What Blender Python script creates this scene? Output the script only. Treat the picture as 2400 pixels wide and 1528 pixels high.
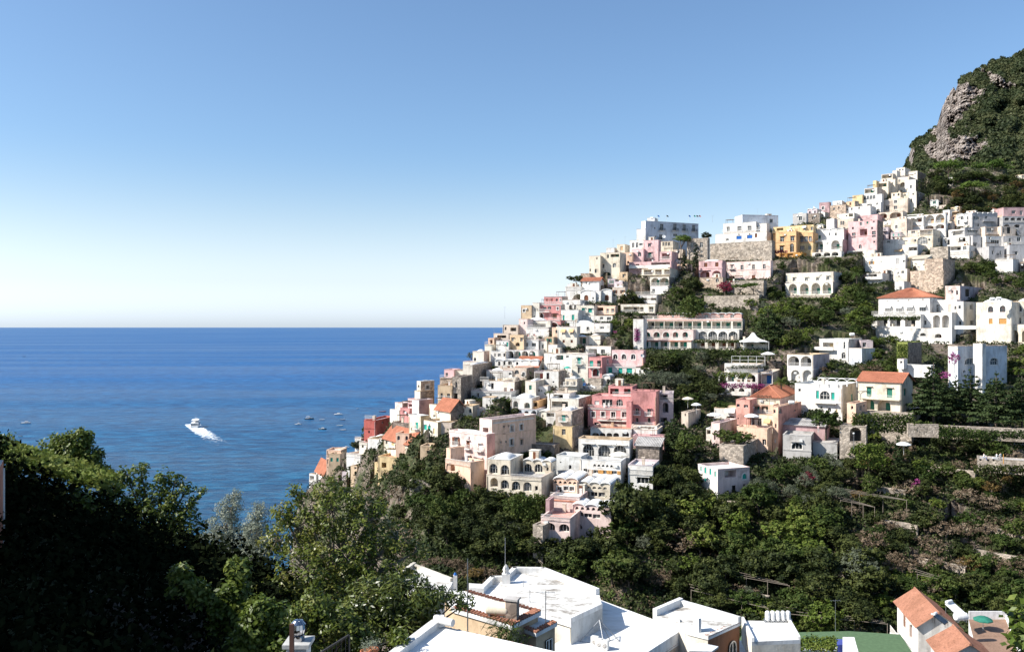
import bpy, math, random
import numpy as np
from math import sin, cos, tan, atan, atan2, pi, radians, sqrt
from mathutils import Vector, Matrix
from mathutils.geometry import tessellate_polygon
random.seed(7)
RNG = np.random.default_rng(11)
SC = bpy.context.scene
for o in list(bpy.data.objects): bpy.data.objects.remove(o)

# ------------------------------------------------------------------ camera, sky, sun, exposure
H = 90.0                      # the camera stands this high above the sea
F, CX, CY = 2000.0, 1200.0, 764.0
cam = bpy.data.cameras.new('camera'); cam.sensor_width = 36.0; cam.lens = 30.0
cam.clip_start = 0.3; cam.clip_end = 120000
camo = bpy.data.objects.new('camera', cam); SC.collection.objects.link(camo)
camo.location = (0, 0, H); camo.rotation_euler = (radians(90), 0, 0)
SC.camera = camo
SUN_AZ, SUN_EL = radians(-104), radians(40)
W_ = bpy.data.worlds.new('World'); SC.world = W_; W_.use_nodes = True
nt = W_.node_tree; bg = nt.nodes['Background']
sky = nt.nodes.new('ShaderNodeTexSky'); sky.sky_type = 'NISHITA'; sky.sun_disc = False
sky.sun_elevation = SUN_EL; sky.sun_rotation = SUN_AZ
sky.altitude = 50; sky.air_density = 1.0; sky.dust_density = 0.9; sky.ozone_density = 1.6
# sea haze: low over the horizon the sky loses its tint and goes pale; higher up it stays as computed
def wn(t, **k):
    x = nt.nodes.new('ShaderNode'+t)
    for a, v in k.items(): setattr(x, a, v)
    return x
tc = wn('TexCoord'); sx = wn('SeparateXYZ'); nt.links.new(tc.outputs['Generated'], sx.inputs[0])
mr = wn('MapRange'); mr.interpolation_type = 'SMOOTHSTEP'; mr.inputs[1].default_value = -.02; mr.inputs[2].default_value = .21; mr.inputs[3].default_value = 1; mr.inputs[4].default_value = 0; nt.links.new(sx.outputs[2], mr.inputs[0])
bw = wn('RGBToBW'); nt.links.new(sky.outputs[0], bw.inputs[0])
tn = wn('Mix', data_type='RGBA', blend_type='MULTIPLY'); tn.inputs[0].default_value = 1; nt.links.new(bw.outputs[0], tn.inputs[6]); tn.inputs[7].default_value = (1.20, 1.35, 1.49, 1)
bl = wn('Mix', data_type='RGBA', blend_type='MULTIPLY'); bl.inputs[0].default_value = 1; nt.links.new(sky.outputs[0], bl.inputs[6]); bl.inputs[7].default_value = (.87, 1.01, 1.12, 1)
lo = wn('MapRange'); lo.inputs[1].default_value = 0; lo.inputs[2].default_value = .05; lo.inputs[3].default_value = 1.22; lo.inputs[4].default_value = 1.0; nt.links.new(sx.outputs[2], lo.inputs[0])
hb = wn('VectorMath', operation='SCALE'); nt.links.new(tn.outputs[2], hb.inputs[0]); nt.links.new(lo.outputs[0], hb.inputs[3])
hz = wn('Mix', data_type='RGBA'); nt.links.new(mr.outputs[0], hz.inputs[0]); nt.links.new(bl.outputs[2], hz.inputs[6]); nt.links.new(hb.outputs[0], hz.inputs[7]); nt.links.new(hz.outputs[2], bg.inputs[0])
bg.inputs[1].default_value = 0.088
sl = bpy.data.lights.new('sun', 'SUN'); sl.energy = 5.0; sl.angle = radians(0.5); sl.color = (1.0, 0.955, 0.88)
so = bpy.data.objects.new('sun', sl); SC.collection.objects.link(so)
sdir = Vector((sin(SUN_AZ)*cos(SUN_EL), cos(SUN_AZ)*cos(SUN_EL), sin(SUN_EL)))
so.rotation_euler = sdir.to_track_quat('Z', 'Y').to_euler()
SC.view_settings.view_transform = 'Standard'; SC.view_settings.look = 'None'
SC.view_settings.exposure = 0.85; SC.view_settings.gamma = 1.0; SC.view_settings.use_curve_mapping = False

# ------------------------------------------------------------------ helpers
def K(px): return (px-CX)/F
def zat(py, D): return H + (CY-py)/F*D
def P3(px, py, D): return Vector((K(px)*D, D, zat(py, D)))

def link(o): SC.collection.objects.link(o); return o
class MB:
    """collects faces, builds one mesh"""
    def __init__(s): s.v = []; s.f = []; s.m = []; s.sm = []
    def add(s, vs, fs, mi=0, sm=False):
        b = len(s.v); s.v += [tuple(v) for v in vs]
        for f in fs: s.f.append([b+i for i in f]); s.m.append(mi); s.sm.append(sm)
    def box(s, x0, y0, z0, x1, y1, z1, mi=0):
        s.add([(x0,y0,z0),(x1,y0,z0),(x1,y1,z0),(x0,y1,z0),(x0,y0,z1),(x1,y0,z1),(x1,y1,z1),(x0,y1,z1)],
              [(0,3,2,1),(4,5,6,7),(0,1,5,4),(1,2,6,5),(2,3,7,6),(3,0,4,7)], mi)
    def tube(s, a, b, r0, r1=None, n=6, mi=0, cap=True, sm=True):
        a = Vector(a); b = Vector(b); r1 = r0 if r1 is None else r1
        d = (b-a)
        if d.length < 1e-6: return
        q = d.normalized().to_track_quat('Z', 'Y')
        vs = []
        for c, r in ((a, r0), (b, r1)):
            for i in range(n):
                vs.append(c + q @ Vector((r*cos(2*pi*i/n), r*sin(2*pi*i/n), 0)))
        fs = [(i, (i+1) % n, n+(i+1) % n, n+i) for i in range(n)]
        s.add(vs, fs, mi, sm)
        if cap: s.add(vs[:n], [tuple(range(n-1, -1, -1))], mi); s.add(vs[n:], [tuple(range(n))], mi)
    def lathe(s, c, prof, n=12, mi=0, sm=True):
        c = Vector(c); vs = []
        for r, z in prof:
            for i in range(n): vs.append(c+Vector((r*cos(2*pi*i/n), r*sin(2*pi*i/n), z)))
        fs = []
        for k in range(len(prof)-1):
            for i in range(n): fs.append((k*n+i, k*n+(i+1) % n, (k+1)*n+(i+1) % n, (k+1)*n+i))
        s.add(vs, fs, mi, sm)
    def mesh(s, name, mats):
        me = bpy.data.meshes.new(name); me.from_pydata(s.v, [], s.f)
        for m in (mats if isinstance(mats, (list, tuple)) else [mats]): me.materials.append(m)
        me.polygons.foreach_set('material_index', s.m); me.polygons.foreach_set('use_smooth', s.sm)
        me.update(); return me
def obj(name, me, parent=None, M=None, loc=None):
    o = bpy.data.objects.new(name, me); link(o)
    if parent: o.parent = parent
    if M is not None: o.matrix_basis = M
    if loc is not None: o.location = loc
    return o
def empty(name, M=None, loc=None):
    o = bpy.data.objects.new(name, None); link(o); o.empty_display_size = 0.5
    if M is not None: o.matrix_basis = M
    if loc is not None: o.location = loc
    return o
def tag(o, label, cat, group=None):
    o['label'] = label; o['category'] = cat
    if group: o['group'] = group
    return o
def quads_mesh(name, V, mats, mi=None):
    """V: (n,4,3) array of quads"""
    n = V.shape[0]
    me = bpy.data.meshes.new(name)
    me.vertices.add(n*4); me.vertices.foreach_set('co', V.reshape(-1).astype(np.float32))
    me.loops.add(n*4); me.loops.foreach_set('vertex_index', np.arange(n*4, dtype=np.int32))
    me.polygons.add(n); me.polygons.foreach_set('loop_start', np.arange(0, n*4, 4, dtype=np.int32))
    for m in (mats if isinstance(mats, (list, tuple)) else [mats]): me.materials.append(m)
    if mi is not None: me.polygons.foreach_set('material_index', mi.astype(np.int32))
    me.update(calc_edges=True); return me
def grid_mesh(name, V, mats, smooth=True):
    """V: (a,b,3) array"""
    a, b, _ = V.shape
    idx = np.arange(a*b).reshape(a, b)
    q = np.stack([idx[:-1, :-1], idx[:-1, 1:], idx[1:, 1:], idx[1:, :-1]], -1).reshape(-1, 4)
    n = q.shape[0]; me = bpy.data.meshes.new(name)
    me.vertices.add(a*b); me.vertices.foreach_set('co', V.reshape(-1).astype(np.float32))
    me.loops.add(n*4); me.loops.foreach_set('vertex_index', q.reshape(-1).astype(np.int32))
    me.polygons.add(n); me.polygons.foreach_set('loop_start', np.arange(0, n*4, 4, dtype=np.int32))
    me.polygons.foreach_set('use_smooth', np.full(n, smooth))
    for m in (mats if isinstance(mats, (list, tuple)) else [mats]): me.materials.append(m)
    me.update(calc_edges=True); return me

# ------------------------------------------------------------------ materials
class N:
    def __init__(s, name):
        s.m = bpy.data.materials.new(name); s.m.use_nodes = True
        s.t = s.m.node_tree; s.b = s.t.nodes['Principled BSDF']; s.o = s.t.nodes['Material Output']
        s.b.inputs['Roughness'].default_value = 0.85
        s.b.inputs['Specular IOR Level'].default_value = 0.25
    def n(s, typ, **kw):
        x = s.t.nodes.new('ShaderNode'+typ)
        for k, v in kw.items():
            if k in x.inputs.keys(): x.inputs[k].default_value = v
            else: setattr(x, k, v)
        return x
    def l(s, a, b): s.t.links.new(a, b)
    def coords(s, kind='Object', scale=None, rnd=True):
        tc = s.n('TexCoord').outputs[kind]
        if rnd:
            oi = s.n('ObjectInfo'); mu = s.n('VectorMath', operation='SCALE'); mu.inputs[3].default_value = 90.0
            co = s.n('CombineXYZ'); s.l(oi.outputs['Random'], co.inputs[0]); s.l(oi.outputs['Random'], co.inputs[1]); s.l(oi.outputs['Random'], co.inputs[2])
            s.l(co.outputs[0], mu.inputs[0]); ad = s.n('VectorMath', operation='ADD'); s.l(tc, ad.inputs[0]); s.l(mu.outputs[0], ad.inputs[1]); tc = ad.outputs[0]
        if scale:
            mp = s.n('Mapping'); mp.inputs['Scale'].default_value = scale; s.l(tc, mp.inputs[0]); tc = mp.outputs[0]
        return tc
    def noise(s, co, scale, detail=4, rough=0.55):
        x = s.n('TexNoise'); x.inputs['Scale'].default_value = scale; x.inputs['Detail'].default_value = detail; x.inputs['Roughness'].default_value = rough
        s.l(co, x.inputs['Vector']); return x.outputs['Fac']
    def ramp(s, fac, stops):
        r = s.n('ValToRGB'); e = r.color_ramp.elements
        while len(e) < len(stops): e.new(0.5)
        for i, (p, c) in enumerate(stops):
            e[i].position = p; e[i].color = (*c, 1) if len(c) == 3 else c
        s.l(fac, r.inputs[0]); return r.outputs[0]
    def mix(s, fac, a, b, mode='MIX'):
        x = s.n('Mix', data_type='RGBA', blend_type=mode)
        for i, v in ((0, fac), (6, a), (7, b)):
            if isinstance(v, (int, float)): x.inputs[i].default_value = v
            elif isinstance(v, tuple): x.inputs[i].default_value = (*v, 1) if len(v) == 3 else v
            else: s.l(v, x.inputs[i])
        return x.outputs[2]
    def bump(s, h, strength, dist=0.1):
        b = s.n('Bump'); b.inputs['Strength'].default_value = strength; b.inputs['Distance'].default_value = dist
        s.l(h, b.inputs['Height']); s.l(b.outputs[0], s.b.inputs['Normal']); return b
    def base(s, c):
        if isinstance(c, tuple): s.b.inputs['Base Color'].default_value = (*c, 1)
        else: s.l(c, s.b.inputs['Base Color'])
def mul(c, f): return tuple(min(1.0, x*f) for x in c)
COL = dict(
    white=(.69,.66,.615), bluewhite=(.58,.605,.64), cream=(.66,.58,.46), ivory=(.67,.62,.53), peach=(.72,.50,.37),  # some blue white house fronts are white plaster with shade painted in
    pink=(.64,.42,.41), palepink=(.72,.56,.51), rose=(.56,.26,.245), salmon=(.62,.33,.27), red=(.43,.12,.10), brick=(.55,.24,.16),
    yellow=(.66,.50,.28), orange=(.64,.40,.21), tan=(.56,.42,.28), beige=(.60,.50,.41), grey=(.44,.42,.40),
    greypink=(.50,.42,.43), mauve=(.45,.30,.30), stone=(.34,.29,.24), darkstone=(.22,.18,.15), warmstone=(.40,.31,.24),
    green=(.03,.17,.12), brown=(.16,.06,.03), blue=(.02,.13,.42), teal=(.02,.33,.26), ochre=(.50,.26,.08), umber=(.22,.11,.065), shaded_white=(.43,.415,.41), olive=(.3,.33,.1),  # the grey white is white plaster with shade painted in
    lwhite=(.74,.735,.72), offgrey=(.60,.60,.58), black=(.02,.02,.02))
_M = {}
def plaster(c):
    k = 'plaster_'+c
    if k in _M: return _M[k]
    if c in ('stone', 'darkstone', 'warmstone'): return stone(c)
    n = N(k); col = COL[c]; co = n.coords()
    big = n.noise(co, .35, 5, .6)
    st = n.noise(n.coords(scale=(1.3, 1.3, .34)), 1.0, 6, .7)
    dirt = 0.80 if c in ('white', 'lwhite', 'ivory', 'bluewhite') else 0.68
    a = n.ramp(big, [(.34, mul(col, dirt*.85)), (.48, mul(col, .94)), (.62, col), (.80, mul(col, 1.07))])
    s2 = n.ramp(st, [(.36, (.38, .33, .28)), (.53, (1, 1, 1))])
    fine = n.noise(co, 3.5, 4, .7)
    f3 = n.ramp(fine, [(.30, (.80, .78, .75)), (.42, (1, 1, 1))])
    n.base(n.mix(.75, n.mix(.36, a, s2, 'MULTIPLY'), f3, 'MULTIPLY'))
    n.bump(n.noise(co, 5, 4), .25, .05)
    n.b.inputs['Roughness'].default_value = .93; n.b.inputs['Specular IOR Level'].default_value = .12
    _M[k] = n.m; return n.m
def stone(c='stone'):
    k = 'stonework_'+c
    if k in _M: return _M[k]
    n = N(k); col = COL[c]; co = n.coords()
    vo = n.n('TexVoronoi'); vo.inputs['Scale'].default_value = 1.9; n.l(co, vo.inputs['Vector'])
    v2 = n.n('TexVoronoi', feature='DISTANCE_TO_EDGE'); v2.inputs['Scale'].default_value = 1.9; n.l(co, v2.inputs['Vector'])
    sp = n.n('SeparateColor'); n.l(vo.outputs['Color'], sp.inputs[0])
    a = n.ramp(sp.outputs[0], [(0, mul(col, .62)), (.5, col), (1, mul(col, 1.45))])
    j = n.ramp(v2.outputs['Distance'], [(0, (.4, .38, .36)), (.07, (1, 1, 1))])
    b = n.ramp(n.noise(co, .3, 5, .65), [(.3, (.55, .54, .50)), (.5, (1, 1, 1)), (.7, (1.0, .95, .88))])
    n.base(n.mix(.85, n.mix(.6, a, j, 'MULTIPLY'), b, 'MULTIPLY')); n.bump(v2.outputs['Distance'], .9, .12)
    _M[k] = n.m; return n.m
def paint(c, rough=.5, name='paint_'):
    k = name+c
    if k in _M: return _M[k]
    n = N(k); col = COL[c] if c in COL else c; co = n.coords()
    n.base(n.ramp(n.noise(co, 2.5, 3), [(.3, mul(col, .75)), (.7, mul(col, 1.1))]))
    n.b.inputs['Roughness'].default_value = rough
    _M[k] = n.m; return n.m
def flat(name, col, rough=.6, metal=0.0):
    if name in _M: return _M[name]
    n = N(name); co = n.coords()
    n.base(n.ramp(n.noise(co, 3.0, 4), [(.3, mul(col, .8)), (.7, mul(col, 1.1))]))
    n.b.inputs['Roughness'].default_value = rough; n.b.inputs['Metallic'].default_value = metal
    _M[name] = n.m; return n.m
def glass():
    if 'glass' in _M: return _M['glass']
    n = N('window_glass'); co = n.coords()
    oi = n.n('ObjectInfo'); cur = n.ramp(oi.outputs['Random'], [(.74, (0, 0, 0)), (.76, (1, 1, 1))]); n.base(n.mix(cur, n.ramp(n.noise(co, 1.5, 2), [(.35, (.006, .008, .010)), (.65, (.028, .033, .036))]), n.ramp(n.noise(co, 1.2, 2), [(.4, (.05, .055, .06)), (.6, (.22, .21, .19))])))
    n.b.inputs['Roughness'].default_value = .12; n.b.inputs['Specular IOR Level'].default_value = .6
    _M['glass'] = n.m; return n.m
def tile_mat(name='terracotta', col=(.41, .16, .095)):
    if name in _M: return _M[name]
    n = N(name); co = n.coords()
    a = n.ramp(n.noise(co, 4.5, 3, .6), [(.25, mul(col, .55)), (.45, mul(col, .9)), (.6, col), (.8, mul(col, 1.45))])
    b = n.ramp(n.noise(co, .5, 4, .6), [(.35, (.72, .70, .66)), (.6, (1, 1, 1))])
    n.base(n.mix(.8, a, b, 'MULTIPLY')); n.bump(n.noise(co, 8, 3), .4, .04)
    _M[name] = n.m; return n.m
def roofwhite():
    if 'limeroof' in _M: return _M['limeroof']
    n = N('lime_washed_roof'); co = n.coords()
    a = n.ramp(n.noise(n.coords(scale=(.5, 1.3, 1)), .8, 6, .7), [(.32, (.46, .44, .41)), (.44, (.66, .65, .62)), (.6, (.76, .755, .74)), (.8, (.80, .80, .79))])
    n.base(a); n.bump(n.noise(co, 3, 4), .3, .05); n.b.inputs['Roughness'].default_value = .95; n.b.inputs['Specular IOR Level'].default_value = .1
    _M['limeroof'] = n.m; return n.m
def leafmat(name, c0, c1, c2=None, trans=.25, scale=.7, spec=.12, rough=.6):
    if name in _M: return _M[name]
    n = N(name); geo = n.n('NewGeometry'); oi = n.n('ObjectInfo')
    big = n.noise(geo.outputs['Position'], scale, 2, .5)
    fine = n.noise(geo.outputs['Position'], scale*9, 2, .5)
    ad = n.n('Math', operation='MULTIPLY_ADD'); n.l(fine, ad.inputs[0]); ad.inputs[1].default_value = .7; n.l(big, ad.inputs[2])
    a2 = n.n('Math', operation='MULTIPLY_ADD'); n.l(oi.outputs['Random'], a2.inputs[0]); a2.inputs[1].default_value = .25; n.l(ad.outputs[0], a2.inputs[2])
    stops = [(.72, c0), (1.0, c1)] if c2 is None else [(.66, c0), (.95, c1), (1.12, c2)]
    mr = n.n('MapRange'); mr.inputs[1].default_value = .55; mr.inputs[2].default_value = 1.35; n.l(a2.outputs[0], mr.inputs[0])
    st = [(0.18, c0), (.62, c1)] if c2 is None else [(.15, c0), (.5, c1), (.8, c2)]
    col = n.ramp(mr.outputs[0], st)
    n.base(col); n.b.inputs['Roughness'].default_value = rough; n.b.inputs['Specular IOR Level'].default_value = spec
    tr = n.n('BsdfTranslucent'); n.l(n.mix(.0, col, col), tr.inputs[0])
    ms = n.n('MixShader'); ms.inputs[0].default_value = trans
    n.l(n.b.outputs[0], ms.inputs[1]); n.l(tr.outputs[0], ms.inputs[2]); n.l(ms.outputs[0], n.o.inputs[0])
    _M[name] = n.m; return n.m
def bark():
    return flat('bark', (.11, .085, .065), .9)
# ------------------------------------------------------------------ the lie of the land
GP = np.array([300, 400, 500, 600, 700, 800, 950, 1100, 1250, 1350, 1450, 1528, 1700], float)
GD = np.array([420, 385, 352, 320, 285, 250, 208, 180, 160, 147, 135, 122, 100], float)
def gD(py, px):
    d = np.interp(py, GP, GD)
    return d + np.where(px < 1000, (1000-px)*0.30, 0.0)
TPX = np.array([560, 700, 740, 850, 905, 1000, 1100, 1160, 1250, 1380, 1500, 1650, 1850, 2000, 2100, 2180, 2700], float)
TPY = np.array([1260, 1165, 1120, 1035, 990, 940, 880, 812, 745, 655, 600, 580, 530, 492, 425, 395, 380], float)
PYS = np.arange(300, 1700, 4.0)
def vnoise(x, y, seed=0):
    r = np.random.default_rng(seed); G = r.random((64, 64))
    xi = np.floor(x).astype(int); yi = np.floor(y).astype(int); fx = x-xi; fy = y-yi
    fx = fx*fx*(3-2*fx); fy = fy*fy*(3-2*fy)
    g = lambda a, b: G[a % 64, b % 64]
    return (g(xi, yi)*(1-fx)+g(xi+1, yi)*fx)*(1-fy)+(g(xi, yi+1)*(1-fx)+g(xi+1, yi+1)*fx)*fy
def fbm(x, y, oct=4, seed=0):
    s = 0; a = .5
    for i in range(oct): s = s + a*vnoise(x*2**i, y*2**i, seed+i); a *= .5
    return s
def near_z(X, Y):
    q = lambda t: np.clip(t, 0, 1)**2*(3-2*np.clip(t, 0, 1))
    return H - 7 - .19*Y - np.where(X < 0, .42*X, .62*X) - .38*np.clip(Y-29, 0, 99)*(X < 0) - 5.5*q((X+7)/6)*q((Y-22)/9)
def hill_z(X, Y):
    """height of the town's hillside and of the ravine floor"""
    X = np.atleast_1d(np.asarray(X, float)); Y = np.atleast_1d(np.asarray(Y, float))
    k = X/Y; px = np.clip(k*F+CX, 400, 2900)
    lo = np.full(X.shape, 300.0); hi = np.full(X.shape, 1690.0)
    for _ in range(16):                       # D falls as py grows: bisect for the py whose depth is Y
        mid = (lo+hi)/2; d = gD(mid, px); far = d > Y
        lo = np.where(far, mid, lo); hi = np.where(far, hi, mid)
    py = (lo+hi)/2
    top = np.interp(px, TPX, TPY)
    z = H + (CY-py)/F*Y
    Dt = gD(top, px); zt = H + (CY-top)/F*Dt
    over = Y > Dt
    z = np.where(over, zt - (Y-Dt)*.75, z)
    z = np.where(py > 1560, np.maximum(z, H-52), z)
    z = z - np.clip(700-(k*F+CX), 0, None)*.8
    return z
FOOT = []       # footprints of the blocks, to level the ground under them
def carve(X, Y, Z):
    for (p, u, v, w, d, z0) in FOOT:
        dx = X-p[0]; dy = Y-p[1]
        a = dx*u[0]+dy*u[1]; b = dx*v[0]+dy*v[1]
        m = (a > -1.2) & (a < w+1.2) & (b > -2.6) & (b < d+.5)
        Z[m] = np.minimum(Z[m], z0-.02)
        m = (a > -.5) & (a < w+.5) & (b > -16) & (b <= -2.6)      # the terrace in front never hides the foot of the house
        yn = p[1]+u[1]*w*.5
        Z[m] = np.minimum(Z[m], (H+(z0-H)*Y[m]/yn)-.1)
    return Z

def ground_mat():
    n = N('hillside_ground'); geo = n.n('NewGeometry'); co = geo.outputs['Position']
    a = n.noise(co, .11, 6, .65); b = n.noise(co, .9, 6, .7)
    rock = n.ramp(b, [(.30, (.045, .035, .026)), (.45, (.12, .09, .068)), (.6, (.22, .18, .145)), (.78, (.36, .31, .26))])
    veg = n.ramp(b, [(.32, (.020, .028, .010)), (.5, (.045, .055, .018)), (.7, (.085, .082, .035))])
    m = n.ramp(a, [(.46, (0, 0, 0)), (.56, (1, 1, 1))])
    n.base(n.mix(m, veg, rock)); n.bump(b, .9, .8)
    return n.m
def sea_mat():
    n = N('sea_water'); geo = n.n('NewGeometry'); co = geo.outputs['Position']
    mp = n.n('Mapping'); mp.inputs['Scale'].default_value = (.45, 1.0, 1.0); mp.inputs['Rotation'].default_value = (0, 0, radians(-14)); n.l(co, mp.inputs[0])
    w1 = n.noise(mp.outputs[0], .11, 5, .62)
    mp2 = n.n('Mapping'); mp2.inputs['Scale'].default_value = (.5, 1.0, 1.0); mp2.inputs['Rotation'].default_value = (0, 0, radians(20)); n.l(co, mp2.inputs[0])
    w2 = n.noise(mp2.outputs[0], .42, 4, .6)
    mp3 = n.n('Mapping'); mp3.inputs['Scale'].default_value = (.12, 1.0, 1.0); mp3.inputs['Rotation'].default_value = (0, 0, radians(9)); n.l(co, mp3.inputs[0])
    w3 = n.noise(mp.outputs[0], .022, 3, .6)
    cur = n.noise(mp3.outputs[0], .004, 5, .6)
    h = n.n('Math', operation='MULTIPLY_ADD'); n.l(w2, h.inputs[0]); h.inputs[1].default_value = .35; n.l(w1, h.inputs[2])
    b = n.bump(h.outputs[0], 1.0, 2.6)
    # deep water colour: greener in the shallows off the headland, and streaks of current
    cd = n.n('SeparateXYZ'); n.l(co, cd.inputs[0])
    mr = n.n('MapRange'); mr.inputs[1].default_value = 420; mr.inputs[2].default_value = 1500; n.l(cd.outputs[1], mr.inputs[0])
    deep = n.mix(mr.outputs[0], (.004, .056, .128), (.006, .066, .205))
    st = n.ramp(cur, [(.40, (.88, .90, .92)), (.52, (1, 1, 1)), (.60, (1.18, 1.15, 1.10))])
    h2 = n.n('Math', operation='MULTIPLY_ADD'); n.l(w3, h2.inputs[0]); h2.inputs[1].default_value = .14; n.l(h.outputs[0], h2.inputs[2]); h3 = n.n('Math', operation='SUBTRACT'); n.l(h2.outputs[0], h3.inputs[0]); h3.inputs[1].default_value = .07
    ch = n.ramp(h3.outputs[0], [(.52, (.42, .50, .60)), (.66, (.95, .95, .95)), (.82, (2.3, 1.85, 1.55))])  # wave crests painted light and troughs dark, standing in for reflections
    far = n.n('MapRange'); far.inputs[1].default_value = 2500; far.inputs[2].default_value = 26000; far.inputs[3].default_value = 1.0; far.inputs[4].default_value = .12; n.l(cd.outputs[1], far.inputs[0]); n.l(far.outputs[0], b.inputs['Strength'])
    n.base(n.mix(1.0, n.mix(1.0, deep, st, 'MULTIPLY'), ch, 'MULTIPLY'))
    r = n.ramp(cur, [(.40, (.30, .30, .30)), (.60, (.42, .42, .42))])
    n.l(r, n.b.inputs['Roughness']); n.b.inputs['IOR'].default_value = 1.33; n.b.inputs['Specular IOR Level'].default_value = .5
    return n.m
def build_sea():
    mb = MB(); R = 48000
    mb.add([(-R, -3000, 0), (R, -3000, 0), (R, R, 0), (-R, R, 0)], [(0, 1, 2, 3)])
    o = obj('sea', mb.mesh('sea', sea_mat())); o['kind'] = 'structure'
GROUND = None
def hill_rough(X, Y): return (fbm(X/9, Y/9, 5, 3)-.5)*3.2 + (fbm(X/2.2, Y/2.2, 3, 9)-.5)*1.3 - .5
def ground_z(X, Y):
    X = np.atleast_1d(np.asarray(X, float)); Y = np.atleast_1d(np.asarray(Y, float))
    return carve(X, Y, hill_z(X, Y)+hill_rough(X, Y))
def build_hillside():
    global GROUND
    GROUND = ground_mat()
    ks = np.linspace(-.34, 1.25, 860); ys = np.concatenate([np.arange(96, 400, 1.0), np.arange(400, 640, 8.0)])
    Kg, Yg = np.meshgrid(ks, ys, indexing='ij'); Xg = Kg*Yg
    Z = hill_z(Xg.ravel(), Yg.ravel()).reshape(Xg.shape)
    Z = Z + hill_rough(Xg, Yg)
    Z = carve(Xg, Yg, Z)
    Z = np.maximum(Z, -6)
    me = grid_mesh('hillside', np.stack([Xg, Yg, Z], -1), GROUND, False)
    o = obj('hillside', me); o['kind'] = 'structure'
    # the near slope from under the camera to the ravine floor
    xs = np.linspace(-60, 150, 250); ys = np.linspace(-14, 110, 150)
    Xg, Yg = np.meshgrid(xs, ys, indexing='ij')
    Z = near_z(Xg, Yg)
    Z = np.minimum(Z, H-6)
    # to the left and beyond the gardens the slope falls away to the sea
    edge = 46 - .12*np.clip(Xg, -60, 0)
    Z = np.where((Yg > edge) & (Xg < 6), Z-(Yg-edge)*1.1, Z)
    hz = hill_z(Xg.ravel(), np.maximum(Yg, 60).ravel()).reshape(Xg.shape)
    Z = np.maximum(Z, np.where(Yg > 70, np.minimum(H-50, hz)-2.5, -4))
    Z = Z+(fbm(Xg/4, Yg/4, 4, 5)-.5)*1.2
    me = grid_mesh('near_slope', np.stack([Xg, Yg, Z], -1), GROUND, False)
    o = obj('near_slope', me); o['kind'] = 'structure'

MPX = np.array([2090, 2125, 2140, 2195, 2204, 2222, 2245, 2262, 2300, 2340, 2400, 2600, 2900], float)
MPY = np.array([425, 395, 335, 302, 268, 225, 200, 182, 160, 142, 120, 60, -20], float)
def mount_pt(px, t):
    """t 0 at the foot, 1 on the crest"""
    top = np.interp(px, MPX, MPY); D = 470+t*430 + (px-2100)*.10
    py = 450 + (top-450)*t**.92
    return px, py+(fbm(px/8, t*3, 5, 91)-.5)*30*t, D
def mountain_mat():
    n = N('limestone_and_scrub'); geo = n.n('NewGeometry'); co = geo.outputs['Position']
    b = n.noise(co, .10, 7, .7); c = n.noise(co, .6, 4, .7)
    rock = n.ramp(b, [(.32, (.11, .085, .07)), (.45, (.27, .22, .19)), (.6, (.44, .385, .335))])
    veg = n.ramp(c, [(.35, (.03, .04, .018)), (.65, (.075, .085, .035))])
    at = n.n('Attribute'); at.attribute_name = 'rock'
    n.base(n.mix(at.outputs['Fac'], veg, rock)); n.bump(b, 1.0, 6)
    return n.m
def rock_mask(px, py, X, Y, Z):
    """where bare limestone shows: the cliffs on the left shoulder and two outcrops"""
    def blob(cx, cy, rx, ry): return np.exp(-(((px-cx)/rx)**2+((py-cy)/ry)**2))
    m = blob(2218, 262, 26, 34)*1.2+blob(2290, 215, 26, 10)*.7+blob(2250, 225, 30, 22)+blob(2215, 362, 30, 20)+blob(2262, 345, 38, 22)*1.2+blob(2205, 300, 16, 34)+blob(2240, 240, 36, 44)*.75+blob(2232, 350, 48, 26)*.6+blob(2180, 352, 22, 16)*.7+blob(2138, 372, 6, 22)+blob(2335, 190, 18, 14)*.8+blob(2370, 200, 22, 10)*.6+blob(2300, 172, 20, 8)*.5
    m = m*1.7 + (fbm(px/7, py/9, 5, 21)-.5)*2.2
    return np.clip((m-.42)*5, 0, 1)
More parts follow.
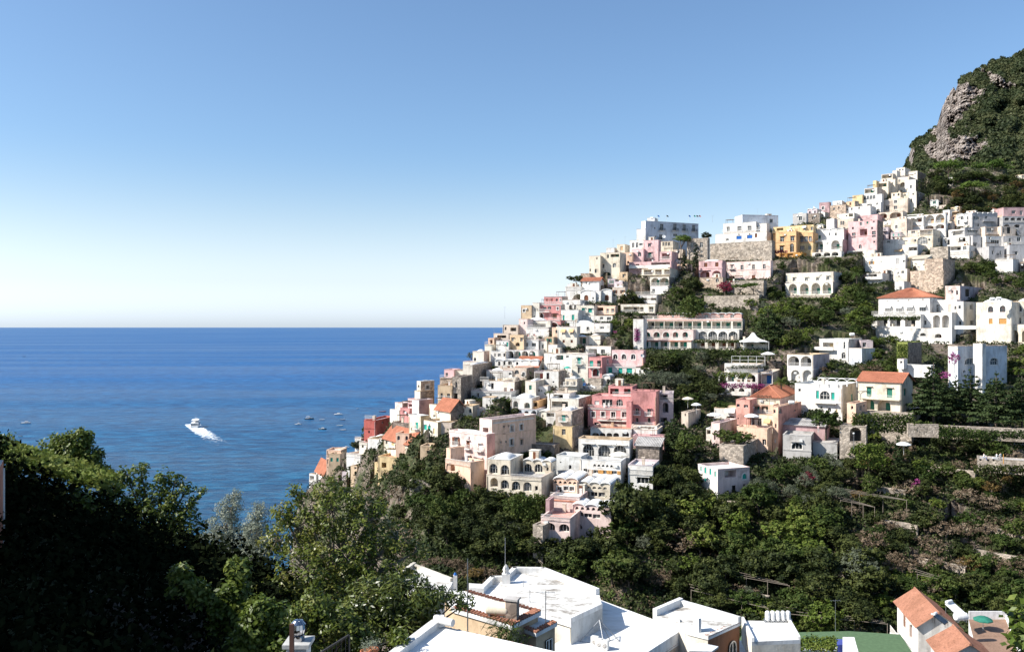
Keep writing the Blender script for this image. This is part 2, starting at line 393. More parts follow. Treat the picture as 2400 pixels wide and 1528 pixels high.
def build_mountain():
    pxs = np.linspace(2060, 3400, 500); ts = np.linspace(0, 1, 260)
    PX, T = np.meshgrid(pxs, ts, indexing='ij')
    PX, PY, D = mount_pt(PX, T)
    n1 = (fbm(PX/26, PY/26, 5, 31)-.5); n2 = (fbm(PX/7, PY/5, 4, 33)-.5)
    msk = rock_mask(PX, PY, 0, 0, 0)
    D = D + n1*90*(1-T**6*.5) - n2*26*(.3+msk) - np.abs(fbm(PX/4.5, PY/3.2, 4, 35)-.5)*46*msk 
    X = K(PX)*D; Z = H+(CY-PY)/F*D
    V = np.stack([X, D, Z], -1)
    # beyond the crest the mountain goes down again behind
    back = V[:, -1:, :].copy(); b2 = back.copy(); b2[..., 1] += 300; b2[..., 2] -= 260; b2[..., 0] += 60
    V = np.concatenate([V, b2], 1)
    me = grid_mesh('mountain', V, mountain_mat(), False)
    at = me.attributes.new('rock', 'FLOAT', 'POINT')
    at.data.foreach_set('value', np.concatenate([msk, msk[:, -1:]], 1).ravel().astype(np.float32))
    o = obj('mountain', me); o['kind'] = 'structure'
    # scrub and low woods cover it: one mass of leaf clumps
    r = RNG; n = 60000
    px = np.where(r.random(n) < .75, r.uniform(2085, 2480, n), r.uniform(2480, 3300, n)); t = r.random(n)**.85
    px, py, D = mount_pt(px, t)
    m = rock_mask(px, py, 0, 0, 0); keep = (r.random(n) > m*1.0)
    px, py, D, t = px[keep], py[keep], D[keep], t[keep]; n = len(px)
    n1 = (fbm(px/26, py/26, 5, 31)-.5); n2 = (fbm(px/7, py/5, 4, 33)-.5)
    D = D+n1*90*(1-t**6*.5)-n2*26*(.3+m[keep])
    C = np.stack([K(px)*D, D, H+(CY-py)/F*D], -1)
    R = r.uniform(.7, 2.7, n)*(.6+.8*fbm(px/12, py/12, 3, 77))
    q = 9
    off = r.normal(size=(n, q, 3)); off /= np.linalg.norm(off, axis=-1, keepdims=True); off[..., 2] = np.abs(off[..., 2])*.9
    cc = C[:, None, :]+off*R[:, None, None]
    V = leaf_quads(cc.reshape(-1, 3), off.reshape(-1, 3), np.repeat(R*.85, q), 1.0)
    me = quads_mesh('scrub', V, leafmat('mountain_scrub', (.014, .022, .011), (.034, .046, .018), (.07, .075, .032), scale=.05, trans=.1))
    o = obj('mountain_scrub', me); o['kind'] = 'stuff'
    tag(o, 'dense green scrub covering the limestone mountain at the upper right', 'scrub')
def leaf_quads(C, Nn, size, aspect=.55, jitter=.8, r=None):
    """quads centred on C, facing roughly along Nn"""
    r = r or RNG; n = len(C)
    nn = Nn/(np.linalg.norm(Nn, axis=-1, keepdims=True)+1e-9)+r.normal(size=(n, 3))*jitter
    nn /= np.linalg.norm(nn, axis=-1, keepdims=True)+1e-9
    a = np.cross(nn, r.normal(size=(n, 3))); a /= np.linalg.norm(a, axis=-1, keepdims=True)+1e-9
    b = np.cross(nn, a)
    s = (np.asarray(size)*np.ones(n))[:, None]/2
    a = a*s; b = b*s*aspect
    return np.stack([C-a, C-b, C+a, C+b], 1)     # a lozenge, pointed like a leaf
# ------------------------------------------------------------------ buildings
WALLT = .35
_cache = {}
def outline(kind, w, h, seg=8):
    """closed outline in (x,z), centred, counter clockwise seen from the front"""
    if kind == 'r':
        return [(w/2*cos(2*pi*i/12), h/2*sin(2*pi*i/12)) for i in range(12)]
    if kind == 'a':
        r = min(w/2, h*.48); e = w/2
        pts = [(-e, -h/2), (e, -h/2)]
        for i in range(seg+1):
            t = pi*i/seg; pts.append((e*cos(t), h/2-r+r*sin(t)))
        return pts
    if kind == 'u':      # lunette
        return [(w/2*cos(pi*i/seg), -h/2+h*sin(pi*i/seg)) for i in range(seg+1)]
    return [(-w/2, -h/2), (w/2, -h/2), (w/2, h/2), (-w/2, h/2)]
def q5(x): return round(x*10)/10
def window_mesh(kind, w, h, frame, bars):
    k = ('win', kind, w, h, frame, bars)
    if k in _cache: return _cache[k]
    ol = outline(kind, w, h); fw = .07 if w > .8 else .05; mb = MB(); n = len(ol)
    fx, fz = 1-2*fw/w, 1-2*fw/h
    il = [(x*fx, z*fz) for x, z in ol]
    for y0, y1 in ((0, -.07),):
        V = [(x, y1, z) for x, z in ol]+[(x, y1, z) for x, z in il]+[(x, 0, z) for x, z in il]
        mb.add(V, [(i, (i+1) % n, n+(i+1) % n, n+i) for i in range(n)]+[(n+i, n+(i+1) % n, 2*n+(i+1) % n, 2*n+i) for i in range(n)])
    if kind != 'r' or w > 1:
        for b in range(1, bars+1):
            x = -w/2+w*b/(bars+1); zt = h/2-.02
            if kind in 'au': zt = h/2 - (abs(x)/(w/2))**2*(min(w/2, h*.48)) - .03 if kind == 'a' else -h/2+h*sqrt(max(0, 1-(2*x/w)**2))-.02
            mb.box(x-.03, -.05, -h/2+.02, x+.045, .0, zt)
        if h > 1.7 and kind in 'wa':
            z = h/2-min(w/2, h*.48) if kind == 'a' else h*.18
            mb.box(-w/2+.03, -.045, z-.03, w/2-.03, .0, z+.03)
    me = mb.mesh('window_frame', plaster_or_paint(frame)); _cache[k] = me; return me
def plaster_or_paint(c): return paint(c, .5)
def pane_mesh(kind, w, h, mat):
    k = ('pane', kind, w, h, mat.name)
    if k in _cache: return _cache[k]
    mb = MB(); ol = outline(kind, w, h); mb.add([(x, 0, z) for x, z in ol], [tuple(range(len(ol)))])
    me = mb.mesh('pane', mat); _cache[k] = me; return me
def shutter_mesh(kind, w, h, c):
    """closed louvred shutters with a centre gap"""
    k = ('shut', kind, w, h, c)
    if k in _cache: return _cache[k]
    mb = MB(); ol = outline(kind, w, h); n = len(ol)
    mb.add([(x, -.05, z) for x, z in ol], [tuple(range(n))])
    ns = max(3, int(h/.22))
    for i in range(ns):
        z = -h/2+h*(i+.5)/ns
        hw = w/2-.06
        if kind == 'a':
            r = min(w/2, h*.48); dz = z-(h/2-r)
            if dz > 0: hw = w/2*sqrt(max(0, 1-(dz/r)**2))-.06
        if hw < .1: continue
        mb.box(-hw, -.09, z-.05, -.03, -.05, z+.03); mb.box(.03, -.09, z-.05, hw, -.05, z+.03)
    me = mb.mesh('shutter', paint(c, .6)); _cache[k] = me; return me
def leaf_mesh(w, h, c):
    k = ('leaf', w, h, c)
    if k in _cache: return _cache[k]
    mb = MB(); mb.box(-w/2, -.05, -h/2, w/2, 0, h/2)
    ns = max(3, int(h/.25))
    for i in range(ns):
        z = -h/2+h*(i+.5)/ns; mb.box(-w/2+.05, -.08, z-.05, w/2-.05, -.05, z+.03)
    me = mb.mesh('shutter', paint(c, .6)); _cache[k] = me; return me
def rail_mesh(w, c='white', h=.95, gap=.16, side=.0):
    """railing along x, from 0 to w; with returns of depth side"""
    w = round(w*4)/4; k = ('rail', w, c, h, side)
    if k in _cache: return _cache[k]
    mb = MB(); mb.box(0, -.03, h-.05, w, .03, h); mb.box(0, -.02, .08, w, .02, .12)
    n = int(w/gap)
    for i in range(n+1):
        x = min(w, i*gap); mb.box(x-.014, -.014, .1, x+.014, .014, h-.05)
    if side:
        for x in (0, w):
            mb.box(x-.03, 0, h-.05, x+.03, side, h)
            for j in range(1, int(side/gap)+1): mb.box(x-.014, j*gap-.014, .1, x+.014, j*gap+.014, h-.05)
    me = mb.mesh('railing', paint(c, .4)); _cache[k] = me; return me
def slab_mesh(w, d, t, c):
    w = round(w*4)/4; k = ('slab', w, d, t, c)
    if k in _cache: return _cache[k]
    mb = MB(); mb.box(0, -d, -t, w, 0, 0); me = mb.mesh('slab', plaster(c)); _cache[k] = me; return me
def tile_surface(mb, a0, a1, b1, b0, pitch=.34, amp=.10, mi=0):
    """barrel tiles on the quad eaves a0-a1, ridge b0-b1; the rolls run up the slope"""
    a0, a1, b0, b1 = map(Vector, (a0, a1, b0, b1))
    n = max(2, int((a1-a0).length/pitch)); nn = (a1-a0).cross(b0-a0).normalized() if (b0-a0).length > .01 else Vector((0, 0, 1))
    if nn.z < 0: nn = -nn
    m = max(1, int((b0-a0).length/.42))
    for i in range(n):
        rows = []
        for j in (0, .25, .5, .75, 1):
            t = (i+j)/n; off = nn*(amp*sin(pi*j))
            rows.append((a0.lerp(a1, t)+off, b0.lerp(b1, t)+off))
        for j in range(4):
            mb.add([rows[j][0], rows[j+1][0], rows[j+1][1], rows[j][1]], [(0, 1, 2, 3)], mi, True)

class Blk: pass
LAST = None          # the building that later blocks join
ALLB = []; RIM = random.Random(4)
class Facade:
    """a vertical plane: origin, along, inward"""
    def __init__(s, P0, u, v): s.P0, s.u, s.v = P0, u, v
    def hit(s, px, py):
        k = K(px); m = s.v
        t = (s.P0[0]*m[0]+s.P0[1]*m[1])/(k*m[0]+m[1])
        X, Y = k*t, t
        return (X-s.P0[0])*s.u[0]+(Y-s.P0[1])*s.u[1], zat(py, t), t
def parse(row, sh):
    tk = row.split(); fl = tk[0]
    r = tk[1]; n = 1
    if '*' in r: r, n = r.split('*'); n = int(n)
    if '-' in r: a, b = map(float, r.split('-'))
    else: a = b = float(r)
    if fl[0] in 'BC': return fl, a, b, n, float(tk[2]), 1, 1, ([t for t in tk[3:] if t[0].isalpha()]+[None])[0]
    y = float(tk[2]); w = float(tk[3]) if len(tk) > 3 else 8; h = float(tk[4]) if len(tk) > 4 else 10
    c = tk[5] if len(tk) > 5 else sh
    return fl, a, b, n, y, w, h, c
def facade_wall(mb, fc, W, z0, z1, rows, sh, adders, top=None, base_ext=5.0):
    """punches the holes and returns nothing; adders collects (fn) calls for the pieces. local frame: x along, y inward, z abs - z0"""
    holes = []; rects = []
    Hh = z1-z0
    for row in rows:
        fl, a, b, n, y, wp, hp, c = parse(row, sh)
        xa, za, ta = fc.hit(a, y)
        xb, zb, tb = fc.hit(b, y)
        if fl[0] == 'B':     # wall length balcony or terrace edge with railing
            adders.append(('B', min(xa, xb), max(xa, xb), za-z0, fl, c, wp)); continue
        if fl[0] == 'C':     # string course
            adders.append(('C', min(xa, xb), max(xa, xb), za-z0, fl, c, wp)); continue
        sc = ta/F
        cosv = abs(fc.u[0]-K((a+b)/2)*fc.u[1]) or 1
        w = wp*sc/max(.35, cosv); h = hp*sc
        w = max(.3, q5(w*1.12)); h = max(.3, q5(h*1.06))
        for i in range(n):
            t = i/(n-1) if n > 1 else 0
            px = a+(b-a)*t
            x, z, _ = fc.hit(px, y); z = za
            kd = {'w': 'w', 's': 'w', 'o': 'w', 'L': 'a', 'l': 'w', 'd': 'w', 'a': 'a', 'z': 'a', 'u': 'u', 'r': 'r'}[fl[0]]
            zl = z-z0
            x = min(max(x, w/2+.12), W-w/2-.12)
            if W < w+.24: continue
            top_lim = Hh-.2; zl = min(zl, top_lim-h/2) if h < Hh-.3 else zl
            if zl-h/2 < -base_ext+.3 or zl+h/2 > Hh-.05: continue
            if any(abs(x-r[0]) < (w+r[2])/2+.06 and abs(zl-r[1]) < (h+r[3])/2+.06 for r in rects): continue
            rects.append((x, zl, w, h)); deep = fl[0] in 'Ll'
            dp = 2.1 if deep else .32
            ol = [(x+p, zl+q) for p, q in outline(kd, w, h)]
            holes.append((ol, dp)); adders.append(('W', fl, kd, x, zl, w, h, c, dp))
    outer = top if top else [(0, -base_ext), (W, -base_ext), (W, Hh), (0, Hh)]
    polys = [[Vector((x, z, 0)) for x, z in outer]]+[[Vector((x, z, 0)) for x, z in h[::-1]] for h, _ in holes]
    flatp = [p for pl in polys for p in pl]
    tris = tessellate_polygon(polys)
    vs = [(p.x, 0, p.y) for p in flatp]
    fs = []
    for t in tris:
        a, b, c = (flatp[i] for i in t)
        if (b-a).cross(c-a).z < 0: t = (t[0], t[2], t[1])
        fs.append(tuple(t))
    mb.add(vs, fs, 0)
    for ol, dp in holes:
        n = len(ol)
        mb.add([(x, 0, z) for x, z in ol]+[(x, dp, z) for x, z in ol],
               [(i, n+i, n+(i+1) % n, (i+1) % n) for i in range(n)], 0)
        if dp > 1:
            mb.add([(x, dp, z) for x, z in ol], [tuple(range(n))], 0)
def place_parts(adders, par, L, col, z0):
    g = glass()
    for ad in adders:
        if ad[0] == 'B':
            _, x0, x1, z, fl, c, dpt = ad; w = round((x1-x0)*4)/4; d = 1.1
            cc = col if 'p' in fl else ('white' if col in ('white', 'rose', 'salmon', 'pink') else col)
            if 's' not in fl: b = obj('balcony', slab_mesh(w, d, .18, cc), par, L@Matrix.Translation((x0, 0, z)))
            else: b = obj('ledge', slab_mesh(w, .12, .14, cc), par, L@Matrix.Translation((x0, -.01, z)))
            if 'q' in fl:      # solid parapet
                mb = MB(); mb.box(.003, -d+.003, 0, w-.003, -d+.15, .85); obj('parapet', mb.mesh('parapet', plaster(cc)), b)
            else: obj('railing', rail_mesh(w, 'white' if c is None or c in('green','brown') else c, .95), b, loc=(0, -d+.06 if 's' not in fl else -.06, 0))
            continue
        if ad[0] == 'C':
            _, x0, x1, z, fl, c, dpt = ad; w = round((x1-x0)*4)/4
            k = ('course', w, c or col)
            if k not in _cache:
                mb = MB(); mb.box(0, -.09, -.13, w, .0, .13); _cache[k] = mb.mesh('moulding', plaster((c or col) if (c or col) in COL else col))
            obj('moulding', _cache[k], par, L@Matrix.Translation((x0, -.002, z))); continue
        _, fl, kd, x, z, w, h, c, dp = ad
        T = lambda y: L@Matrix.Translation((x, y, z))
        t0 = fl[0]
        if t0 in 'Ll':
            dw = min(1.1, w*.45); dh = min(2.1, h*.8)
            o = obj('door', leaf_mesh(q5(dw), q5(dh), c or 'green'), par, L@Matrix.Translation((x+w*.12, dp-.02, z-h/2+dh/2+.02)))
            if 'g' in fl:
                o = obj('window', window_mesh(kd, w, h, 'white', max(1, int(w/.8))), par, T(.6)); obj('pane', pane_mesh(kd, w, h, g), o, loc=(0, .03, 0))
            if 'i' in fl: obj('railing', rail_mesh(w, 'white'), par, L@Matrix.Translation((x-w/2, .06, z-h/2)))
        elif t0 in 's':
            obj('shutter', shutter_mesh('w', w, h, c or 'green'), par, T(dp-.1))
        elif t0 == 'z':
            obj('shutter', shutter_mesh('a', w, h, c or 'green'), par, T(dp-.1))
        elif t0 == 'd':
            obj('door', shutter_mesh('w', w, h, c or 'brown'), par, T(dp-.1))
        else:
            bars = 0 if w < .75 else (1 if w < 1.6 else (3 if w > 2.6 else 2))
            o = obj('window', window_mesh(kd, w, h, 'white' if 'y' not in fl else 'brown', bars), par, T(dp))
            obj('pane', pane_mesh(kd, w, h, g), o, loc=(0, -.012, 0))
            if t0 == 'o':
                for sx in (-1, 1): obj('shutter', leaf_mesh(q5(w/2), h, c or 'brown'), o, loc=(sx*(w*.75+.04), -dp-.01, 0))
        if 't' in fl:
            k = ('trim', kd, w, h)
            if k not in _cache:
                ol = outline(kd, w+.02, h+.02); n = len(ol); e = .2; o2 = [(p*(1+2*e/w), q*(1+2*e/h)) for p, q in ol]; mb = MB()
                mb.add([(p, -.05, q) for p, q in ol]+[(p, -.05, q) for p, q in o2]+[(p, .01, q) for p, q in o2], [(i, n+i, n+(i+1) % n, (i+1) % n) for i in range(n)]+[(n+i, 2*n+i, 2*n+(i+1) % n, n+(i+1) % n) for i in range(n)])
                _cache[k] = mb.mesh('surround', plaster('white'))
            obj('surround', _cache[k], par, T(0))
        if 'k' in fl:
            k = ('hood', w, col)
            if k not in _cache:
                mb = MB(); mb.box(-w/2-.25, -.42, 0, w/2+.25, 0, .1); _cache[k] = mb.mesh('hood', plaster(col))
            obj('hood', _cache[k], par, L@Matrix.Translation((x, 0, z+h/2+.16)))
        if 'b' in fl:
            bw = round((w+1.0)*4)/4
            b = obj('balcony', slab_mesh(bw, .8, .14, 'white' if col != 'white' else 'offgrey'), par, L@Matrix.Translation((x-bw/2, 0, z-h/2-.01)))
            obj('railing', rail_mesh(bw, 'white' if 'j' not in fl else 'black', .95, side=.75), b, loc=(0, -.75, 0))
        if 'n' in fl:     # awning
            ac = {'teal': 'teal', 'orange': 'orange'}.get(c, 'lwhite'); k = ('awn', w, ac)
            if k not in _cache:
                mb = MB(); e = w/2+.2
                mb.add([(-e, 0, .0), (e, 0, .0), (e, -1.0, -.75), (-e, -1.0, -.75)], [(0, 1, 2, 3)]); mb.add([(-e, -1.0, -.75), (e, -1.0, -.75), (e, -1.02, -.95), (-e, -1.02, -.95)], [(0, 1, 2, 3)])
                _cache[k] = mb.mesh('awning', paint(ac, .8))
            obj('awning', _cache[k], par, L@Matrix.Translation((x, -.03, z+h/2+.2)))
def block(x0, x1, x2, yt, yb, col, roof='f', rows=(), side=(), label=None, cat='house', D=None, dD=0, a=None, dp=None, sh='green', rc=None, name='house', group=None, ext=5.0, pp=.45, sidecol=None, rise=None, rtile=None):
    """x0..x1 facade in the photograph, x2 the end of the side wall; yt/yb top and foot of the near corner"""
    global LAST
    kc = K((x0+x1)/2)
    if a is None: a = atan(kc)+.30
    neg = a < atan(kc) and x2 and x2 < x0
    xn = x0 if neg else x1
    gd = float(gD(yb, xn)); D = gd if D is None else (min(D, gd+9) if yb < 1400 else D)
    D += dD
    c, s = cos(a), sin(a); u = (c, -s); v = (s, c)
    Pn = (K(xn)*D, D)
    if neg:
        k1 = K(x1); t = (k1*D-Pn[0])/(c+k1*s); W = abs(t); P0 = Pn
    else:
        k0 = K(x0); W = (Pn[0]-k0*D)/(c+k0*s); P0 = (Pn[0]-W*u[0], Pn[1]-W*u[1])
    if dp is None: dp = 8.0
    if x2:
        k2 = K(x2); den = (s-k2*c)
        if abs(den) > .02:
            t = (k2*D-Pn[0])/den
            if t > 0: dp = min(max(t, 2.5), 26)
    z0, z1 = zat(yb, D), zat(yt, D); Hh = z1-z0
    if Hh < 1.5: z0 = z1-1.5; Hh = 1.5
    FOOT.append((P0, u, v, W, dp, z0))
    M = Matrix.Translation((P0[0], P0[1], z0)) @ Matrix.Rotation(-a, 4, 'Z')
    if label:
        root = empty(name, M); tag(root, label, cat, group); LAST = (root, M)
        L = Matrix.Identity(4)
    else:
        root, RM = LAST; L = RM.inverted() @ M
    par = root
    mw = plaster(col)
    # facade
    ad1 = []; mb = MB(); rise = rise or .2*dp
    top = None
    if roof == 'V':
        r = min(W/2, 1.6) if W > 3.2 else W/2; top = [(0, -ext), (W, -ext), (W, Hh-r*.75)]+[(W/2+W/2*cos(pi*i/10), Hh-r*.75+r*.75*sin(pi*i/10)) for i in range(1, 10)]+[(0, Hh-r*.75)]
    elif roof == 'v':
        nv = max(2, int(round(W/2.4))); top = [(0, -ext), (W, -ext)]; r = .55
        for j in range(nv-1, -1, -1):
            xa = W*(j+1)/nv; xb = W*j/nv
            for i in range(0, 6): t = pi*i/6; top.append(((xa+xb)/2+(xa-xb)/2*cos(t), Hh-r+r*sin(t)))
        top.append((0, Hh-r))
    elif roof == 'G':
        top = [(0, -ext), (W, -ext), (W, Hh-rise), (W/2, Hh), (0, Hh-rise)]
    fc = Facade(P0, u, v)
    facade_wall(mb, fc, W, z0, z1, rows, sh, ad1, top, ext)
    # right (or left) side wall, in its own frame
    ad2 = []; mb2 = MB(); zt = Hh if roof not in 'VG' else Hh-(min(W/2, 1.6)*.75 if roof == 'V' else rise)
    if roof == 'v': zt = Hh-.55
    if neg:
        Ps = (P0[0]+v[0]*dp, P0[1]+v[1]*dp); su = (-v[0], -v[1]); sv = u
        Ls = L@Matrix.Translation((0, dp, 0))@Matrix.Rotation(-pi/2, 4, 'Z')
    else:
        Ps = (P0[0]+u[0]*W, P0[1]+u[1]*W); su = v; sv = (-u[0], -u[1])
        Ls = L@Matrix.Translation((W, 0, 0))@Matrix.Rotation(pi/2, 4, 'Z')
    stop = None
    if roof == 'g': stop = [(0, -ext), (dp, -ext), (dp, Hh), (dp/2, Hh+rise), (0, Hh)]
    facade_wall(mb2, Facade(Ps, su, sv), dp, z0, z0+zt, side, sh, ad2, stop, ext)
    # the two hidden walls
    xo = W if neg else 0
    mb.add([(xo, 0, -ext), (xo, dp, -ext), (xo, dp, zt), (xo, 0, zt)], [(0, 1, 2, 3)])
    if roof == 'g': mb.add([(xo, 0, Hh), (xo, dp, Hh), (xo, dp/2, Hh+rise)], [(0, 1, 2)])
    if top: mb.add([(x, dp, z) for x, z in top], [tuple(range(len(top)))])
    else: mb.add([(0, dp, -ext), (W, dp, -ext), (W, dp, Hh), (0, dp, Hh)], [(0, 1, 2, 3)])
    obj('wall', mb.mesh('wall', mw), par, L)
    obj('side_wall', mb2.mesh('side_wall', plaster(sidecol) if sidecol else mw), par, Ls)  # some side colours hold the shade on that wall, not another paint
    place_parts(ad1, par, L, col, z0); place_parts(ad2, par, Ls, sidecol or col, z0)
    # roof
    rm = plaster(rc) if rc else roofwhite()
    if roof in 'fdDp':
        t = .28; e = .04; mb = MB(); zr = Hh-pp
        mb.box(-e, -e, Hh-.02, W+e, t, Hh+.1, 0); mb.box(-e, dp-t, Hh-.02, W+e, dp+e, Hh+.1, 0)
        mb.box(-e, t, Hh-.02, t, dp-t, Hh+.1, 0); mb.box(W-t, t, Hh-.02, W+e, dp-t, Hh+.1, 0)
        for q in ([(t, t), (W-t, t)], [(W-t, t), (W-t, dp-t)], [(W-t, dp-t), (t, dp-t)], [(t, dp-t), (t, t)]):
            (xa, ya), (xb, yb_) = q; mb.add([(xa, ya, zr), (xb, yb_, zr), (xb, yb_, Hh), (xa, ya, Hh)], [(0, 3, 2, 1)], 0)
        obj('parapet', mb.mesh('parapet', plaster(RIM.choice(['beige', 'offgrey', 'greypink', 'tan', 'beige']) if col in ('white', 'bluewhite', 'ivory', 'cream', 'lwhite') else col)), par, L)
        mb = MB(); mb.add([(t, t, zr), (W-t, t, zr), (W-t, dp-t, zr), (t, dp-t, zr)], [(0, 1, 2, 3)])
        if roof in 'dD':
            nx = 8; hz = min(W, dp)*.16+.5; i0 = .12
            nd = 1 if W < 9 or roof == 'D' else int(W/6)
            for dd in range(nd):
                xl, xr = t+.1+(W-2*t-.2)*dd/nd+.15, t+.1+(W-2*t-.2)*(dd+1)/nd-.15
                vs = []; fs = []
                for i in range(nx+1):
                    for j in range(nx+1):
                        fx, fy = i/nx, j/nx; r1 = 1-abs(2*fx-1)**2.2; r2 = 1-abs(2*fy-1)**2.2
                        vs.append((xl+(xr-xl)*fx, t+.2+(dp-2*t-.4)*fy, zr+.004+hz*(r1*r2)**.7))
                for i in range(nx):
                    for j in range(nx): fs.append((i*(nx+1)+j, (i+1)*(nx+1)+j, (i+1)*(nx+1)+j+1, i*(nx+1)+j+1))
                mb.add(vs, fs, 0, True)
        obj('roof', mb.mesh('roof', rm), par, L)
    elif roof == 'V' or roof == 'v':
        mb = MB(); tp = top[2:]; n = len(tp); o_ = .12
        mb.add([(x, -.25, z+o_) for x, z in tp]+[(x, dp+.1, z+o_) for x, z in tp]+[(x, -.25, z-.06) for x, z in tp], [(i, n+i, n+i+1, i+1) for i in range(n-1)]+[(2*n+i, i, i+1, 2*n+i+1) for i in range(n-1)], 0, False)
        obj('vaulted_roof', mb.mesh('vaulted_roof', rm), par, L)
    elif roof in 'ghGs':
        tm = plaster(rc) if rc else (tile_mat('aged_tiles', (.33, .155, .10)) if rtile else tile_mat()); e = .45; mb = MB()
        if roof == 'g':
            zr = Hh+rise; ze = Hh-e*rise/(dp/2)
            tile_surface(mb, (-e, -e, ze), (W+e, -e, ze), (W+e, dp/2, zr+.05), (-e, dp/2, zr+.05))
            tile_surface(mb, (W+e, dp+e, ze), (-e, dp+e, ze), (-e, dp/2, zr+.05), (W+e, dp/2, zr+.05))
            mb.tube((-e, dp/2, zr+.08), (W+e, dp/2, zr+.08), .14)
            for x in (-e, W+e): mb.tube((x, -e, ze+.02), (x, dp/2, zr+.05), .12); mb.tube((x, dp+e, ze+.02), (x, dp/2, zr+.05), .12)
        elif roof == 'h':
            r2 = min(W, dp)/2; zr = Hh+rise; ze = Hh-.05
            if W >= dp: A = (r2, dp/2); B = (W-r2, dp/2)
            else: A = (W/2, r2); B = (W/2, dp-r2)
            c = [(-e, -e), (W+e, -e), (W+e, dp+e), (-e, dp+e)]
            v3 = lambda p, z: (p[0], p[1], z)
            if W >= dp: qs = [(c[0], c[1], B, A), (c[1], c[2], B, B), (c[2], c[3], A, B), (c[3], c[0], A, A)]
            else: qs = [(c[0], c[1], A, A), (c[1], c[2], B, A), (c[2], c[3], B, B), (c[3], c[0], A, B)]
            for p, q, r, s_ in qs: tile_surface(mb, v3(p, ze), v3(q, ze), v3(r, zr), v3(s_, zr))
            mb.tube(v3(A, zr+.05), v3(B, zr+.05), .13)
            for p, q in ((c[0], A), (c[3], A if W >= dp else B), (c[1], B if W >= dp else A), (c[2], B)): mb.tube(v3(p, ze+.05), v3(q, zr+.05), .12)
            mb.box(-e+.05, -e+.05, Hh-.16, W+e-.05, dp+e-.05, Hh-.06)
        elif roof == 'G':
            zr = Hh+.05; ze = Hh-rise-e*rise/(W/2)
            tile_surface(mb, (-e, dp+e, ze), (-e, -e, ze), (W/2, -e, zr), (W/2, dp+e, zr))
            tile_surface(mb, (W+e, -e, ze), (W+e, dp+e, ze), (W/2, dp+e, zr), (W/2, -e, zr))
            mb.tube((W/2, -e, zr+.04), (W/2, dp+e, zr+.04), .14)
        else:
            tile_surface(mb, (-e, -e, Hh-.05), (W+e, -e, Hh-.05), (W+e, dp+.1, Hh+rise), (-e, dp+.1, Hh+rise))
            if True:
                w3 = MB(); w3.add([(W-.01, 0, Hh-.02), (W-.01, dp, Hh-.02), (W-.01, dp, Hh+rise-.1)], [(0, 1, 2)]); obj('gable', w3.mesh('gable', mw), par, L)
        obj('tiled_roof', mb.mesh('tiled_roof', tm), par, L)
    b = Blk(); b.px, b.py = (x0+x1)/2, (yt+yb)/2; b.D = D; b.P0 = P0; b.u = u; b.v = v; b.W = W; b.dp = dp; b.z1 = z1; b.z0 = z0; b.root = root; b.L = L; b.a = a; b.M = M
    b.roof = roof; b.name = 'ok' if (not label or cat in ('house', 'hotel', 'villa', 'palazzo')) and pp > .2 else 'no'
    xs_ = [x0, x1]+([x2] if x2 else []); b.rect = (min(xs_), max(xs_), yt, yb)
    ALLB.append(b); return b

# which block covers which part of the picture, to keep fillers and trees from hiding houses
def cover_map():
    Mp = np.full((800, 1250), 0.0)
    for b in sorted(ALLB, key=lambda b: -b.D):
        x0, x1, y0, y1 = b.rect
        Mp[max(0, int(y0/2)):int(y1/2), max(0, int(x0/2)):int(x1/2)] = b.D
    return Mp

def roof_clutter():
    r = random.Random(77)
    for b in ALLB:
        if b.roof not in 'fdDv' or b.W < 3.2 or b.dp < 3 or b.name != 'ok': continue
        Hh = b.z1-b.z0; zr = Hh-(.45 if b.roof != 'v' else .3)
        for _ in range(r.choice([0, 1, 1, 2])):
            x = r.uniform(.6, b.W-.8); y = r.uniform(.8, b.dp-.7); t = r.random()
            M = b.L@Matrix.Translation((x, y, zr-.3))
            if t < .5:
                k = ('chim', r.choice([0, 1, 2]))
                if k not in _cache:
                    mb = MB(); s = (.22, .3, .26)[k[1]]; h = (1.5, 1.9, 1.2)[k[1]]; mb.box(-s, -s, 0, s, s, h); mb.box(-s-.06, -s-.06, h+.002, s+.06, s+.06, h+.1); _cache[k] = mb.mesh('chimney', plaster(('white', 'beige', 'tan')[k[1]]))
                obj('chimney', _cache[k], b.root, M)
            elif t < .75 and b.W > 5:
                k = ('hut', 0)
                if k not in _cache:
                    mb = MB(); mb.box(-1, -.9, 0, 1, .9, 2.1); mb.box(-1.08, -.98, 2.102, 1.08, .98, 2.2); _cache[k] = mb.mesh('stair_hut', plaster('ivory'))
                o = obj('stair_hut', _cache[k], b.root, b.L@Matrix.Translation((min(max(x, 1.2), b.W-1.2), b.dp-1.2, zr-.3)))
                obj('door', leaf_mesh(.7, 1.6, 'brown'), o, loc=(.2, -.91, 1.1))
            elif b.W > 4 and b.roof == 'f':
                k = ('pergo', 0)
                if k not in _cache:
                    mb = MB(); [mb.tube((p, q, 0), (p, q, 2.5), .05, n=4) for p in (-1.4, 1.4) for q in (-.9, .9)]; [mb.box(-1.6, q-.04, 2.5, 1.6, q+.04, 2.58) for q in (-.9, -.3, .3, .9)]; [mb.box(p-.04, -1.1, 2.58, p+.04, 1.1, 2.64) for p in (-1.4, -.5, .5, 1.4)]; _cache[k] = mb.mesh('roof_pergola', flat('old_wood', (.13, .09, .06), .8))
                obj('roof_pergola', _cache[k], b.root, b.L@Matrix.Translation((min(max(x, 1.8), b.W-1.8), max(1.3, min(y, b.dp-1.3)), zr-.3)))

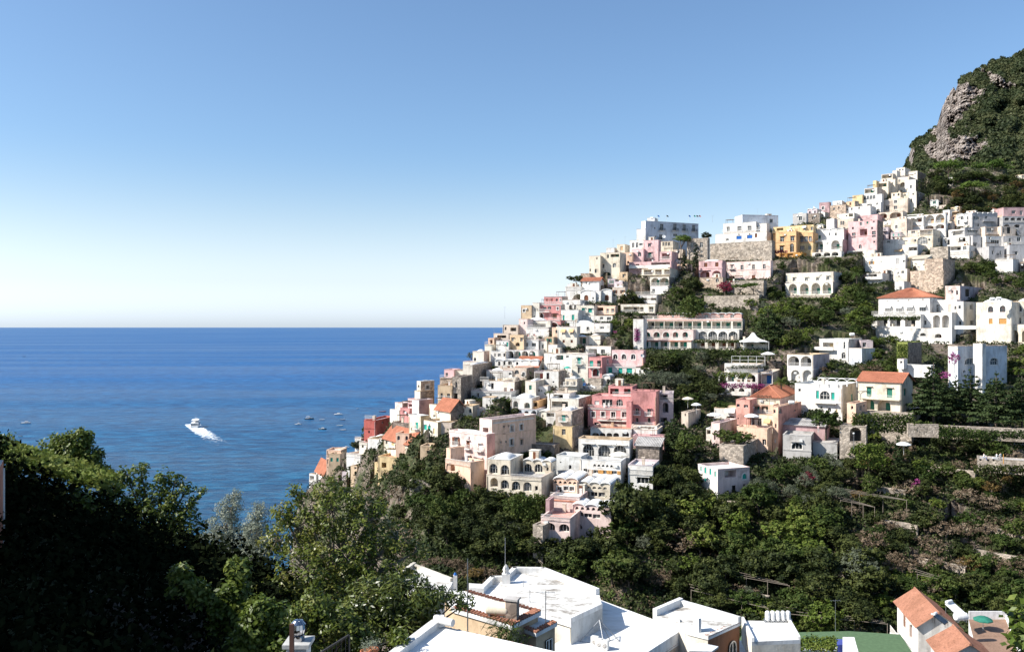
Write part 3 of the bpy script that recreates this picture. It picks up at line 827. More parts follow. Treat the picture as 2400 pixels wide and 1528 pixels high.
def facade_details():
    """drain pipes, cables and condenser boxes on the walls"""
    r = random.Random(5); pm = paint('tan', .6, 'pipe_'); pg = paint('grey', .5, 'pipe_')
    for b in ALLB:
        if b.W < 3.5 or b.name != 'ok': continue
        Hh = b.z1-b.z0
        if r.random() < .6:
            h = round(Hh*.9); k = ('pipe', h, r.random() < .5)
            if k not in _cache:
                mb = MB(); mb.tube((0, -.07, .3), (0, -.07, h), .055, n=5); _cache[k] = mb.mesh('drainpipe', pm if k[2] else pg)
            obj('drainpipe', _cache[k], b.root, b.L@Matrix.Translation((r.choice([.18, b.W-.18]), 0, 0)))
        if r.random() < .35:
            if 'ac' not in _cache: mb = MB(); mb.box(-.35, -.3, 0, .35, 0, .5); _cache['ac'] = mb.mesh('air_conditioner', paint('offgrey', .5))
            obj('air_conditioner', _cache['ac'], b.root, b.L@Matrix.Translation((r.uniform(.8, b.W-.8), -.005, max(.5, Hh-r.uniform(.9, 1.4)))))
# ------------------------------------------------------------------ the town, house by house (pixels of the photograph)
B = block
def build_town():
    # --- the skyline hotel and its neighbours
    B(1513, 1637, 1503, 518, 578, 'bluewhite', 'f', ["wbj 1551 533 7 15", "wbj 1582-1626*3 533 7 15", "wbj 1549 556 7 12", "w 1535 535 3 4", "w 1537 555 3 4", "w 1583 551 9 6", "w 1604 555 5 10"], a=-.42, label='large white hotel on the left skyline with small railed balconies', name='hotel', cat='hotel', sh='blue')
    B(1492, 1513, 0, 537, 578, 'white', 'f', dp=5)
    B(1517, 1534, 0, 511, 519, 'lwhite', 'd', dD=5, dp=5)
    B(1476, 1508, 0, 563, 590, 'white', 'f', ["w 1484-1493*2 575 5 11", "w 1502 573 7 5"], label='white sunroom house beside the pink tower below the skyline hotel', D=325)
    B(1508, 1543, 1549, 563, 612, 'pink', 'f', ["wk 1522 575 6 8", "dkb 1523 598 7 11"], label='pink tower house below the skyline hotel')
    B(1482, 1508, 0, 584, 612, 'pink', 'f', ["a 1499 596 7 10"])
    B(1545, 1577, 0, 566, 590, 'cream', 'f', ["w 1555-1568*3 572 4 8", "w 1547 573 3 6"], sh='white', dD=2)
    B(1545, 1575, 0, 590, 612, 'pink', 'f', ["l 1560 600 16 12 brown", "Bs 1545-1575 608"], dD=-2)
    B(1474, 1573, 0, 612, 632, 'pink', 'f', ["l 1494 624 8 10 brown", "l 1548 621 40 12 brown", "Bq 1476-1572 629", "w 1488 620 3 3"], dD=-5, rc='offgrey')
    B(1421, 1440, 0, 581, 594, 'white', 'f', label='small white rooftop cube on the left skyline', D=345, dp=5)
    B(1446, 1465, 1481, 573, 596, 'cream', 'f', ["d 1457 582 5 8 orange"], label='cream rooftop house left of the pink tower', D=338)
    B(1407, 1453, 0, 592, 640, 'cream', 'f', ["l 1441 599 18 7", "w 1425 601 4 8", "wk 1413 624 6 9", "a 1440 622 8 10", "L 1422 642 16 8"], label='cream stepped house on the left ridge below the skyline')
    B(1453, 1482, 0, 592, 622, 'peach', 'f', ["w 1459 598 4 5", "w 1460 617 3 3", "w 1472 615 4 6"], dD=3)
    B(1381, 1407, 0, 600, 645, 'cream', 'f', ["w 1399 606 3 4", "a 1396 635 4 9", "a 1382 633 3 7"], dD=2)
    B(1361, 1382, 0, 641, 655, 'warmstone', 'f', dD=3)
    B(1364, 1404, 0, 658, 668, 'white', 'g', ["w 1375 663 4 5"], rc=None, dp=6, label='low white house with a faded tile roof under the cream ridge houses')
    B(1504, 1571, 1597, 629, 649, 'cream', 'D', ["l 1519 638 18 11 brown", "l 1543 638 14 11 brown", "l 1564 638 12 11 brown", "B 1504-1572 645"], D=300, label='cream villa with a loggia over two arches below the pink terrace')
    B(1524, 1568, 1596, 649, 671, 'ivory', 'f', ["Li 1536 660 18 17", "Li 1559 660 18 17"], D=298, sidecol='stone')
    B(1524, 1568, 1575, 670, 690, 'white', 'f', ["w 1532 682 6 9", "w 1558 684 7 4"], D=296)
    B(1610, 1659, 1663, 558, 608, 'stone', 'f', ["w 1622 574 6 11", "w 1644 574 6 11", "w 1622 589 4 5", "w 1643 600 4 6", "L 1603 590 12 14", "w 1644 590 5 5"], label='ruined stone house behind the umbrella pine')
    B(1664, 1809, 1816, 564, 612, 'stone', 'f', a=.62, dp=4, pp=.1, label='tall curved stone retaining wall under the blue door villa', name='retaining_wall', cat='wall', rc='stone', dD=4)
    B(1677, 1797, 0, 543, 572, 'white', 'f', ["s 1732 557 11 8 blue", "s 1757 555 11 8 blue", "d 1772 552 5 9 brown", "w 1705 562 5 5", "w 1732 550 3 3", "w 1757 549 3 3", "Bs 1692-1797 544"], D=336, label='white villa with two blue doors above the curved stone wall')
    B(1695, 1772, 0, 520, 545, 'white', 'f', ["w 1707 537 6 10", "wt 1733 536 8 10", "wt 1757 535 8 10"], D=339)
    B(1770, 1797, 0, 524, 545, 'white', 'f', ["w 1773 534 5 6"], D=338, dp=5)
    B(1740, 1824, 1722, 504, 560, 'bluewhite', 'f', ["w 1808 518 7 9", "d 1806 542 5 12 green"], D=352, a=-.15)
    B(1638, 1693, 1701, 611, 662, 'pink', 'd', ["s 1654 621 7 9 brown", "s 1680 620 7 9 brown", "Lk 1652 643 20 15 brown", "L 1679 643 18 16 brown", "C 1638-1693 630 1"], label='pink villa with two arches left of the long pale pink house', D=306)
    B(1703, 1806, 1812, 611, 656, 'palepink', 'f', ["wkb 1715 626 5 9", "w 1739 628 6 13", "w 1766 627 6 13", "w 1791 626 6 13", "L 1715 651 13 9 black", "d 1766 650 7 10 brown", "C 1703-1806 634 1"], label='long pale pink house with four tall windows below the curved wall', D=306)
    B(1640, 1694, 1702, 650, 672, 'warmstone', 'f', ["a 1681 657 6 9"], dD=-2, dp=4)
    B(1704, 1790, 1797, 657, 690, 'stone', 'f', ["w 1727 660 9 3"], dp=5)
    B(1650, 1779, 1783, 692, 724, 'stone', 'f', dp=3, pp=.1, label='grey stone terrace wall above the balconied hotel', name='retaining_wall', cat='wall', rc='stone')
    B(1842, 1954, 1977, 637, 664, 'ivory', 'f', ["ak 1861 655 6 8", "ak 1890 655 7 9", "ak 1916 654 6 7", "ak 1940 652 7 9"], side=["a 1961 652 4 8", "a 1967 652 4 9", "a 1974 652 3 9"], D=298, label='cream villa with hooded windows over four arches on the green slope')
    B(1840, 1952, 1972, 661, 692, 'ivory', 'f', ["Li 1858 677 17 22", "Li 1885 677 18 23", "Li 1912 676 18 24", "Li 1938 675 18 24", "C 1842-1950 661 1"], D=294, sidecol='beige')
    B(1835, 1945, 0, 692, 702, 'stone', 'f', D=289, dp=5)
    B(1812, 1907, 1912, 527, 592, 'yellow', 'f', ["l 1828 540 14 10 green", "wkn 1886 535 6 9", "w 1903 536 5 8", "Bq 1812-1865 547"], D=332, label='yellow and orange house with stacked balconies near the right skyline')
    B(1818, 1866, 0, 542, 592, 'orange', 'f', ["wk 1833 562 8 13", "wk 1857 561 8 13", "wk 1832 583 8 12", "a 1856 581 8 19", "C 1818-1866 568 1"], D=328)
    B(1868, 1905, 0, 545, 570, 'orange', 'f', ["w 1879 561 8 13", "w 1889 561 8 13", "w 1899 561 6 13", "Bs 1868-1905 568"], D=329.5)
    B(1868, 1906, 0, 570, 592, 'yellow', 'f', ["w 1880 581 10 9", "w 1898 581 7 9"], D=329)
    B(1826, 1880, 0, 592, 606, 'ochre', 'f', ["l 1852 598 12 9", "l 1834 599 9 8 black"], D=326)
    B(1903, 1975, 1991, 561, 596, 'white', 'f', ["Li 1919 573 18 19", "Li 1938 573 18 20", "Li 1958 572 18 20"], D=326, sidecol='mauve', label='white house with three green planted arches beside the yellow house')
    B(1912, 1978, 1990, 534, 562, 'white', 'v', ["s 1921 556 5 8", "w 1944 549 3 6", "w 1959 549 4 6"], D=329, sidecol='mauve')
    B(1903, 1972, 1978, 589, 602, 'white', 'f', ["L 1917 596 14 8 black", "L 1938 595 14 8 black", "L 1957 594 14 8 black"], D=322)
    B(1937, 1955, 1962, 513, 534, 'white', 'D', D=334, label='small white domed house left of the big pink house', sidecol='grey')
    B(1963, 2000, 0, 512, 535, 'beige', 'D', ["w 1972 523 4 9", "w 1977 523 3 9"], D=340, label='beige domed rooftop house behind the pink house')
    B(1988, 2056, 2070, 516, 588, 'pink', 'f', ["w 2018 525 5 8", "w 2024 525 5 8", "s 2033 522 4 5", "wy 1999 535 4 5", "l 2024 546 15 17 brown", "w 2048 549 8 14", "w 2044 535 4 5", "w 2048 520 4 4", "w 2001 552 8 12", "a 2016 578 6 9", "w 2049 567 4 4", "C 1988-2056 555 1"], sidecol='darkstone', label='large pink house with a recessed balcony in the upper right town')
    B(2000, 2058, 2095, 503, 520, 'pink', 'f', ["w 2036 520 5 4"], D=348)
    B(1985, 2050, 0, 586, 597, 'ivory', 'f', ["l 2005 593 30 8 brown"], D=322, rc='beige')
    B(1858, 1890, 1893, 500, 524, 'grey', 'D', ["wt 1876 512 7 9"], D=345, label='grey stone house with a white dome behind the yellow house')
    B(1893, 1922, 0, 500, 524, 'darkstone', 'f', ["w 1906 511 5 6"], D=350, sidecol='darkstone')
    B(1920, 1944, 1948, 474, 500, 'mauve', 'f', ["wt 1929 488 5 7"], D=365, label='dark reddish stone tower on the right skyline')
    B(1945, 1982, 0, 480, 512, 'warmstone', 'f', ["w 1955 490 4 5", "w 1966 487 3 5"], D=362)
    B(1978, 2040, 0, 482, 500, 'white', 'f', ["w 1985 488 4 6", "w 1996 487 4 6", "w 2014 484 4 5"], D=352, label='long low white house right of the stone tower')
    B(1962, 2002, 0, 499, 513, 'ivory', 'f', ["l 1994 503 9 7", "w 1984 506 3 3"], D=349)
    # --- upper right, the crowded spur
    B(1998, 2022, 0, 457, 480, 'yellow', 'f', D=368, label='small yellow house on the skyline of the upper spur')
    B(2026, 2056, 2087, 440, 458, 'ivory', 'f', ["l 2038 447 20 9", "w 2050 446 4 5"], D=368, sidecol='beige', label='white terrace house with a grey side on the upper spur')
    B(2022, 2067, 2070, 455, 475, 'white', 'f', ["w 2027-2049*4 463 5 8", "l 2059 461 12 8 black"], D=364, label='white house with a glazed strip of windows on the spur')
    B(2000, 2064, 2069, 474, 502, 'white', 'f', ["w 2038 481 10 6", "wk 2014 484 4 6", "w 2056 474 4 4", "a 2058 495 7 10", "wn 2035 495 14 6"], D=358, label='white house with a canopied window and small arch on the spur')
    B(2086, 2131, 2146, 462, 478, 'white', 'f', ["l 2103 462 10 10 black", "w 2120 466 5 6", "w 2090 464 5 7 orange"], D=367)
    B(2067, 2128, 2142, 464, 500, 'beige', 'f', ["wt 2099 473 6 7", "w 2099 487 7 8", "wk 2080 488 7 9"], D=360, label='beige house with small square windows hung with washing')
    B(2046, 2054, 0, 424, 438, 'yellow', 'f', dp=4, D=376, label='narrow yellow skyline house on the upper spur')
    B(2054, 2082, 2088, 425, 442, 'cream', 'f', ["l 2068 434 18 8", "w 2058 432 3 5"], D=375)
    B(2066, 2092, 0, 407, 426, 'cream', 'f', ["l 2079 413 20 8 black"], D=382, label='cream terrace with a flat canopy stepping up the spur', dp=6)
    B(2092, 2102, 0, 400, 424, 'ivory', 'f', ["w 2097 410 3 5"], D=384, dp=5)
    B(2101, 2121, 0, 393, 408, 'ivory', 'f', ["w 2109 399 4 4", "w 2116 398 3 4"], D=388, label='topmost small cream house at the foot of the mountain')
    B(2104, 2131, 2147, 414, 448, 'cream', 'f', ["L 2116 433 12 10 black", "w 2108 424 4 5"], sidecol='beige', D=378, label='tall cream house with a dark arch near the top of the spur')
    B(2085, 2098, 2104, 420, 445, 'cream', 'f', ["w 2091 430 3 4"], D=377, dp=5)
    B(2123, 2150, 2181, 401, 418, 'ivory', 'f', ["w 2145 407 3 3"], D=386, sidecol='darkstone', label='cream house with a white roof slab at the top of the spur')
    B(2120, 2146, 2182, 421, 452, 'white', 'f', ["w 2135 438 4 8", "w 2126 446 4 6"], sidecol='darkstone', D=376, label='white house with an overgrown ruined side wall')
    B(2130, 2148, 2189, 449, 503, 'ivory', 'f', ["a 2136 470 3 8", "w 2140 455 3 4"], side=["a 2167 479 22 20 white", "w 2155 455 5 8", "w 2179 454 5 7"], sidecol='darkstone', D=362, label='tall house with a shaded brown side and a large arched window')
    B(2058, 2116, 2126, 495, 513, 'beige', 'f', ["L 2069 504 17 11 brown", "L 2099 503 24 13 brown"], D=347, label='beige house with two wide open arches', sidecol='beige')
    B(2088, 2125, 0, 512, 546, 'beige', 'f', ["wt 2101 532 5 8"], D=338, label='plain square beige house with one small window')
    B(2126, 2165, 0, 506, 532, 'white', 'f', ["l 2148 516 24 10 brown", "s 2130 518 4 7 black", "C 2126-2165 505 1"], D=342, label='white house with a long open veranda in the spur')
    B(2165, 2216, 2220, 500, 552, 'white', 'f', ["L 2179 514 19 20 ochre", "L 2203 513 19 20 ochre", "Bs 2166-2216 525", "L 2178 533 18 8 brown", "L 2203 531 18 10 brown"], D=338, label='white house with two arches and ochre shuttered doors')
    B(2118, 2186, 2208, 537, 555, 'cream', 'f', ["l 2171 543 26 12 black", "w 2140 543 8 6"], D=332, label='large cream house with an arched balcony window between two round windows')
    B(2105, 2187, 2207, 552, 586, 'cream', 'f', ["a 2162 564 22 17", "r 2145 564 5 6", "r 2178 562 5 6", "Bs 2106-2187 554", "w 2122 565 9 2"], D=329, side=["w 2201 563 5 10"])
    B(2062, 2150, 2186, 572, 606, 'white', 'f', ["wn 2107 588 14 6 orange", "w 2070 575 7 4", "l 2160 582 18 8 black"], D=323, label='broad white terrace house under the cream house')
    B(2070, 2106, 0, 561, 574, 'white', 'f', ["w 2082 567 6 4"], D=327)
    B(2028, 2122, 2128, 598, 640, 'white', 'f', ["o 2043 616 5 7 ochre", "s 2104 612 8 13 grey", "w 2127 612 5 5", "s 2066 613 1 1"], D=313, label='white house with ochre shutters above the stone arch')
    B(2121, 2133, 2147, 605, 636, 'yellow', 'f', ["w 2127 611 6 5"], D=314)
    B(2070, 2126, 2132, 630, 664, 'ivory', 'f', ["Lg 2084 641 18 26 black", "w 2116 638 6 6", "w 2107 648 3 3"], D=309, label='rough white wall with one large stone arch', name='house')
    B(2030, 2068, 0, 640, 668, 'white', 'f', ["l 2045 646 18 8 black", "Bq 2030-2068 655"], D=306, label='low white terrace left of the stone arch')
    B(2180, 2222, 2226, 578, 608, 'stone', 'f', D=318, label='grey brown stone cube above the old stone tower', pp=.1, rc='stone')
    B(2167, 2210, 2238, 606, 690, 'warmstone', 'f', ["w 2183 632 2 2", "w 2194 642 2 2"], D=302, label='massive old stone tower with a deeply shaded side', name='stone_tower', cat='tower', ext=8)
    B(2133, 2212, 2232, 633, 690, 'warmstone', 'f', ["w 2190 675 5 8", "w 2151 676 5 8"], D=299, ext=8, pp=.1, rc='warmstone')
    B(2120, 2168, 0, 607, 622, 'ivory', 's', D=311, rc='cream', rise=2)
    B(2097, 2119, 0, 660, 684, 'white', 'f', ["w 2111 677 5 9"], D=298, label='small white hut at the foot of the stone tower')
    B(2298, 2337, 2348, 484, 506, 'white', 'G', D=352, label='white gabled house high in the right cluster')
    B(2242, 2278, 0, 499, 534, 'white', 'v', ["a 2269 511 6 8", "a 2255 511 6 8", "wn 2262 520 7 5", "w 2247 521 4 9"], D=343, label='white vaulted house in the right cluster with a small awning')
    B(2278, 2338, 2330, 499, 534, 'shaded_white', 'v', ["a 2287 511 15 9", "w 2311 511 5 7", "Bq 2302-2330 519", "a 2293 528 4 6"], D=342, a=-.1, label='shaded white vaulted house in the right cluster with an arched window')
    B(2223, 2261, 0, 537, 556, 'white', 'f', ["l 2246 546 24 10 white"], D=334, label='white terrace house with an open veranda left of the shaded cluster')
    B(2261, 2298, 2255, 534, 560, 'shaded_white', 'f', ["w 2280 543 22 6", "w 2270 555 8 6", "Bs 2262-2298 549"], D=334, a=-.15)
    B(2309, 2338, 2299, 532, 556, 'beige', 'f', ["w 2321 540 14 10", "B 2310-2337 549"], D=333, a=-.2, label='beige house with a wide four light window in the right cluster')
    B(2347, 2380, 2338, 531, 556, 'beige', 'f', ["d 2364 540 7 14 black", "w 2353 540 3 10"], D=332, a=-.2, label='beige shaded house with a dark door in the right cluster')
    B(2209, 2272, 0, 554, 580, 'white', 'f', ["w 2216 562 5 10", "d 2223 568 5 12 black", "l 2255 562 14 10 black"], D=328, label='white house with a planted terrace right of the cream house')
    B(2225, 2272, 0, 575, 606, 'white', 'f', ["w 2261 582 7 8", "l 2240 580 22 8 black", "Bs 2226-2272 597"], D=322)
    B(2280, 2299, 2272, 552, 592, 'shaded_white', 'f', ["w 2288 563 18 5", "w 2285 574 8 10"], D=327, a=-.1)
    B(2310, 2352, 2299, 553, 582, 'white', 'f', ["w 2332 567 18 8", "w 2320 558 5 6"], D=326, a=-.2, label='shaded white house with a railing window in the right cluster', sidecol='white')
    B(2318, 2354, 2286, 578, 612, 'shaded_white', 'f', ["w 2327 592 3 8", "w 2339 596 5 6", "a 2345 592 4 8"], D=319, a=-.1, label='white shaded house above the green gully')
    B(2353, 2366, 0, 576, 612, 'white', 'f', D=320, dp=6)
    B(2366, 2425, 0, 574, 606, 'shaded_white', 'f', ["w 2382 593 7 8", "w 2412 593 7 8"], D=318, a=0.0, label='plain pale house at the right edge with one square window')
    B(2352, 2440, 0, 554, 575, 'shaded_white', 'f', ["w 2367 563 5 10", "w 2388 560 8 10", "w 2410 560 8 10", "Bs 2352-2440 573"], D=326, a=0, label='shaded house with dark windows at the right edge')
    B(2350, 2440, 0, 508, 534, 'shaded_white', 'f', ["L 2360-2432*6 514 10 7 black", "Bs 2350-2440 522", "L 2360-2432*4 530 12 7 black"], D=340, a=0, label='shaded arcaded house at the right edge')
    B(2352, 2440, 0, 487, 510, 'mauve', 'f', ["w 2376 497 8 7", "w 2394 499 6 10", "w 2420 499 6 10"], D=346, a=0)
    B(2340, 2370, 0, 488, 502, 'white', 'f', ["Bs 2350-2370 496"], D=348, a=.4, label='white terrace beside the white gabled house', dp=4)
    B(2333, 2374, 2388, 607, 642, 'white', 'f', ["Bs 2334-2372 612"], D=312, label='white rounded house above the gully trees')
    B(2390, 2440, 0, 612, 640, 'darkstone', 'f', ["l 2400 624 14 12 black"], D=310, label='dark stone outbuilding at the right edge')
    B(2378, 2440, 0, 405, 420, 'cream', 'f', ["w 2384-2425*4 411 4 6"], D=400, a=.8, label='cream house at the right edge below the mountain')
    B(2214, 2238, 2370, 416, 438, 'ivory', 'f', D=392, a=.72, dp=24, label='long low white house behind the umbrella pines', sidecol='greypink')
    # --- middle right: the red roofed villa and its wings
    B(2215, 2250, 2372, 670, 708, 'palepink', 'f', ["w 2243 686 4 10", "w 2232 684 4 6"], side=["dk 2267 687 9 16 black", "wk 2310 685 8 9 grey", "wk 2350 685 8 9 grey"], D=281, sidecol='greypink', label='long flat roofed mauve house above the red roofed villa')
    B(2059, 2179, 2208, 696, 740, 'white', 'h', ["wnb 2081 724 13 14", "wnb 2107 724 13 14", "wnb 2132 723 13 14", "wn 2162 722 14 15", "r 2079 706 3 4", "r 2105 705 3 4", "r 2130 704 3 4", "r 2163 703 3 4"], D=262, rise=3.0, label='white villa with a red tiled hip roof and four awnings', name='villa', cat='villa')
    B(2178, 2242, 2252, 703, 736, 'white', 'f', ["w 2198 723 7 17", "s 2226 722 6 17 beige", "w 2249 721 4 8"], D=260)
    B(2243, 2258, 2287, 707, 768, 'white', 'f', ["w 2249 720 5 8 grey", "w 2250 757 5 8"], side=["w 2277 720 8 10", "w 2278 757 8 10"], D=256, sidecol='ivory')
    B(2042, 2158, 0, 737, 772, 'white', 'f', ["l 2068 754 22 20 black", "l 2098 754 22 20 black", "l 2133 755 22 20 black", "Bs 2043-2157 737"], D=257)
    B(2158, 2231, 2243, 733, 790, 'white', 'f', ["L 2195 753 15 28 white", "L 2216 753 15 28 white", "w 2167 756 7 10"], D=254)
    B(2061, 2231, 2240, 770, 806, 'white', 'f', ["L 2199 787 14 9 brown", "L 2163 784 12 7 white", "Bq 2240-2290 770"], D=250)
    B(2288, 2371, 0, 708, 806, 'ivory', 'd', ["ayt 2322 725 11 13", "ayt 2350 724 12 14", "s 2322 753 8 12 ochre", "s 2350 753 16 12 ochre"], D=248, label='tall ivory house with arched windows and ochre shutters at the right')
    B(2371, 2440, 0, 706, 765, 'cream', 'd', ["at 2386 723 16 14 orange", "w 2387 752 10 14", "at 2420 723 16 14"], D=248.5)
    B(2361, 2440, 0, 761, 808, 'cream', 'f', ["L 2378 788 16 26 black", "L 2404 788 16 26 black"], D=244)
    B(2244, 2360, 2222, 812, 905, 'bluewhite', 'f', ["at 2274 847 22 14", "at 2329 847 16 15", "w 2294 868 4 5", "w 2260 871 5 6", "w 2298 860 2 2"], side=["at 2233 844 7 12 orange"], D=218, a=-.45, label='white buttressed house with two wide arched windows at the right', ext=8, dp=9, sidecol='white')
    B(2302, 2311, 2297, 806, 905, 'white', 'f', D=216.5, a=-.45, dp=2, ext=8, pp=.1)
    B(2245, 2250, 2243, 820, 905, 'bluewhite', 'f', D=217, a=-.45, dp=1.4, ext=8, pp=.1)
    B(2102, 2127, 2160, 803, 852, 'olive', 'f', ["w 2115 819 5 7", "w 2117 840 6 6"], D=226, sidecol='darkstone', label='small square tower wrapped in yellow green ivy', cat='tower', name='ivy_tower')
    B(2103, 2118, 0, 842, 855, 'white', 'f', ['w 2112 849 4 5'], D=218, dp=3, ext=1)
    B(2106, 2182, 0, 857, 878, 'white', 'f', D=216, dp=3, pp=.1, ext=.8, label='rough white garden wall below the ivy tower', name='garden_wall', cat='wall')
    B(1920, 1989, 2020, 795, 850, 'white', 'f', ["l 1941 811 22 15 yellow", "w 1979 809 4 15", "a 1977 833 8 14", "Bq 1906-1955 819"], D=243, sidecol='grey', label='white house with a yellow lined loggia and roof railings')
    B(1990, 2020, 0, 817, 862, 'bluewhite', 'f', ["w 2007 853 8 8"], D=238, a=.9, dp=7)
    B(2018, 2046, 0, 798, 840, 'greypink', 'f', ["w 2026 808 8 10"], D=246, a=.2)
    B(1845, 1906, 1944, 832, 868, 'white', 'f', ["Li 1860 846 23 22 black", "Li 1889 847 23 23 black", "L 1912 849 7 20"], D=229, sidecol='greypink', label='white house with two tiers of tall arches facing the gorge', rc='offgrey')
    B(1847, 1906, 1940, 866, 902, 'white', 'f', ["L 1864 881 18 26 white", "L 1892 881 18 26 white"], D=228, sidecol='greypink')
    B(1735, 1797, 0, 799, 822, 'ivory', 'f', ["l 1758 811 14 10 green", "B 1734-1790 819"], D=247, label='white terrace pavilion under the tent roof')
    # --- the balconied hotel in the centre
    S = 1.7
    B(1541, 1738, 1742, 733, 752, 'salmon', 'v', ["w 1577 741 5 7", "w 1597 740 8 7", "w 1625 741 8 8", "w 1655 741 8 8", "w 1692 741 8 8", "w 1716 741 8 8", "B 1508-1738 747"], D=266, dp=5, a=.36, label='long terraced hotel with stacked balconies and a scalloped salmon top floor', name='terraced_hotel', cat='hotel')
    B(1509, 1740, 1746, 748, 774, 'ivory', 'f', ["C 1509-1740 751 1 salmon", "C 1503-1625 774 1 brick", "l 1526 762 14 16 black", "l 1545 762 19 16", "l 1568 762 19 16", "l 1590 762 18 16 black", "l 1612 762 18 16", "l 1634 762 18 16", "l 1657 762 18 16", "l 1679 762 18 16", "l 1702 762 20 16", "l 1728 762 19 16", "B 1508-1738 772"], D=262, a=.36, rc='offgrey')
    B(1501, 1625, 0, 773, 798, 'palepink', 'f', ["Lt 1517 785 12 13 teal", "Lt 1539 785 13 13 teal", "Lt 1561 785 13 13 teal", "Lt 1583 785 11 13 teal", "Lt 1606 785 11 13 teal", "B 1502-1625 796"], D=257, a=.36)
    B(1625, 1732, 1746, 773, 798, 'white', 'f', ["Lg 1647 787 19 20 white", "Lg 1670 787 19 20", "Lg 1694 787 19 20", "Lg 1718 787 19 20 white", "Bs 1636-1732 797"], D=257.5, a=.36)
    B(1495, 1620, 0, 798, 824, 'ivory', 'f', ["C 1495-1620 799 1 brick", "l 1513 808 12 16 teal", "l 1534 808 16 16", "l 1556 808 14 16", "l 1580 808 16 16", "l 1602 808 14 16 teal", "B 1496-1618 819"], D=252, a=.36)
    B(1625, 1722, 0, 798, 824, 'ivory', 'f', ["l 1643 809 16 16 brown", "l 1668 809 16 16 brown", "l 1693 809 16 16 brown", "l 1714 809 14 16 brown", "B 1626-1722 819"], D=252.5, a=.36)
    B(1484, 1508, 0, 748, 824, 'white', 'f', D=256, a=.36, dp=5)
    # --- the left town, top
    B(1360, 1396, 0, 679, 712, 'white', 'V', ["zt 1374 698 9 12 brown", "w 1390 699 3 5"], D=292, label='left of the two white vaulted chapels with brown arched shutters')
    B(1406, 1435, 1448, 678, 712, 'white', 'V', ["z 1422 698 9 13 brown", "w 1402 700 2 4"], D=292, label='right of the two white vaulted chapels with brown arched shutters')
    B(1394, 1408, 0, 682, 712, 'white', 'f', ["w 1390 699 3 5", "w 1402 699 3 4"], D=294, dp=5)
    B(1325, 1362, 1368, 672, 690, 'white', 'f', ["Bs 1326-1362 680"], D=297, label='white rooftop terrace left of the vaulted chapels')
    B(1330, 1348, 0, 666, 678, 'white', 'd', D=300, dp=5)
    B(1448, 1540, 1553, 692, 714, 'white', 'f', ["l 1478 703 28 10 green", "l 1509 703 12 9 green", "l 1532 703 12 9 green", "Bq 1450-1540 711", "Bs 1452-1542 691"], D=289, label='white terraced house with long awnings and two planted verandas')
    B(1455, 1536, 1552, 713, 737, 'ivory', 'f', ["l 1480 725 34 11 black", "l 1504 725 8 10 green", "l 1526 725 10 12 green", "B 1460-1536 733"], D=285)
    B(1275, 1317, 1331, 695, 722, 'rose', 'f', ["s 1282 703 3 5 red", "s 1294 703 4 5 red", "w 1305 703 4 5", "wt 1313 703 2 5", "Bs 1277-1317 695"], D=287, label='pink palace like house stepping down the left silhouette', sidecol='beige')
    B(1262, 1314, 1324, 714, 752, 'rose', 'f', ["w 1277 723 7 7 brown", "w 1288 722 7 7 brown", "wt 1307 723 4 6", "Lt 1266 741 9 12 salmon", "Lt 1278 741 9 12 salmon", "dk 1300 741 9 11 brown", "B 1264-1290 731", "Bs 1264-1318 714"], D=283, sidecol='beige')
    B(1248, 1264, 0, 710, 748, 'ivory', 'f', ["w 1254 726 2 6", "w 1259 726 2 6", "w 1252 742 3 5"], D=286, dp=6)
    B(1284, 1314, 0, 751, 770, 'rose', 'f', ["Lt 1298 763 15 14 salmon", "Bs 1284-1312 751"], D=279)
    B(1221, 1246, 1249, 716, 748, 'tan', 'f', ["wt 1228 728 4 6 teal"], D=292, label='brown stone cube house on the left silhouette', sidecol='darkstone')
    B(1216, 1236, 1251, 748, 782, 'palepink', 'f', ["w 1229 757 3 5"], D=284, label='small pink house under the brown stone cube')
    B(1233, 1286, 0, 767, 792, 'white', 'f', ["Bs 1234-1285 768", "s 1237 786 4 6 rose", "s 1252 785 4 4 rose"], D=273, label='white and pink terrace house with a large white awning')
    B(1238, 1290, 0, 752, 770, 'ivory', 'f', ["l 1262 763 30 8 brown"], D=278)
    B(1318, 1360, 0, 703, 730, 'white', 'f', ["a 1337 720 6 10 black", "a 1348 720 5 10 black", "w 1343 712 2 3"], D=286, label='white house with two small dark arched windows')
    B(1352, 1392, 1400, 717, 742, 'ivory', 'f', ["skt 1367 729 7 13 teal", "skt 1383 728 8 9 teal", "C 1352-1392 717 1"], D=283, label='ivory house with bright green shutters below the chapels')
    B(1393, 1443, 1448, 717, 740, 'peach', 'f', ["l 1407 725 12 8 brown", "w 1424 729 5 10", "w 1436 728 6 9", "B 1398-1440 736"], D=282, label='peach house with an orange awning loggia below the chapels')
    B(1315, 1356, 0, 727, 762, 'white', 'f', ["d 1321 745 4 12 teal", "d 1343 744 5 12 teal"], D=279, label='plain white house with two narrow green doors')
    B(1353, 1436, 1450, 740, 760, 'white', 'f', ["w 1410 746 6 6", "w 1427 747 8 7", "w 1384 745 2 5"], D=277, label='white house with a pink tinted terrace above the central stairs')
    B(1306, 1352, 1360, 766, 820, 'ivory', 'f', ["wn 1321 779 7 11 orange", "wn 1340 779 7 11 orange", "s 1321 800 5 7 brown", "s 1340 800 5 7 brown"], D=262, label='ivory house with two orange awnings over small brown shutters')
    B(1335, 1392, 1402, 757, 786, 'white', 'd', ["w 1378 771 6 9", "B 1354-1392 780"], D=268, label='white domed house with a shaded terrace in the left town')
    B(1393, 1430, 1436, 758, 796, 'white', 'f', ["w 1411 770 8 8", "Bq 1394-1430 777"], D=266, label='white house with one square window beside the stair ravine')
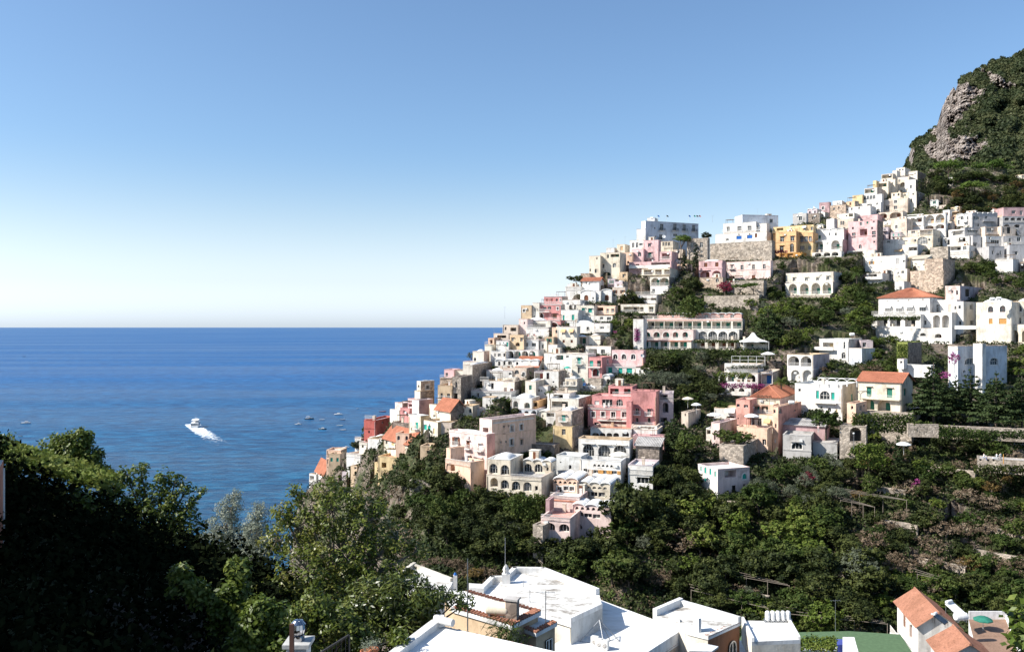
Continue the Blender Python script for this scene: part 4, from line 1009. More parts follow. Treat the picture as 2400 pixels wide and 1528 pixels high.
    B(1376, 1407, 1417, 787, 815, 'ivory', 'D', D=258, sidecol='beige', rc='grey', label='white cube house with a grey domed roof')
    B(1352, 1378, 0, 789, 812, 'beige', 'f', ["l 1363 798 18 14"], D=260, dp=5)
    B(1373, 1432, 1440, 812, 836, 'white', 'f', ["w 1413 824 8 9", "l 1389 823 18 10 brown", "B 1373-1400 828"], D=250, label='white house with a shaded veranda above the pink cube')
    B(1285, 1306, 1334, 808, 834, 'white', 'f', ["s 1297 823 5 9 teal"], D=255, label='small white house with one green shutter by the triangle wall')
    B(1266, 1282, 0, 800, 826, 'ivory', 'f', ["w 1272 812 4 8"], D=258, dp=5)
    B(1275, 1345, 0, 829, 872, 'white', 'f', ["s 1292 842 4 10 white", "l 1312 838 14 10 teal", "w 1330 836 6 5"], D=249, label='white house beside the diagonal stone stair')
    B(1315, 1345, 0, 833, 862, 'beige', 'f', ["w 1331 842 8 5"], D=245)
    B(1340, 1378, 0, 831, 885, 'ivory', 'f', ["skbt 1357 846 7 14 teal", "w 1357 868 6 13 teal", "C 1341-1378 828 1"], D=238, label='ivory house with a green balcony door beside the pink cube')
    B(1378, 1411, 1435, 838, 890, 'rose', 'f', ["s 1386 852 8 13 teal", "s 1395 852 8 13 teal", "s 1404 852 8 13 black", "B 1380-1409 860", "Lt 1396 873 13 17 teal"], side=["wt 1424 848 3 9"], D=234, sidecol='rose', label='deep pink cube house with green shuttered balcony')
    B(1378, 1409, 1413, 888, 916, 'stone', 'f', D=232, dp=4, pp=.1, rc='stone')
    B(1434, 1508, 1512, 822, 860, 'pink', 'f', ["at 1442 836 9 12", "at 1462 836 9 12", "at 1484 836 9 12"], D=240, sidecol='pink', label='long pink house with three white framed arched windows')
    B(1412, 1490, 0, 860, 882, 'white', 'f', ["d 1430 869 9 14 teal", "d 1454 868 8 14 teal", "d 1475 868 12 12 teal", "Bs 1425-1490 860"], D=234)
    B(1490, 1522, 0, 863, 882, 'white', 'f', ["w 1500 870 4 6"], D=232, rc='brick')
    B(1412, 1430, 0, 878, 912, 'white', 'V', ["L 1425 894 7 12 black"], D=230, dp=4)
    # --- white arcaded hotel and the left edge
    B(1192, 1262, 1282, 797, 826, 'white', 'f', ["s 1204 807 4 8 teal", "w 1218 808 8 9", "w 1234 808 6 9", "w 1251 808 9 8 teal", "Bs 1208-1262 796", "B 1207-1256 819"], D=257, sidecol='offgrey', label='big white arcaded hotel on the left slope with a row of four deep arches', name='arcaded_hotel', cat='hotel')
    B(1186, 1262, 1278, 821, 846, 'white', 'f', ["L 1196 831 13 15 black", "L 1213 831 14 16 teal", "L 1230 831 14 16 black", "L 1247 831 14 16 teal"], D=254, sidecol='offgrey')
    B(1160, 1262, 1275, 843, 868, 'white', 'v', ["w 1170 852 5 9", "w 1182 852 4 9", "w 1195 852 8 10", "w 1212 852 5 7"], D=250)
    B(1163, 1192, 0, 799, 826, 'white', 'f', ["s 1190 807 4 10 teal", "s 1180 806 3 7 teal", "w 1172 805 2 5"], D=258, dp=8)
    B(1150, 1186, 0, 824, 848, 'white', 'f', ["w 1160 832 3 7", "w 1170 832 6 7", "w 1182 832 4 8"], D=253, dp=7)
    B(1144, 1158, 1173, 793, 812, 'peach', 'f', ["l 1151 801 6 8 orange"], D=265, sidecol='warmstone', label='small peach house at the left edge above the arcaded hotel')
    B(1178, 1214, 1220, 762, 784, 'beige', 'f', ["w 1185 770 4 7", "l 1203 772 12 8 grey"], D=275, label='beige scaffolded house on the left silhouette')
    B(1157, 1192, 1198, 782, 794, 'beige', 'f', ["l 1173 789 24 6 black"], D=270, label='low beige terrace with a shade roof on the left silhouette')
    B(1136, 1152, 0, 808, 826, 'ivory', 'f', ["Bs 1136-1152 808"], D=262, dp=5)
    B(1108, 1134, 1147, 824, 856, 'ivory', 'd', ["a 1113 842 5 8", "a 1118 843 4 8"], D=257, sidecol='peach', label='cream round cornered tower house above the dark stone house')
    B(1085, 1107, 1160, 856, 912, 'ivory', 'd', D=248, side=["w 1140 880 2 2"], sidecol='warmstone', label='large house with a long shaded brown wall and white domes', rc=None)
    B(1085, 1118, 0, 848, 858, 'ivory', 'f', D=252, dp=6)
    B(1064, 1088, 0, 869, 890, 'ivory', 'f', D=250, dp=7)
    B(1041, 1064, 0, 867, 892, 'pink', 'f', ["w 1047 878 5 8"], D=252, label='pink terrace house stepping down beside the stone houses', dp=6)
    B(1060, 1080, 1106, 884, 948, 'stone', 'f', ["w 1069 902 4 13 white", "l 1068 928 8 12 white"], D=240, sidecol='darkstone', label='tall old stone house with white window niches', rc='pink')
    B(1026, 1060, 0, 904, 948, 'tan', 'f', ["wb 1035 928 5 13", "wb 1051 929 6 13"], D=241, rc='brick')
    B(1031, 1058, 0, 886, 905, 'warmstone', 'f', ["l 1045 896 22 12 black", "Bs 1031-1058 886"], D=243, dp=5)
    B(977, 986, 1018, 894, 936, 'ivory', 'D', ["w 981 905 3 6"], side=["wt 1002 907 8 9"], D=238, a=.75, sidecol='warmstone', label='square brown tower house with a white dome on the left edge')
    B(972, 985, 1016, 917, 945, 'cream', 'f', D=236, a=.75, sidecol='darkstone')
    B(966, 982, 1015, 938, 970, 'white', 'f', D=232, a=.75, sidecol='mauve', label='white flat roofed house with a purple shaded side')
    B(956, 972, 0, 936, 962, 'pink', 'f', ["l 963 950 10 6 red"], D=236, a=.8, dp=5)
    B(926, 943, 956, 945, 976, 'palepink', 'f', D=236, a=.8, sidecol='warmstone', label='pale pink house low on the left silhouette')
    B(914, 936, 944, 962, 990, 'ivory', 'f', D=232, a=.8, sidecol='stone', label='ivory house just right of the red house')
    B(938, 960, 0, 958, 990, 'rose', 'f', ["w 948 965 5 6", "s 957 972 3 8 white"], D=231, a=.8, dp=6)
    B(1178, 1234, 1252, 863, 893, 'beige', 'f', ["at 1227 877 6 10", "a 1211 872 9 10"], D=243, sidecol='darkstone', label='stone grey house with a bright orange tile roof')
    B(1213, 1260, 1277, 859, 868, 'white', 'g', D=246, dp=7, rise=2.6)
    B(1140, 1200, 1210, 869, 890, 'white', 'd', ["a 1212 876 6 6"], D=246, label='white low domed house below the arcaded hotel')
    B(1131, 1180, 0, 893, 921, 'white', 'f', ["d 1139 903 5 12 white", "d 1154 905 5 13 black", "Bs 1125-1145 891", "a 1146 900 4 8"], D=238, label='white house with tall doors on a long terrace wall')
    B(1180, 1206, 1230, 895, 926, 'ivory', 'f', ["d 1172 914 6 10 brown", "dt 1187 914 5 8 brown", "dt 1199 916 7 11 brown"], D=235, sidecol='darkstone', label='ivory house with brown doors and a dark stone side')
    B(1178, 1208, 1228, 885, 898, 'ivory', 'f', ["l 1193 890 26 8 black", "Bq 1178-1208 897"], D=239)
    B(1104, 1198, 0, 918, 940, 'white', 'f', ["w 1120 926 4 9", "w 1150 925 5 4", "Bs 1104-1198 918"], D=231, label='long white terrace house in the middle of the left town')
    B(1231, 1256, 1282, 894, 930, 'ivory', 'D', ["s 1243 908 5 10 green"], D=236, label='ivory domed house with a green window left of the street')
    B(1257, 1284, 1290, 905, 928, 'white', 'f', ["w 1263 915 4 6", "w 1269 916 4 5"], D=234, label='small white house with a low dome beside the street', sidecol='white')
    B(1252, 1274, 0, 872, 898, 'white', 'f', ["l 1263 878 18 14 red"], D=240, label='white house with a red glazed porch')
    B(1274, 1309, 1326, 870, 908, 'white', 'f', ["wy 1284 881 6 14", "w 1297 895 4 3"], D=238, sidecol='stone', label='narrow tall white house with one dark window by the stone wall')
    B(1131, 1158, 1168, 932, 966, 'white', 'f', ["w 1141 952 5 10", "d 1158 957 3 12 brown"], D=225, label='white cube house left of the round green tree')
    B(1197, 1246, 1266, 934, 962, 'white', 'd', ["L 1208 947 10 14 teal", "L 1235 950 12 13 teal"], D=224, label='white house with two green canopied arches')
    B(1246, 1262, 1281, 940, 958, 'orange', 'f', ["l 1253 948 10 10 brown"], D=223, rc='brick', label='small orange walled terrace beside the green canopied house')
    B(1200, 1258, 0, 960, 982, 'bluewhite', 'f', ["w 1218 963 7 5 ochre", "a 1234 969 10 12", "L 1252 968 10 12"], D=216, label='pale house with a skylight terrace above the big salmon house')
    B(1112, 1124, 0, 958, 985, 'white', 'f', D=218, label='thin white gate tower with a teal top', dp=3, a=.3)
    B(1124, 1143, 0, 965, 985, 'ivory', 'D', ["L 1126 974 6 10 black"], D=218, dp=5)
    B(1261, 1286, 0, 962, 984, 'ivory', 'V', ["w 1272 975 3 5"], D=213, label='small ivory vaulted house left of the yellow tower', dp=6)
    B(1280, 1302, 0, 966, 1010, 'white', 'f', ["l 1290 972 16 8 black", "L 1288 1000 14 16 black"], D=208, dp=5, label='white arcaded house hidden behind the yellow tower')
    # --- cream and yellow houses on the left
    B(1006, 1055, 0, 955, 992, 'cream', 'f', ["w 1018 975 5 5", "s 1038 976 5 5 white", "l 1048 975 8 8"], D=222, a=.95, dp=8, label='yellow house with an orange gable roof and a dark stone gable end')
    B(1022, 1056, 1093, 962, 1010, 'cream', 'g', D=219, a=.95, sidecol='darkstone', rise=2.4)
    B(990, 1026, 0, 990, 1030, 'ivory', 'f', ["s 997 1001 6 12 teal", "s 1006 1003 6 12 teal", "d 1017 1010 4 12 yellow"], D=214, a=.9, dp=6, sidecol='yellow')
    B(958, 986, 994, 975, 1028, 'cream', 'f', ["sb 977 997 6 14 teal", "w 965 1005 3 6"], D=218, a=.8, sidecol='yellow')
    B(1024, 1058, 0, 992, 1030, 'beige', 'f', D=212, a=.25, dp=4)
    B(853, 880, 928, 986, 1030, 'red', 'f', ["r 865 1012 4 6", "Bs 855-880 981", "C 853-880 1003 1"], side=["r 897 990 4 6"], D=243, a=.32, dp=12, label='dark red house at the tip of the left headland', sidecol='red')
    B(873, 878, 0, 975, 1026, 'beige', 'f', D=242, a=.32, dp=1, pp=.1)
    B(900, 961, 1004, 1040, 1072, 'cream', 'g', ["w 906 1035 4 11", "s 921 1040 6 8 orange", "w 928 1046 4 10", "w 939 1050 4 9", "r 942 1030 3 4"], D=226, a=1.0, sidecol='cream', rise=2.8, label='long cream house with an orange tile roof running down to the trees')
    B(985, 1011, 0, 1046, 1082, 'tan', 'f', ["wk 1002 1060 4 7"], D=221, a=.2, dp=5)
    B(918, 958, 0, 992, 1018, 'darkstone', 'f', D=236, a=.35, rc='offgrey', label='low dark block with white roof tanks behind the long cream house')
    B(862, 898, 0, 1030, 1060, 'white', 'f', ["w 870 1052 3 8", "a 877 1054 6 9"], D=236, a=.5, label='white domed cluster below the dark red house')
    B(866, 888, 0, 1026, 1036, 'white', 'D', D=240, a=.5, dp=7)
    B(842, 862, 0, 1038, 1066, 'ivory', 'f', ["w 850 1046 4 6", "Bs 842-862 1040"], D=240, a=.5, dp=6)
    B(832, 846, 0, 1028, 1042, 'white', 'f', ["Bs 832-846 1030"], D=246, a=.5, dp=5, label='tiny white lookout kiosk over the sea', pp=.1)
    B(812, 846, 0, 1066, 1100, 'white', 'f', ["Bs 812-846 1068"], D=238, a=.55, label='white stepped terraces at the tip of the town')
    B(886, 930, 0, 1072, 1112, 'yellow', 'f', ["w 921 1093 4 9", "l 900 1090 10 12 brown", "l 928 1092 6 12"], D=224, a=.35, rc='brick', label='yellow house with a terracotta terrace under the green pergola')
    B(822, 837, 878, 1093, 1148, 'tan', 'f', ["w 833 1096 5 5", "w 833 1111 4 7"], side=["d 848 1128 9 12 tan"], D=232, a=.5, sidecol='tan', rc='brick', label='tall tan house with a terracotta terrace at the lower left')
    B(878, 886, 0, 1085, 1140, 'yellow', 'f', D=228, a=.5, dp=2)
    B(741, 760, 786, 1110, 1140, 'white', 'g', ["w 756 1126 3 4"], D=262, a=1.1, label='lowest white house with a faded tile roof by the sea', rc=None, rise=3.2)
    B(802, 822, 0, 1108, 1135, 'greypink', 'f', ["w 815 1114 5 3"], D=244, a=.5, label='small grey pink shed between the tan house and the tile roof', dp=5)
    B(725, 740, 0, 1112, 1142, 'white', 'f', ["l 731 1120 9 10 blue", "Bs 725-740 1128"], D=264, a=.6, dp=4, label='white railed sea terrace at the very tip')
    # --- the big salmon palazzo
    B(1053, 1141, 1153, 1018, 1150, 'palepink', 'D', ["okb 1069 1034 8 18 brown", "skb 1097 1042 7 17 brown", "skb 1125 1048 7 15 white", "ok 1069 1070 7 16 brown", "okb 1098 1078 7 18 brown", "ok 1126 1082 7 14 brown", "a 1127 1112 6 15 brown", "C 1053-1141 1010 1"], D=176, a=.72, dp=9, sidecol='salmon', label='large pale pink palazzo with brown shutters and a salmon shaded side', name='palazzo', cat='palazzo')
    B(1124, 1153, 1256, 984, 1092, 'palepink', 'f', ["l 1138 1008 12 12 teal", "w 1148 1005 6 10"], side=["wt 1200 1004 7 14", "wt 1222 1001 6 13", "w 1181 999 3 5", "w 1192 998 3 5", "wt 1199 1036 7 14", "wk 1223 1036 6 13", "w 1174 1036 4 5", "w 1186 1035 4 5", "C 1155-1250 1020 1", "C 1155-1250 992 1 white"], D=178, a=.72, sidecol='peach')
    B(1044, 1103, 0, 1084, 1126, 'peach', 'f', ["L 1056 1094 18 18 peach", "Bs 1045-1103 1084", "w 1076 1104 2 3"], D=170, a=.72, dp=4)
    B(1046, 1056, 0, 1052, 1084, 'peach', 'f', D=174, a=.72, dp=4)
    B(1142, 1196, 1226, 1078, 1118, 'cream', 'D', ["Lg 1156 1098 18 22 white", "Lg 1183 1101 18 22 white"], D=169, label='cream house with tall arched windows above the gorge trees', a=.34)
    B(1226, 1293, 1304, 1078, 1112, 'cream', 'v', ["ag 1237 1096 17 19", "ag 1262 1097 17 19", "w 1283 1099 5 8"], side=["w 1298 1097 4 9"], D=172, a=.34)
    B(1140, 1269, 1304, 1120, 1160, 'cream', 'f', ["L 1158 1130 16 20 white", "Lg 1183 1135 17 20 white", "Lg 1209 1138 17 20 white", "Lg 1236 1140 17 20 white", "w 1257 1144 6 10", "Bs 1197-1269 1121"], D=165, a=.34, rc='grey')
    B(1302, 1341, 1368, 964, 1002, 'beige', 'D', ["skb 1321 980 8 13 teal"], D=191, a=.36, label='slim tower house, beige above and yellow below, with a teal window', sidecol='warmstone')
    B(1296, 1341, 1366, 1001, 1048, 'yellow', 'f', ["w 1321 1012 8 13", "a 1300 1044 6 10"], D=190, a=.36, sidecol='warmstone')
    B(1288, 1356, 1385, 935, 966, 'ivory', 'f', ["l 1312 948 34 14 black", "l 1342 948 20 14 brown", "Bs 1288-1356 961"], D=205, a=.36, sidecol='warmstone', label='terrace house with a long grey awning behind the yellow tower')
    B(1283, 1335, 0, 922, 936, 'white', 'f', ["l 1308 929 20 9 black"], D=212, label='white house with a palm terrace under the street', dp=6)
    B(1225, 1300, 0, 1044, 1078, 'darkstone', 'f', D=186, dp=4, label='dark shaded garden wall behind the cream arched house', name='garden_wall', cat='wall', pp=.1, rc='stone')
    # --- the red pink house in the centre
    B(1378, 1476, 0, 958, 1008, 'rose', 'f', ["wt 1390 971 8 12", "wt 1413 971 8 12", "wt 1437 972 9 13", "wt 1463 972 10 13", "w 1423 999 7 13", "w 1450 1000 9 13", "B 1402-1476 983", "w 1398 996 10 12 white", "Bs 1378-1476 957"], D=203, a=.33, label='large rose red house with white framed windows in the centre of town', name='red_house')
    B(1387, 1482, 0, 930, 962, 'rose', 'f', ["s 1399 944 10 9 white", "w 1423 944 22 15 white", "a 1452 944 14 16"], D=207, a=.33)
    B(1426, 1482, 0, 906, 934, 'rose', 'f', ["l 1440 917 18 12", "w 1452 917 10 10", "l 1470 917 14 12", "B 1438-1482 926"], D=211, a=.33)
    B(1479, 1538, 1547, 918, 1000, 'rose', 'f', ["w 1509 928 54 14", "wkb 1493 964 7 14", "wkb 1521 966 7 14", "w 1493 985 5 11", "a 1521 985 6 12", "B 1486-1536 997"], D=201, a=.33, rc='grey', sidecol='salmon')
    B(1468, 1480, 0, 941, 964, 'rose', 'D', D=200, a=.33, dp=2.2)
    B(1545, 1578, 0, 922, 995, 'greypink', 'f', ["l 1556 930 16 12 black", "L 1560 955 12 22 black", "l 1556 984 14 10 black", "Bs 1546-1578 940"], D=204, a=.2, label='shaded annex with a brown canopy right of the rose red house')
    B(1480, 1540, 0, 998, 1020, 'white', 'f', ["d 1522 1010 5 11 brown"], D=197, a=.33, label='white ground floor terrace under the rose red house')
    B(1384, 1480, 0, 1006, 1034, 'white', 'f', ["L 1396 1019 14 9 brown", "L 1412 1019 13 9 brown", "L 1428 1019 12 9 brown", "L 1444 1019 12 9 brown", "l 1466 1019 14 8 brown"], D=193, a=.33, label='white wall with a row of low brown arches under the rose red house', rc='brick')
    # --- white glazed house and the scalloped pink houses
    B(1356, 1475, 1484, 1032, 1074, 'white', 'f', ["Lgk 1379 1057 24 30 white", "Lgk 1416 1058 26 28 white", "Lgk 1453 1056 26 22 white"], D=182, a=.33, label='white house with three tall glazed arches', rc='grey')
    B(1483, 1556, 1562, 1024, 1060, 'pink', 'f', ["w 1520 1045 44 10"], D=188, a=.33, sidecol='salmon', label='pink walled terrace right of the white glazed house', rc='pink')
    B(1484, 1540, 0, 1008, 1028, 'white', 'f', D=192, a=.33)
    B(1490, 1545, 0, 1046, 1074, 'darkstone', 's', D=181, a=.33, dp=5, rc='grey', rise=1.2)
    B(1360, 1455, 1467, 1082, 1128, 'white', 'f', ["ut 1394-1443*6 1090 6 5", "o 1398 1105 14 8 ochre", "o 1418 1106 14 8 ochre", "o 1438 1107 14 8 ochre", "w 1372 1102 8 8", "w 1380 1103 4 7"], D=173, a=.33, label='white house with six small lunettes and ochre shutters', rc='grey')
    B(1304, 1362, 0, 1070, 1120, 'offgrey', 'f', ["a 1336 1094 6 10 brown", "w 1314 1083 2 2"], D=176, a=.4, dp=5, label='stained white stair house between the cream and white houses')
    B(1472, 1530, 0, 1092, 1150, 'white', 'f', ["w 1514 1126 32 14", "Bs 1474-1530 1110"], D=172, a=.33, label='white flat roofed house with one wide window half hidden by trees')
    B(1297, 1355, 0, 1120, 1164, 'peach', 'v', ["u 1302-1347*5 1129 7 6", "wt 1311 1147 9 12", "wt 1326 1144 9 9", "wt 1340 1145 9 9"], D=167, a=.33, label='scalloped roof peach house with five lunettes, left of the pair')
    B(1356, 1432, 0, 1131, 1178, 'cream', 'v', ["u 1368-1418*5 1141 8 6", "w 1372 1157 17 10", "w 1392 1158 15 10", "w 1410 1159 14 10"], D=166, a=.33, label='scalloped roof cream house with five lunettes, right of the pair')
    B(1289, 1358, 0, 1166, 1212, 'palepink', 'f', ["Bs 1290-1358 1164", "C 1290-1358 1171 1 brick"], D=161, a=.33)
    B(1341, 1432, 1444, 1184, 1268, 'palepink', 'v', ["u 1352-1404*5 1190 8 7", "w 1357 1205 17 10", "w 1378 1208 16 10", "w 1398 1210 16 10", "a 1402 1250 7 19", "L 1358 1234 12 10 black"], D=157, a=.33, label='lowest scalloped roof pink house with an outside stair')
    B(1268, 1336, 0, 1216, 1262, 'palepink', 'f', ["Lg 1289 1234 21 17 white", "Lg 1322 1237 21 17 white", "Bs 1269-1336 1216"], D=152, a=.33, rc='salmon')
    B(1279, 1288, 0, 1172, 1212, 'mauve', 'f', D=158, a=.33, dp=3, pp=.1)
    B(1249, 1272, 0, 1233, 1275, 'stone', 'f', D=151, a=.5, dp=4, pp=.1, rc='stone')
    # --- centre right
    B(1698, 1776, 1790, 856, 878, 'white', 'f', ["w 1701 866 2 6", "Bq 1700-1776 858"], D=224, a=.42, label='white restaurant terrace with flower boxes and a pergola of poles', name='restaurant', cat='restaurant')
    B(1684, 1776, 0, 876, 905, 'white', 'f', ["L 1694 887 14 16 white", "L 1715 887 16 16 teal", "L 1738 887 16 16 teal", "Lt 1761 886 17 18 black", "Bq 1684-1776 900"], D=221, a=.42)
    B(1783, 1811, 1830, 873, 905, 'white', 'f', ["l 1797 888 22 22 blue"], D=222, a=.42, sidecol='stone', rc='white')
    B(1684, 1760, 0, 905, 926, 'white', 'f', ["L 1693 914 10 10 black", "L 1715 914 12 10 black", "L 1738 915 12 10 black", "Bq 1716-1760 924"], D=216, a=.42)
    B(1763, 1828, 1867, 932, 962, 'cream', 'h', ["w 1797 938 3 3"], D=204, a=.52, dp=11, rise=2.6, label='peach villa with an orange hip roof and several terraces', name='villa', cat='villa', sidecol='palepink')
    B(1756, 1812, 0, 950, 986, 'peach', 'f', ["l 1772 958 14 18 teal", "l 1792 959 14 18 teal", "Bs 1758-1812 972", "Bs 1756-1812 968"], D=200, a=.52, sidecol='peach')
    B(1756, 1812, 0, 973, 1012, 'cream', 'f', ["a 1780 990 9 17", "w 1764 988 7 16 brown", "wn 1799 988 10 9 orange"], D=198, a=.52)
    B(1725, 1757, 0, 938, 1000, 'salmon', 'f', ["w 1748 952 9 7", "w 1730 950 6 7", "w 1730 980 2 4"], D=199, a=.52, dp=7)
    B(1811, 1824, 1878, 954, 1066, 'peach', 'f', ["w 1815 964 5 8", "a 1818 998 4 10", "s 1817 1033 4 9 white"], side=["w 1829 964 8 10", "w 1863 962 4 4"], D=194, a=.62, sidecol='salmon', dp=8)
    B(1727, 1800, 1810, 1004, 1048, 'peach', 'f', ["w 1771 1034 9 12 white", "w 1791 1036 8 13 teal", "w 1735 1018 8 3"], D=191, a=.52, rc='salmon')
    B(1667, 1687, 1727, 992, 1045, 'palepink', 'f', ["w 1675 1021 4 19 brown"], D=190, a=.6, sidecol='peach', label='plain peach cube with a garden terrace left of the orange hip roof villa')
    B(1655, 1670, 0, 1005, 1040, 'ivory', 'f', ["l 1660 1012 8 10 brown"], D=193, a=.5, dp=4)
    B(1674, 1726, 0, 958, 982, 'white', 'f', ["wn 1711 962 18 8", "l 1712 980 16 8 black"], D=203, a=.42, label='small white house with a white awning below the restaurant')
    B(1597, 1613, 1642, 967, 1002, 'beige', 'f', ["w 1606 972 3 6"], D=199, a=.55, sidecol='cream', label='beige cube house beside the leaning pine')
    B(1835, 1901, 0, 1022, 1078, 'grey', 'f', ["atk 1868 1045 22 14", "C 1835-1901 1053 1"], D=186, a=.42, label='grey garage like house with one arched window', rc='grey', sidecol='grey')
    B(1825, 1935, 0, 1000, 1026, 'mauve', 's', D=192, a=.5, dp=6, rc='grey', rise=1.0, label='shaded open shed roof right of the orange hip roof villa', ext=2)
    B(1905, 1962, 1968, 1040, 1058, 'grey', 'f', D=186, a=.42, dp=4, pp=.1, rc='grey', label='grey concrete ramp wall beside the tunnel mouth', name='ramp_wall', cat='wall')
    B(1863, 1974, 2010, 903, 970, 'white', 'f', ["s 1916 925 6 18 teal", "a 1933 927 20 20", "s 1952 929 7 18 teal", "w 1874 914 5 6", "B 1911 -1", "a 1944 962 7 9", "w 1925 955 4 5", "d 1961 964 4 12 yellow", "w 1903 960 8 6"][:5]+["a 1944 960 7 9", "w 1925 955 4 5", "d 1961 964 4 10 yellow", "B 1910-1962 942"], D=203, label='long white house with a broad arched window between green shutters', sidecol='cream', side=["s 1997 932 4 16 teal"])
    B(2011, 2112, 2139, 896, 972, 'cream', 'g', ["sk 2037 918 10 21 green", "sk 2085 921 11 21 green", "L 2036 948 24 24 green", "Lk 2072 952 27 27 green", "B 2020-2110 932"], side=["sk 2121 919 6 15 green"], D=197, dp=8, rise=1.9, label='cream villa with a faded red tile roof and two arches on the ivy wall', name='villa', cat='villa')
    B(1985, 2006, 2032, 946, 968, 'peach', 'f', ["a 1997 955 5 8"], side=["w 2017 957 5 12", "w 2025 951 4 6"], D=193, rc='offgrey', label='small peach hut left of the cream villa arches')
    B(1990, 2136, 2200, 971, 1004, 'stone', 'f', D=191, a=.55, dp=4, pp=.1, rc='stone', label='long rock and stone wall under the cream villa', name='retaining_wall', cat='wall')
    B(1682, 1757, 1636, 1100, 1162, 'palepink', 'f', ["l 1712 1110 24 16 white", "zt 1745 1116 9 12 teal", "w 1745 1138 5 8", "d 1720 1146 8 16 black"], side=["z 1643 1092 3 12 teal", "z 1653 1098 4 14 teal", "z 1665 1104 4 14 teal", "z 1676 1110 3 13 teal", "s 1653 1124 4 8 teal"], D=172, a=-.36, sidecol='white', label='isolated white house with green arched shutters among olive trees')
    B(1686, 1742, 1802, 1046, 1084, 'stone', 'f', D=180, a=.5, dp=5, pp=.1, rc='stone', label='curved stone bastion wall below the peach cube', name='retaining_wall', cat='wall')
# ------------------------------------------------------------------ plants
def ellipsoid_pts(n, r, shell=.55):
    d = r.normal(size=(n, 3)); d /= np.linalg.norm(d, axis=1, keepdims=True)
    return d, d*(shell+(1-shell)*r.random((n, 1))**.5)
def crown_quads(r, blobs, n, leaf, up=.3, aspect=.6, jitter=.45):
    """blobs: (cx,cy,cz,rx,ry,rz) ; n leaves in all"""
    vol = np.array([b[3]*b[4]+b[4]*b[5]+b[3]*b[5] for b in blobs]); cnt = np.maximum(8, (vol/vol.sum()*n).astype(int))
    C = []; Nn = []
    for b, c in zip(blobs, cnt):
        # leaves sit in tufts, leaving gaps between them
        nt_ = max(5, c//26); dt, pt = ellipsoid_pts(nt_, r, .70)
        idx = r.integers(0, nt_, c); p = pt[idx]+r.normal(size=(c, 3))*.17
        p[:, 2] = np.maximum(p[:, 2], -.75)
        C.append(p*np.array(b[3:])+np.array(b[:3])); d = dt[idx]+r.normal(size=(c, 3))*.25; d[:, 2] += up; Nn.append(d)
    C = np.concatenate(C); Nn = np.concatenate(Nn)
    return leaf_quads(C, Nn, leaf*(.7+.6*r.random(len(C))), aspect, jitter, r)
LM_ = {}
def LMAT():
    L = LM_
    L['oak'] = leafmat('oak_leaves', (.011, .018, .006), (.033, .044, .013), (.072, .082, .022), scale=.8, trans=.12)
    L['broad'] = leafmat('broad_leaves', (.022, .038, .010), (.050, .078, .018), (.095, .115, .030), scale=.8)
    L['light'] = leafmat('light_leaves', (.045, .070, .012), (.10, .14, .025), (.17, .19, .045), scale=.9)
    L['olive'] = leafmat('olive_leaves', (.040, .050, .030), (.085, .100, .062), (.15, .165, .115), scale=.9, trans=.15)
    L['pine'] = leafmat('pine_needles', (.020, .042, .008), (.055, .095, .014), (.10, .14, .028), scale=.5, trans=.12)
    L['under'] = leafmat('undergrowth_leaves', (.008, .013, .005), (.020, .030, .010), (.05, .062, .02), scale=.5, trans=.08)
    L['shade'] = leafmat('shade_painted_leaves', (.004, .006, .003), (.010, .014, .006), scale=.8, trans=.0, spec=0, rough=1)  # near black leaves: deep shade painted into the colour
    L['cypress'] = leafmat('cypress_leaves', (.008, .016, .008), (.020, .034, .014), scale=.8, trans=.05)
    L['conifer'] = leafmat('conifer_needles', (.010, .020, .008), (.030, .048, .016), (.055, .075, .026), scale=.7, trans=.08)
    L['dry'] = leafmat('dry_scrub', (.07, .05, .032), (.14, .10, .065), (.22, .17, .12), scale=.8, trans=.1)
    L['magenta'] = leafmat('bougainvillea', (.10, .015, .05), (.30, .05, .18), (.45, .13, .33), scale=1.2, trans=.25)
    L['red'] = leafmat('red_bougainvillea', (.05, .012, .016), (.20, .025, .05), (.34, .04, .08), scale=1.2)
    L['rust'] = leafmat('rusty_leaves', (.06, .035, .014), (.13, .085, .03), (.20, .14, .05), scale=.9)
_tree = {}
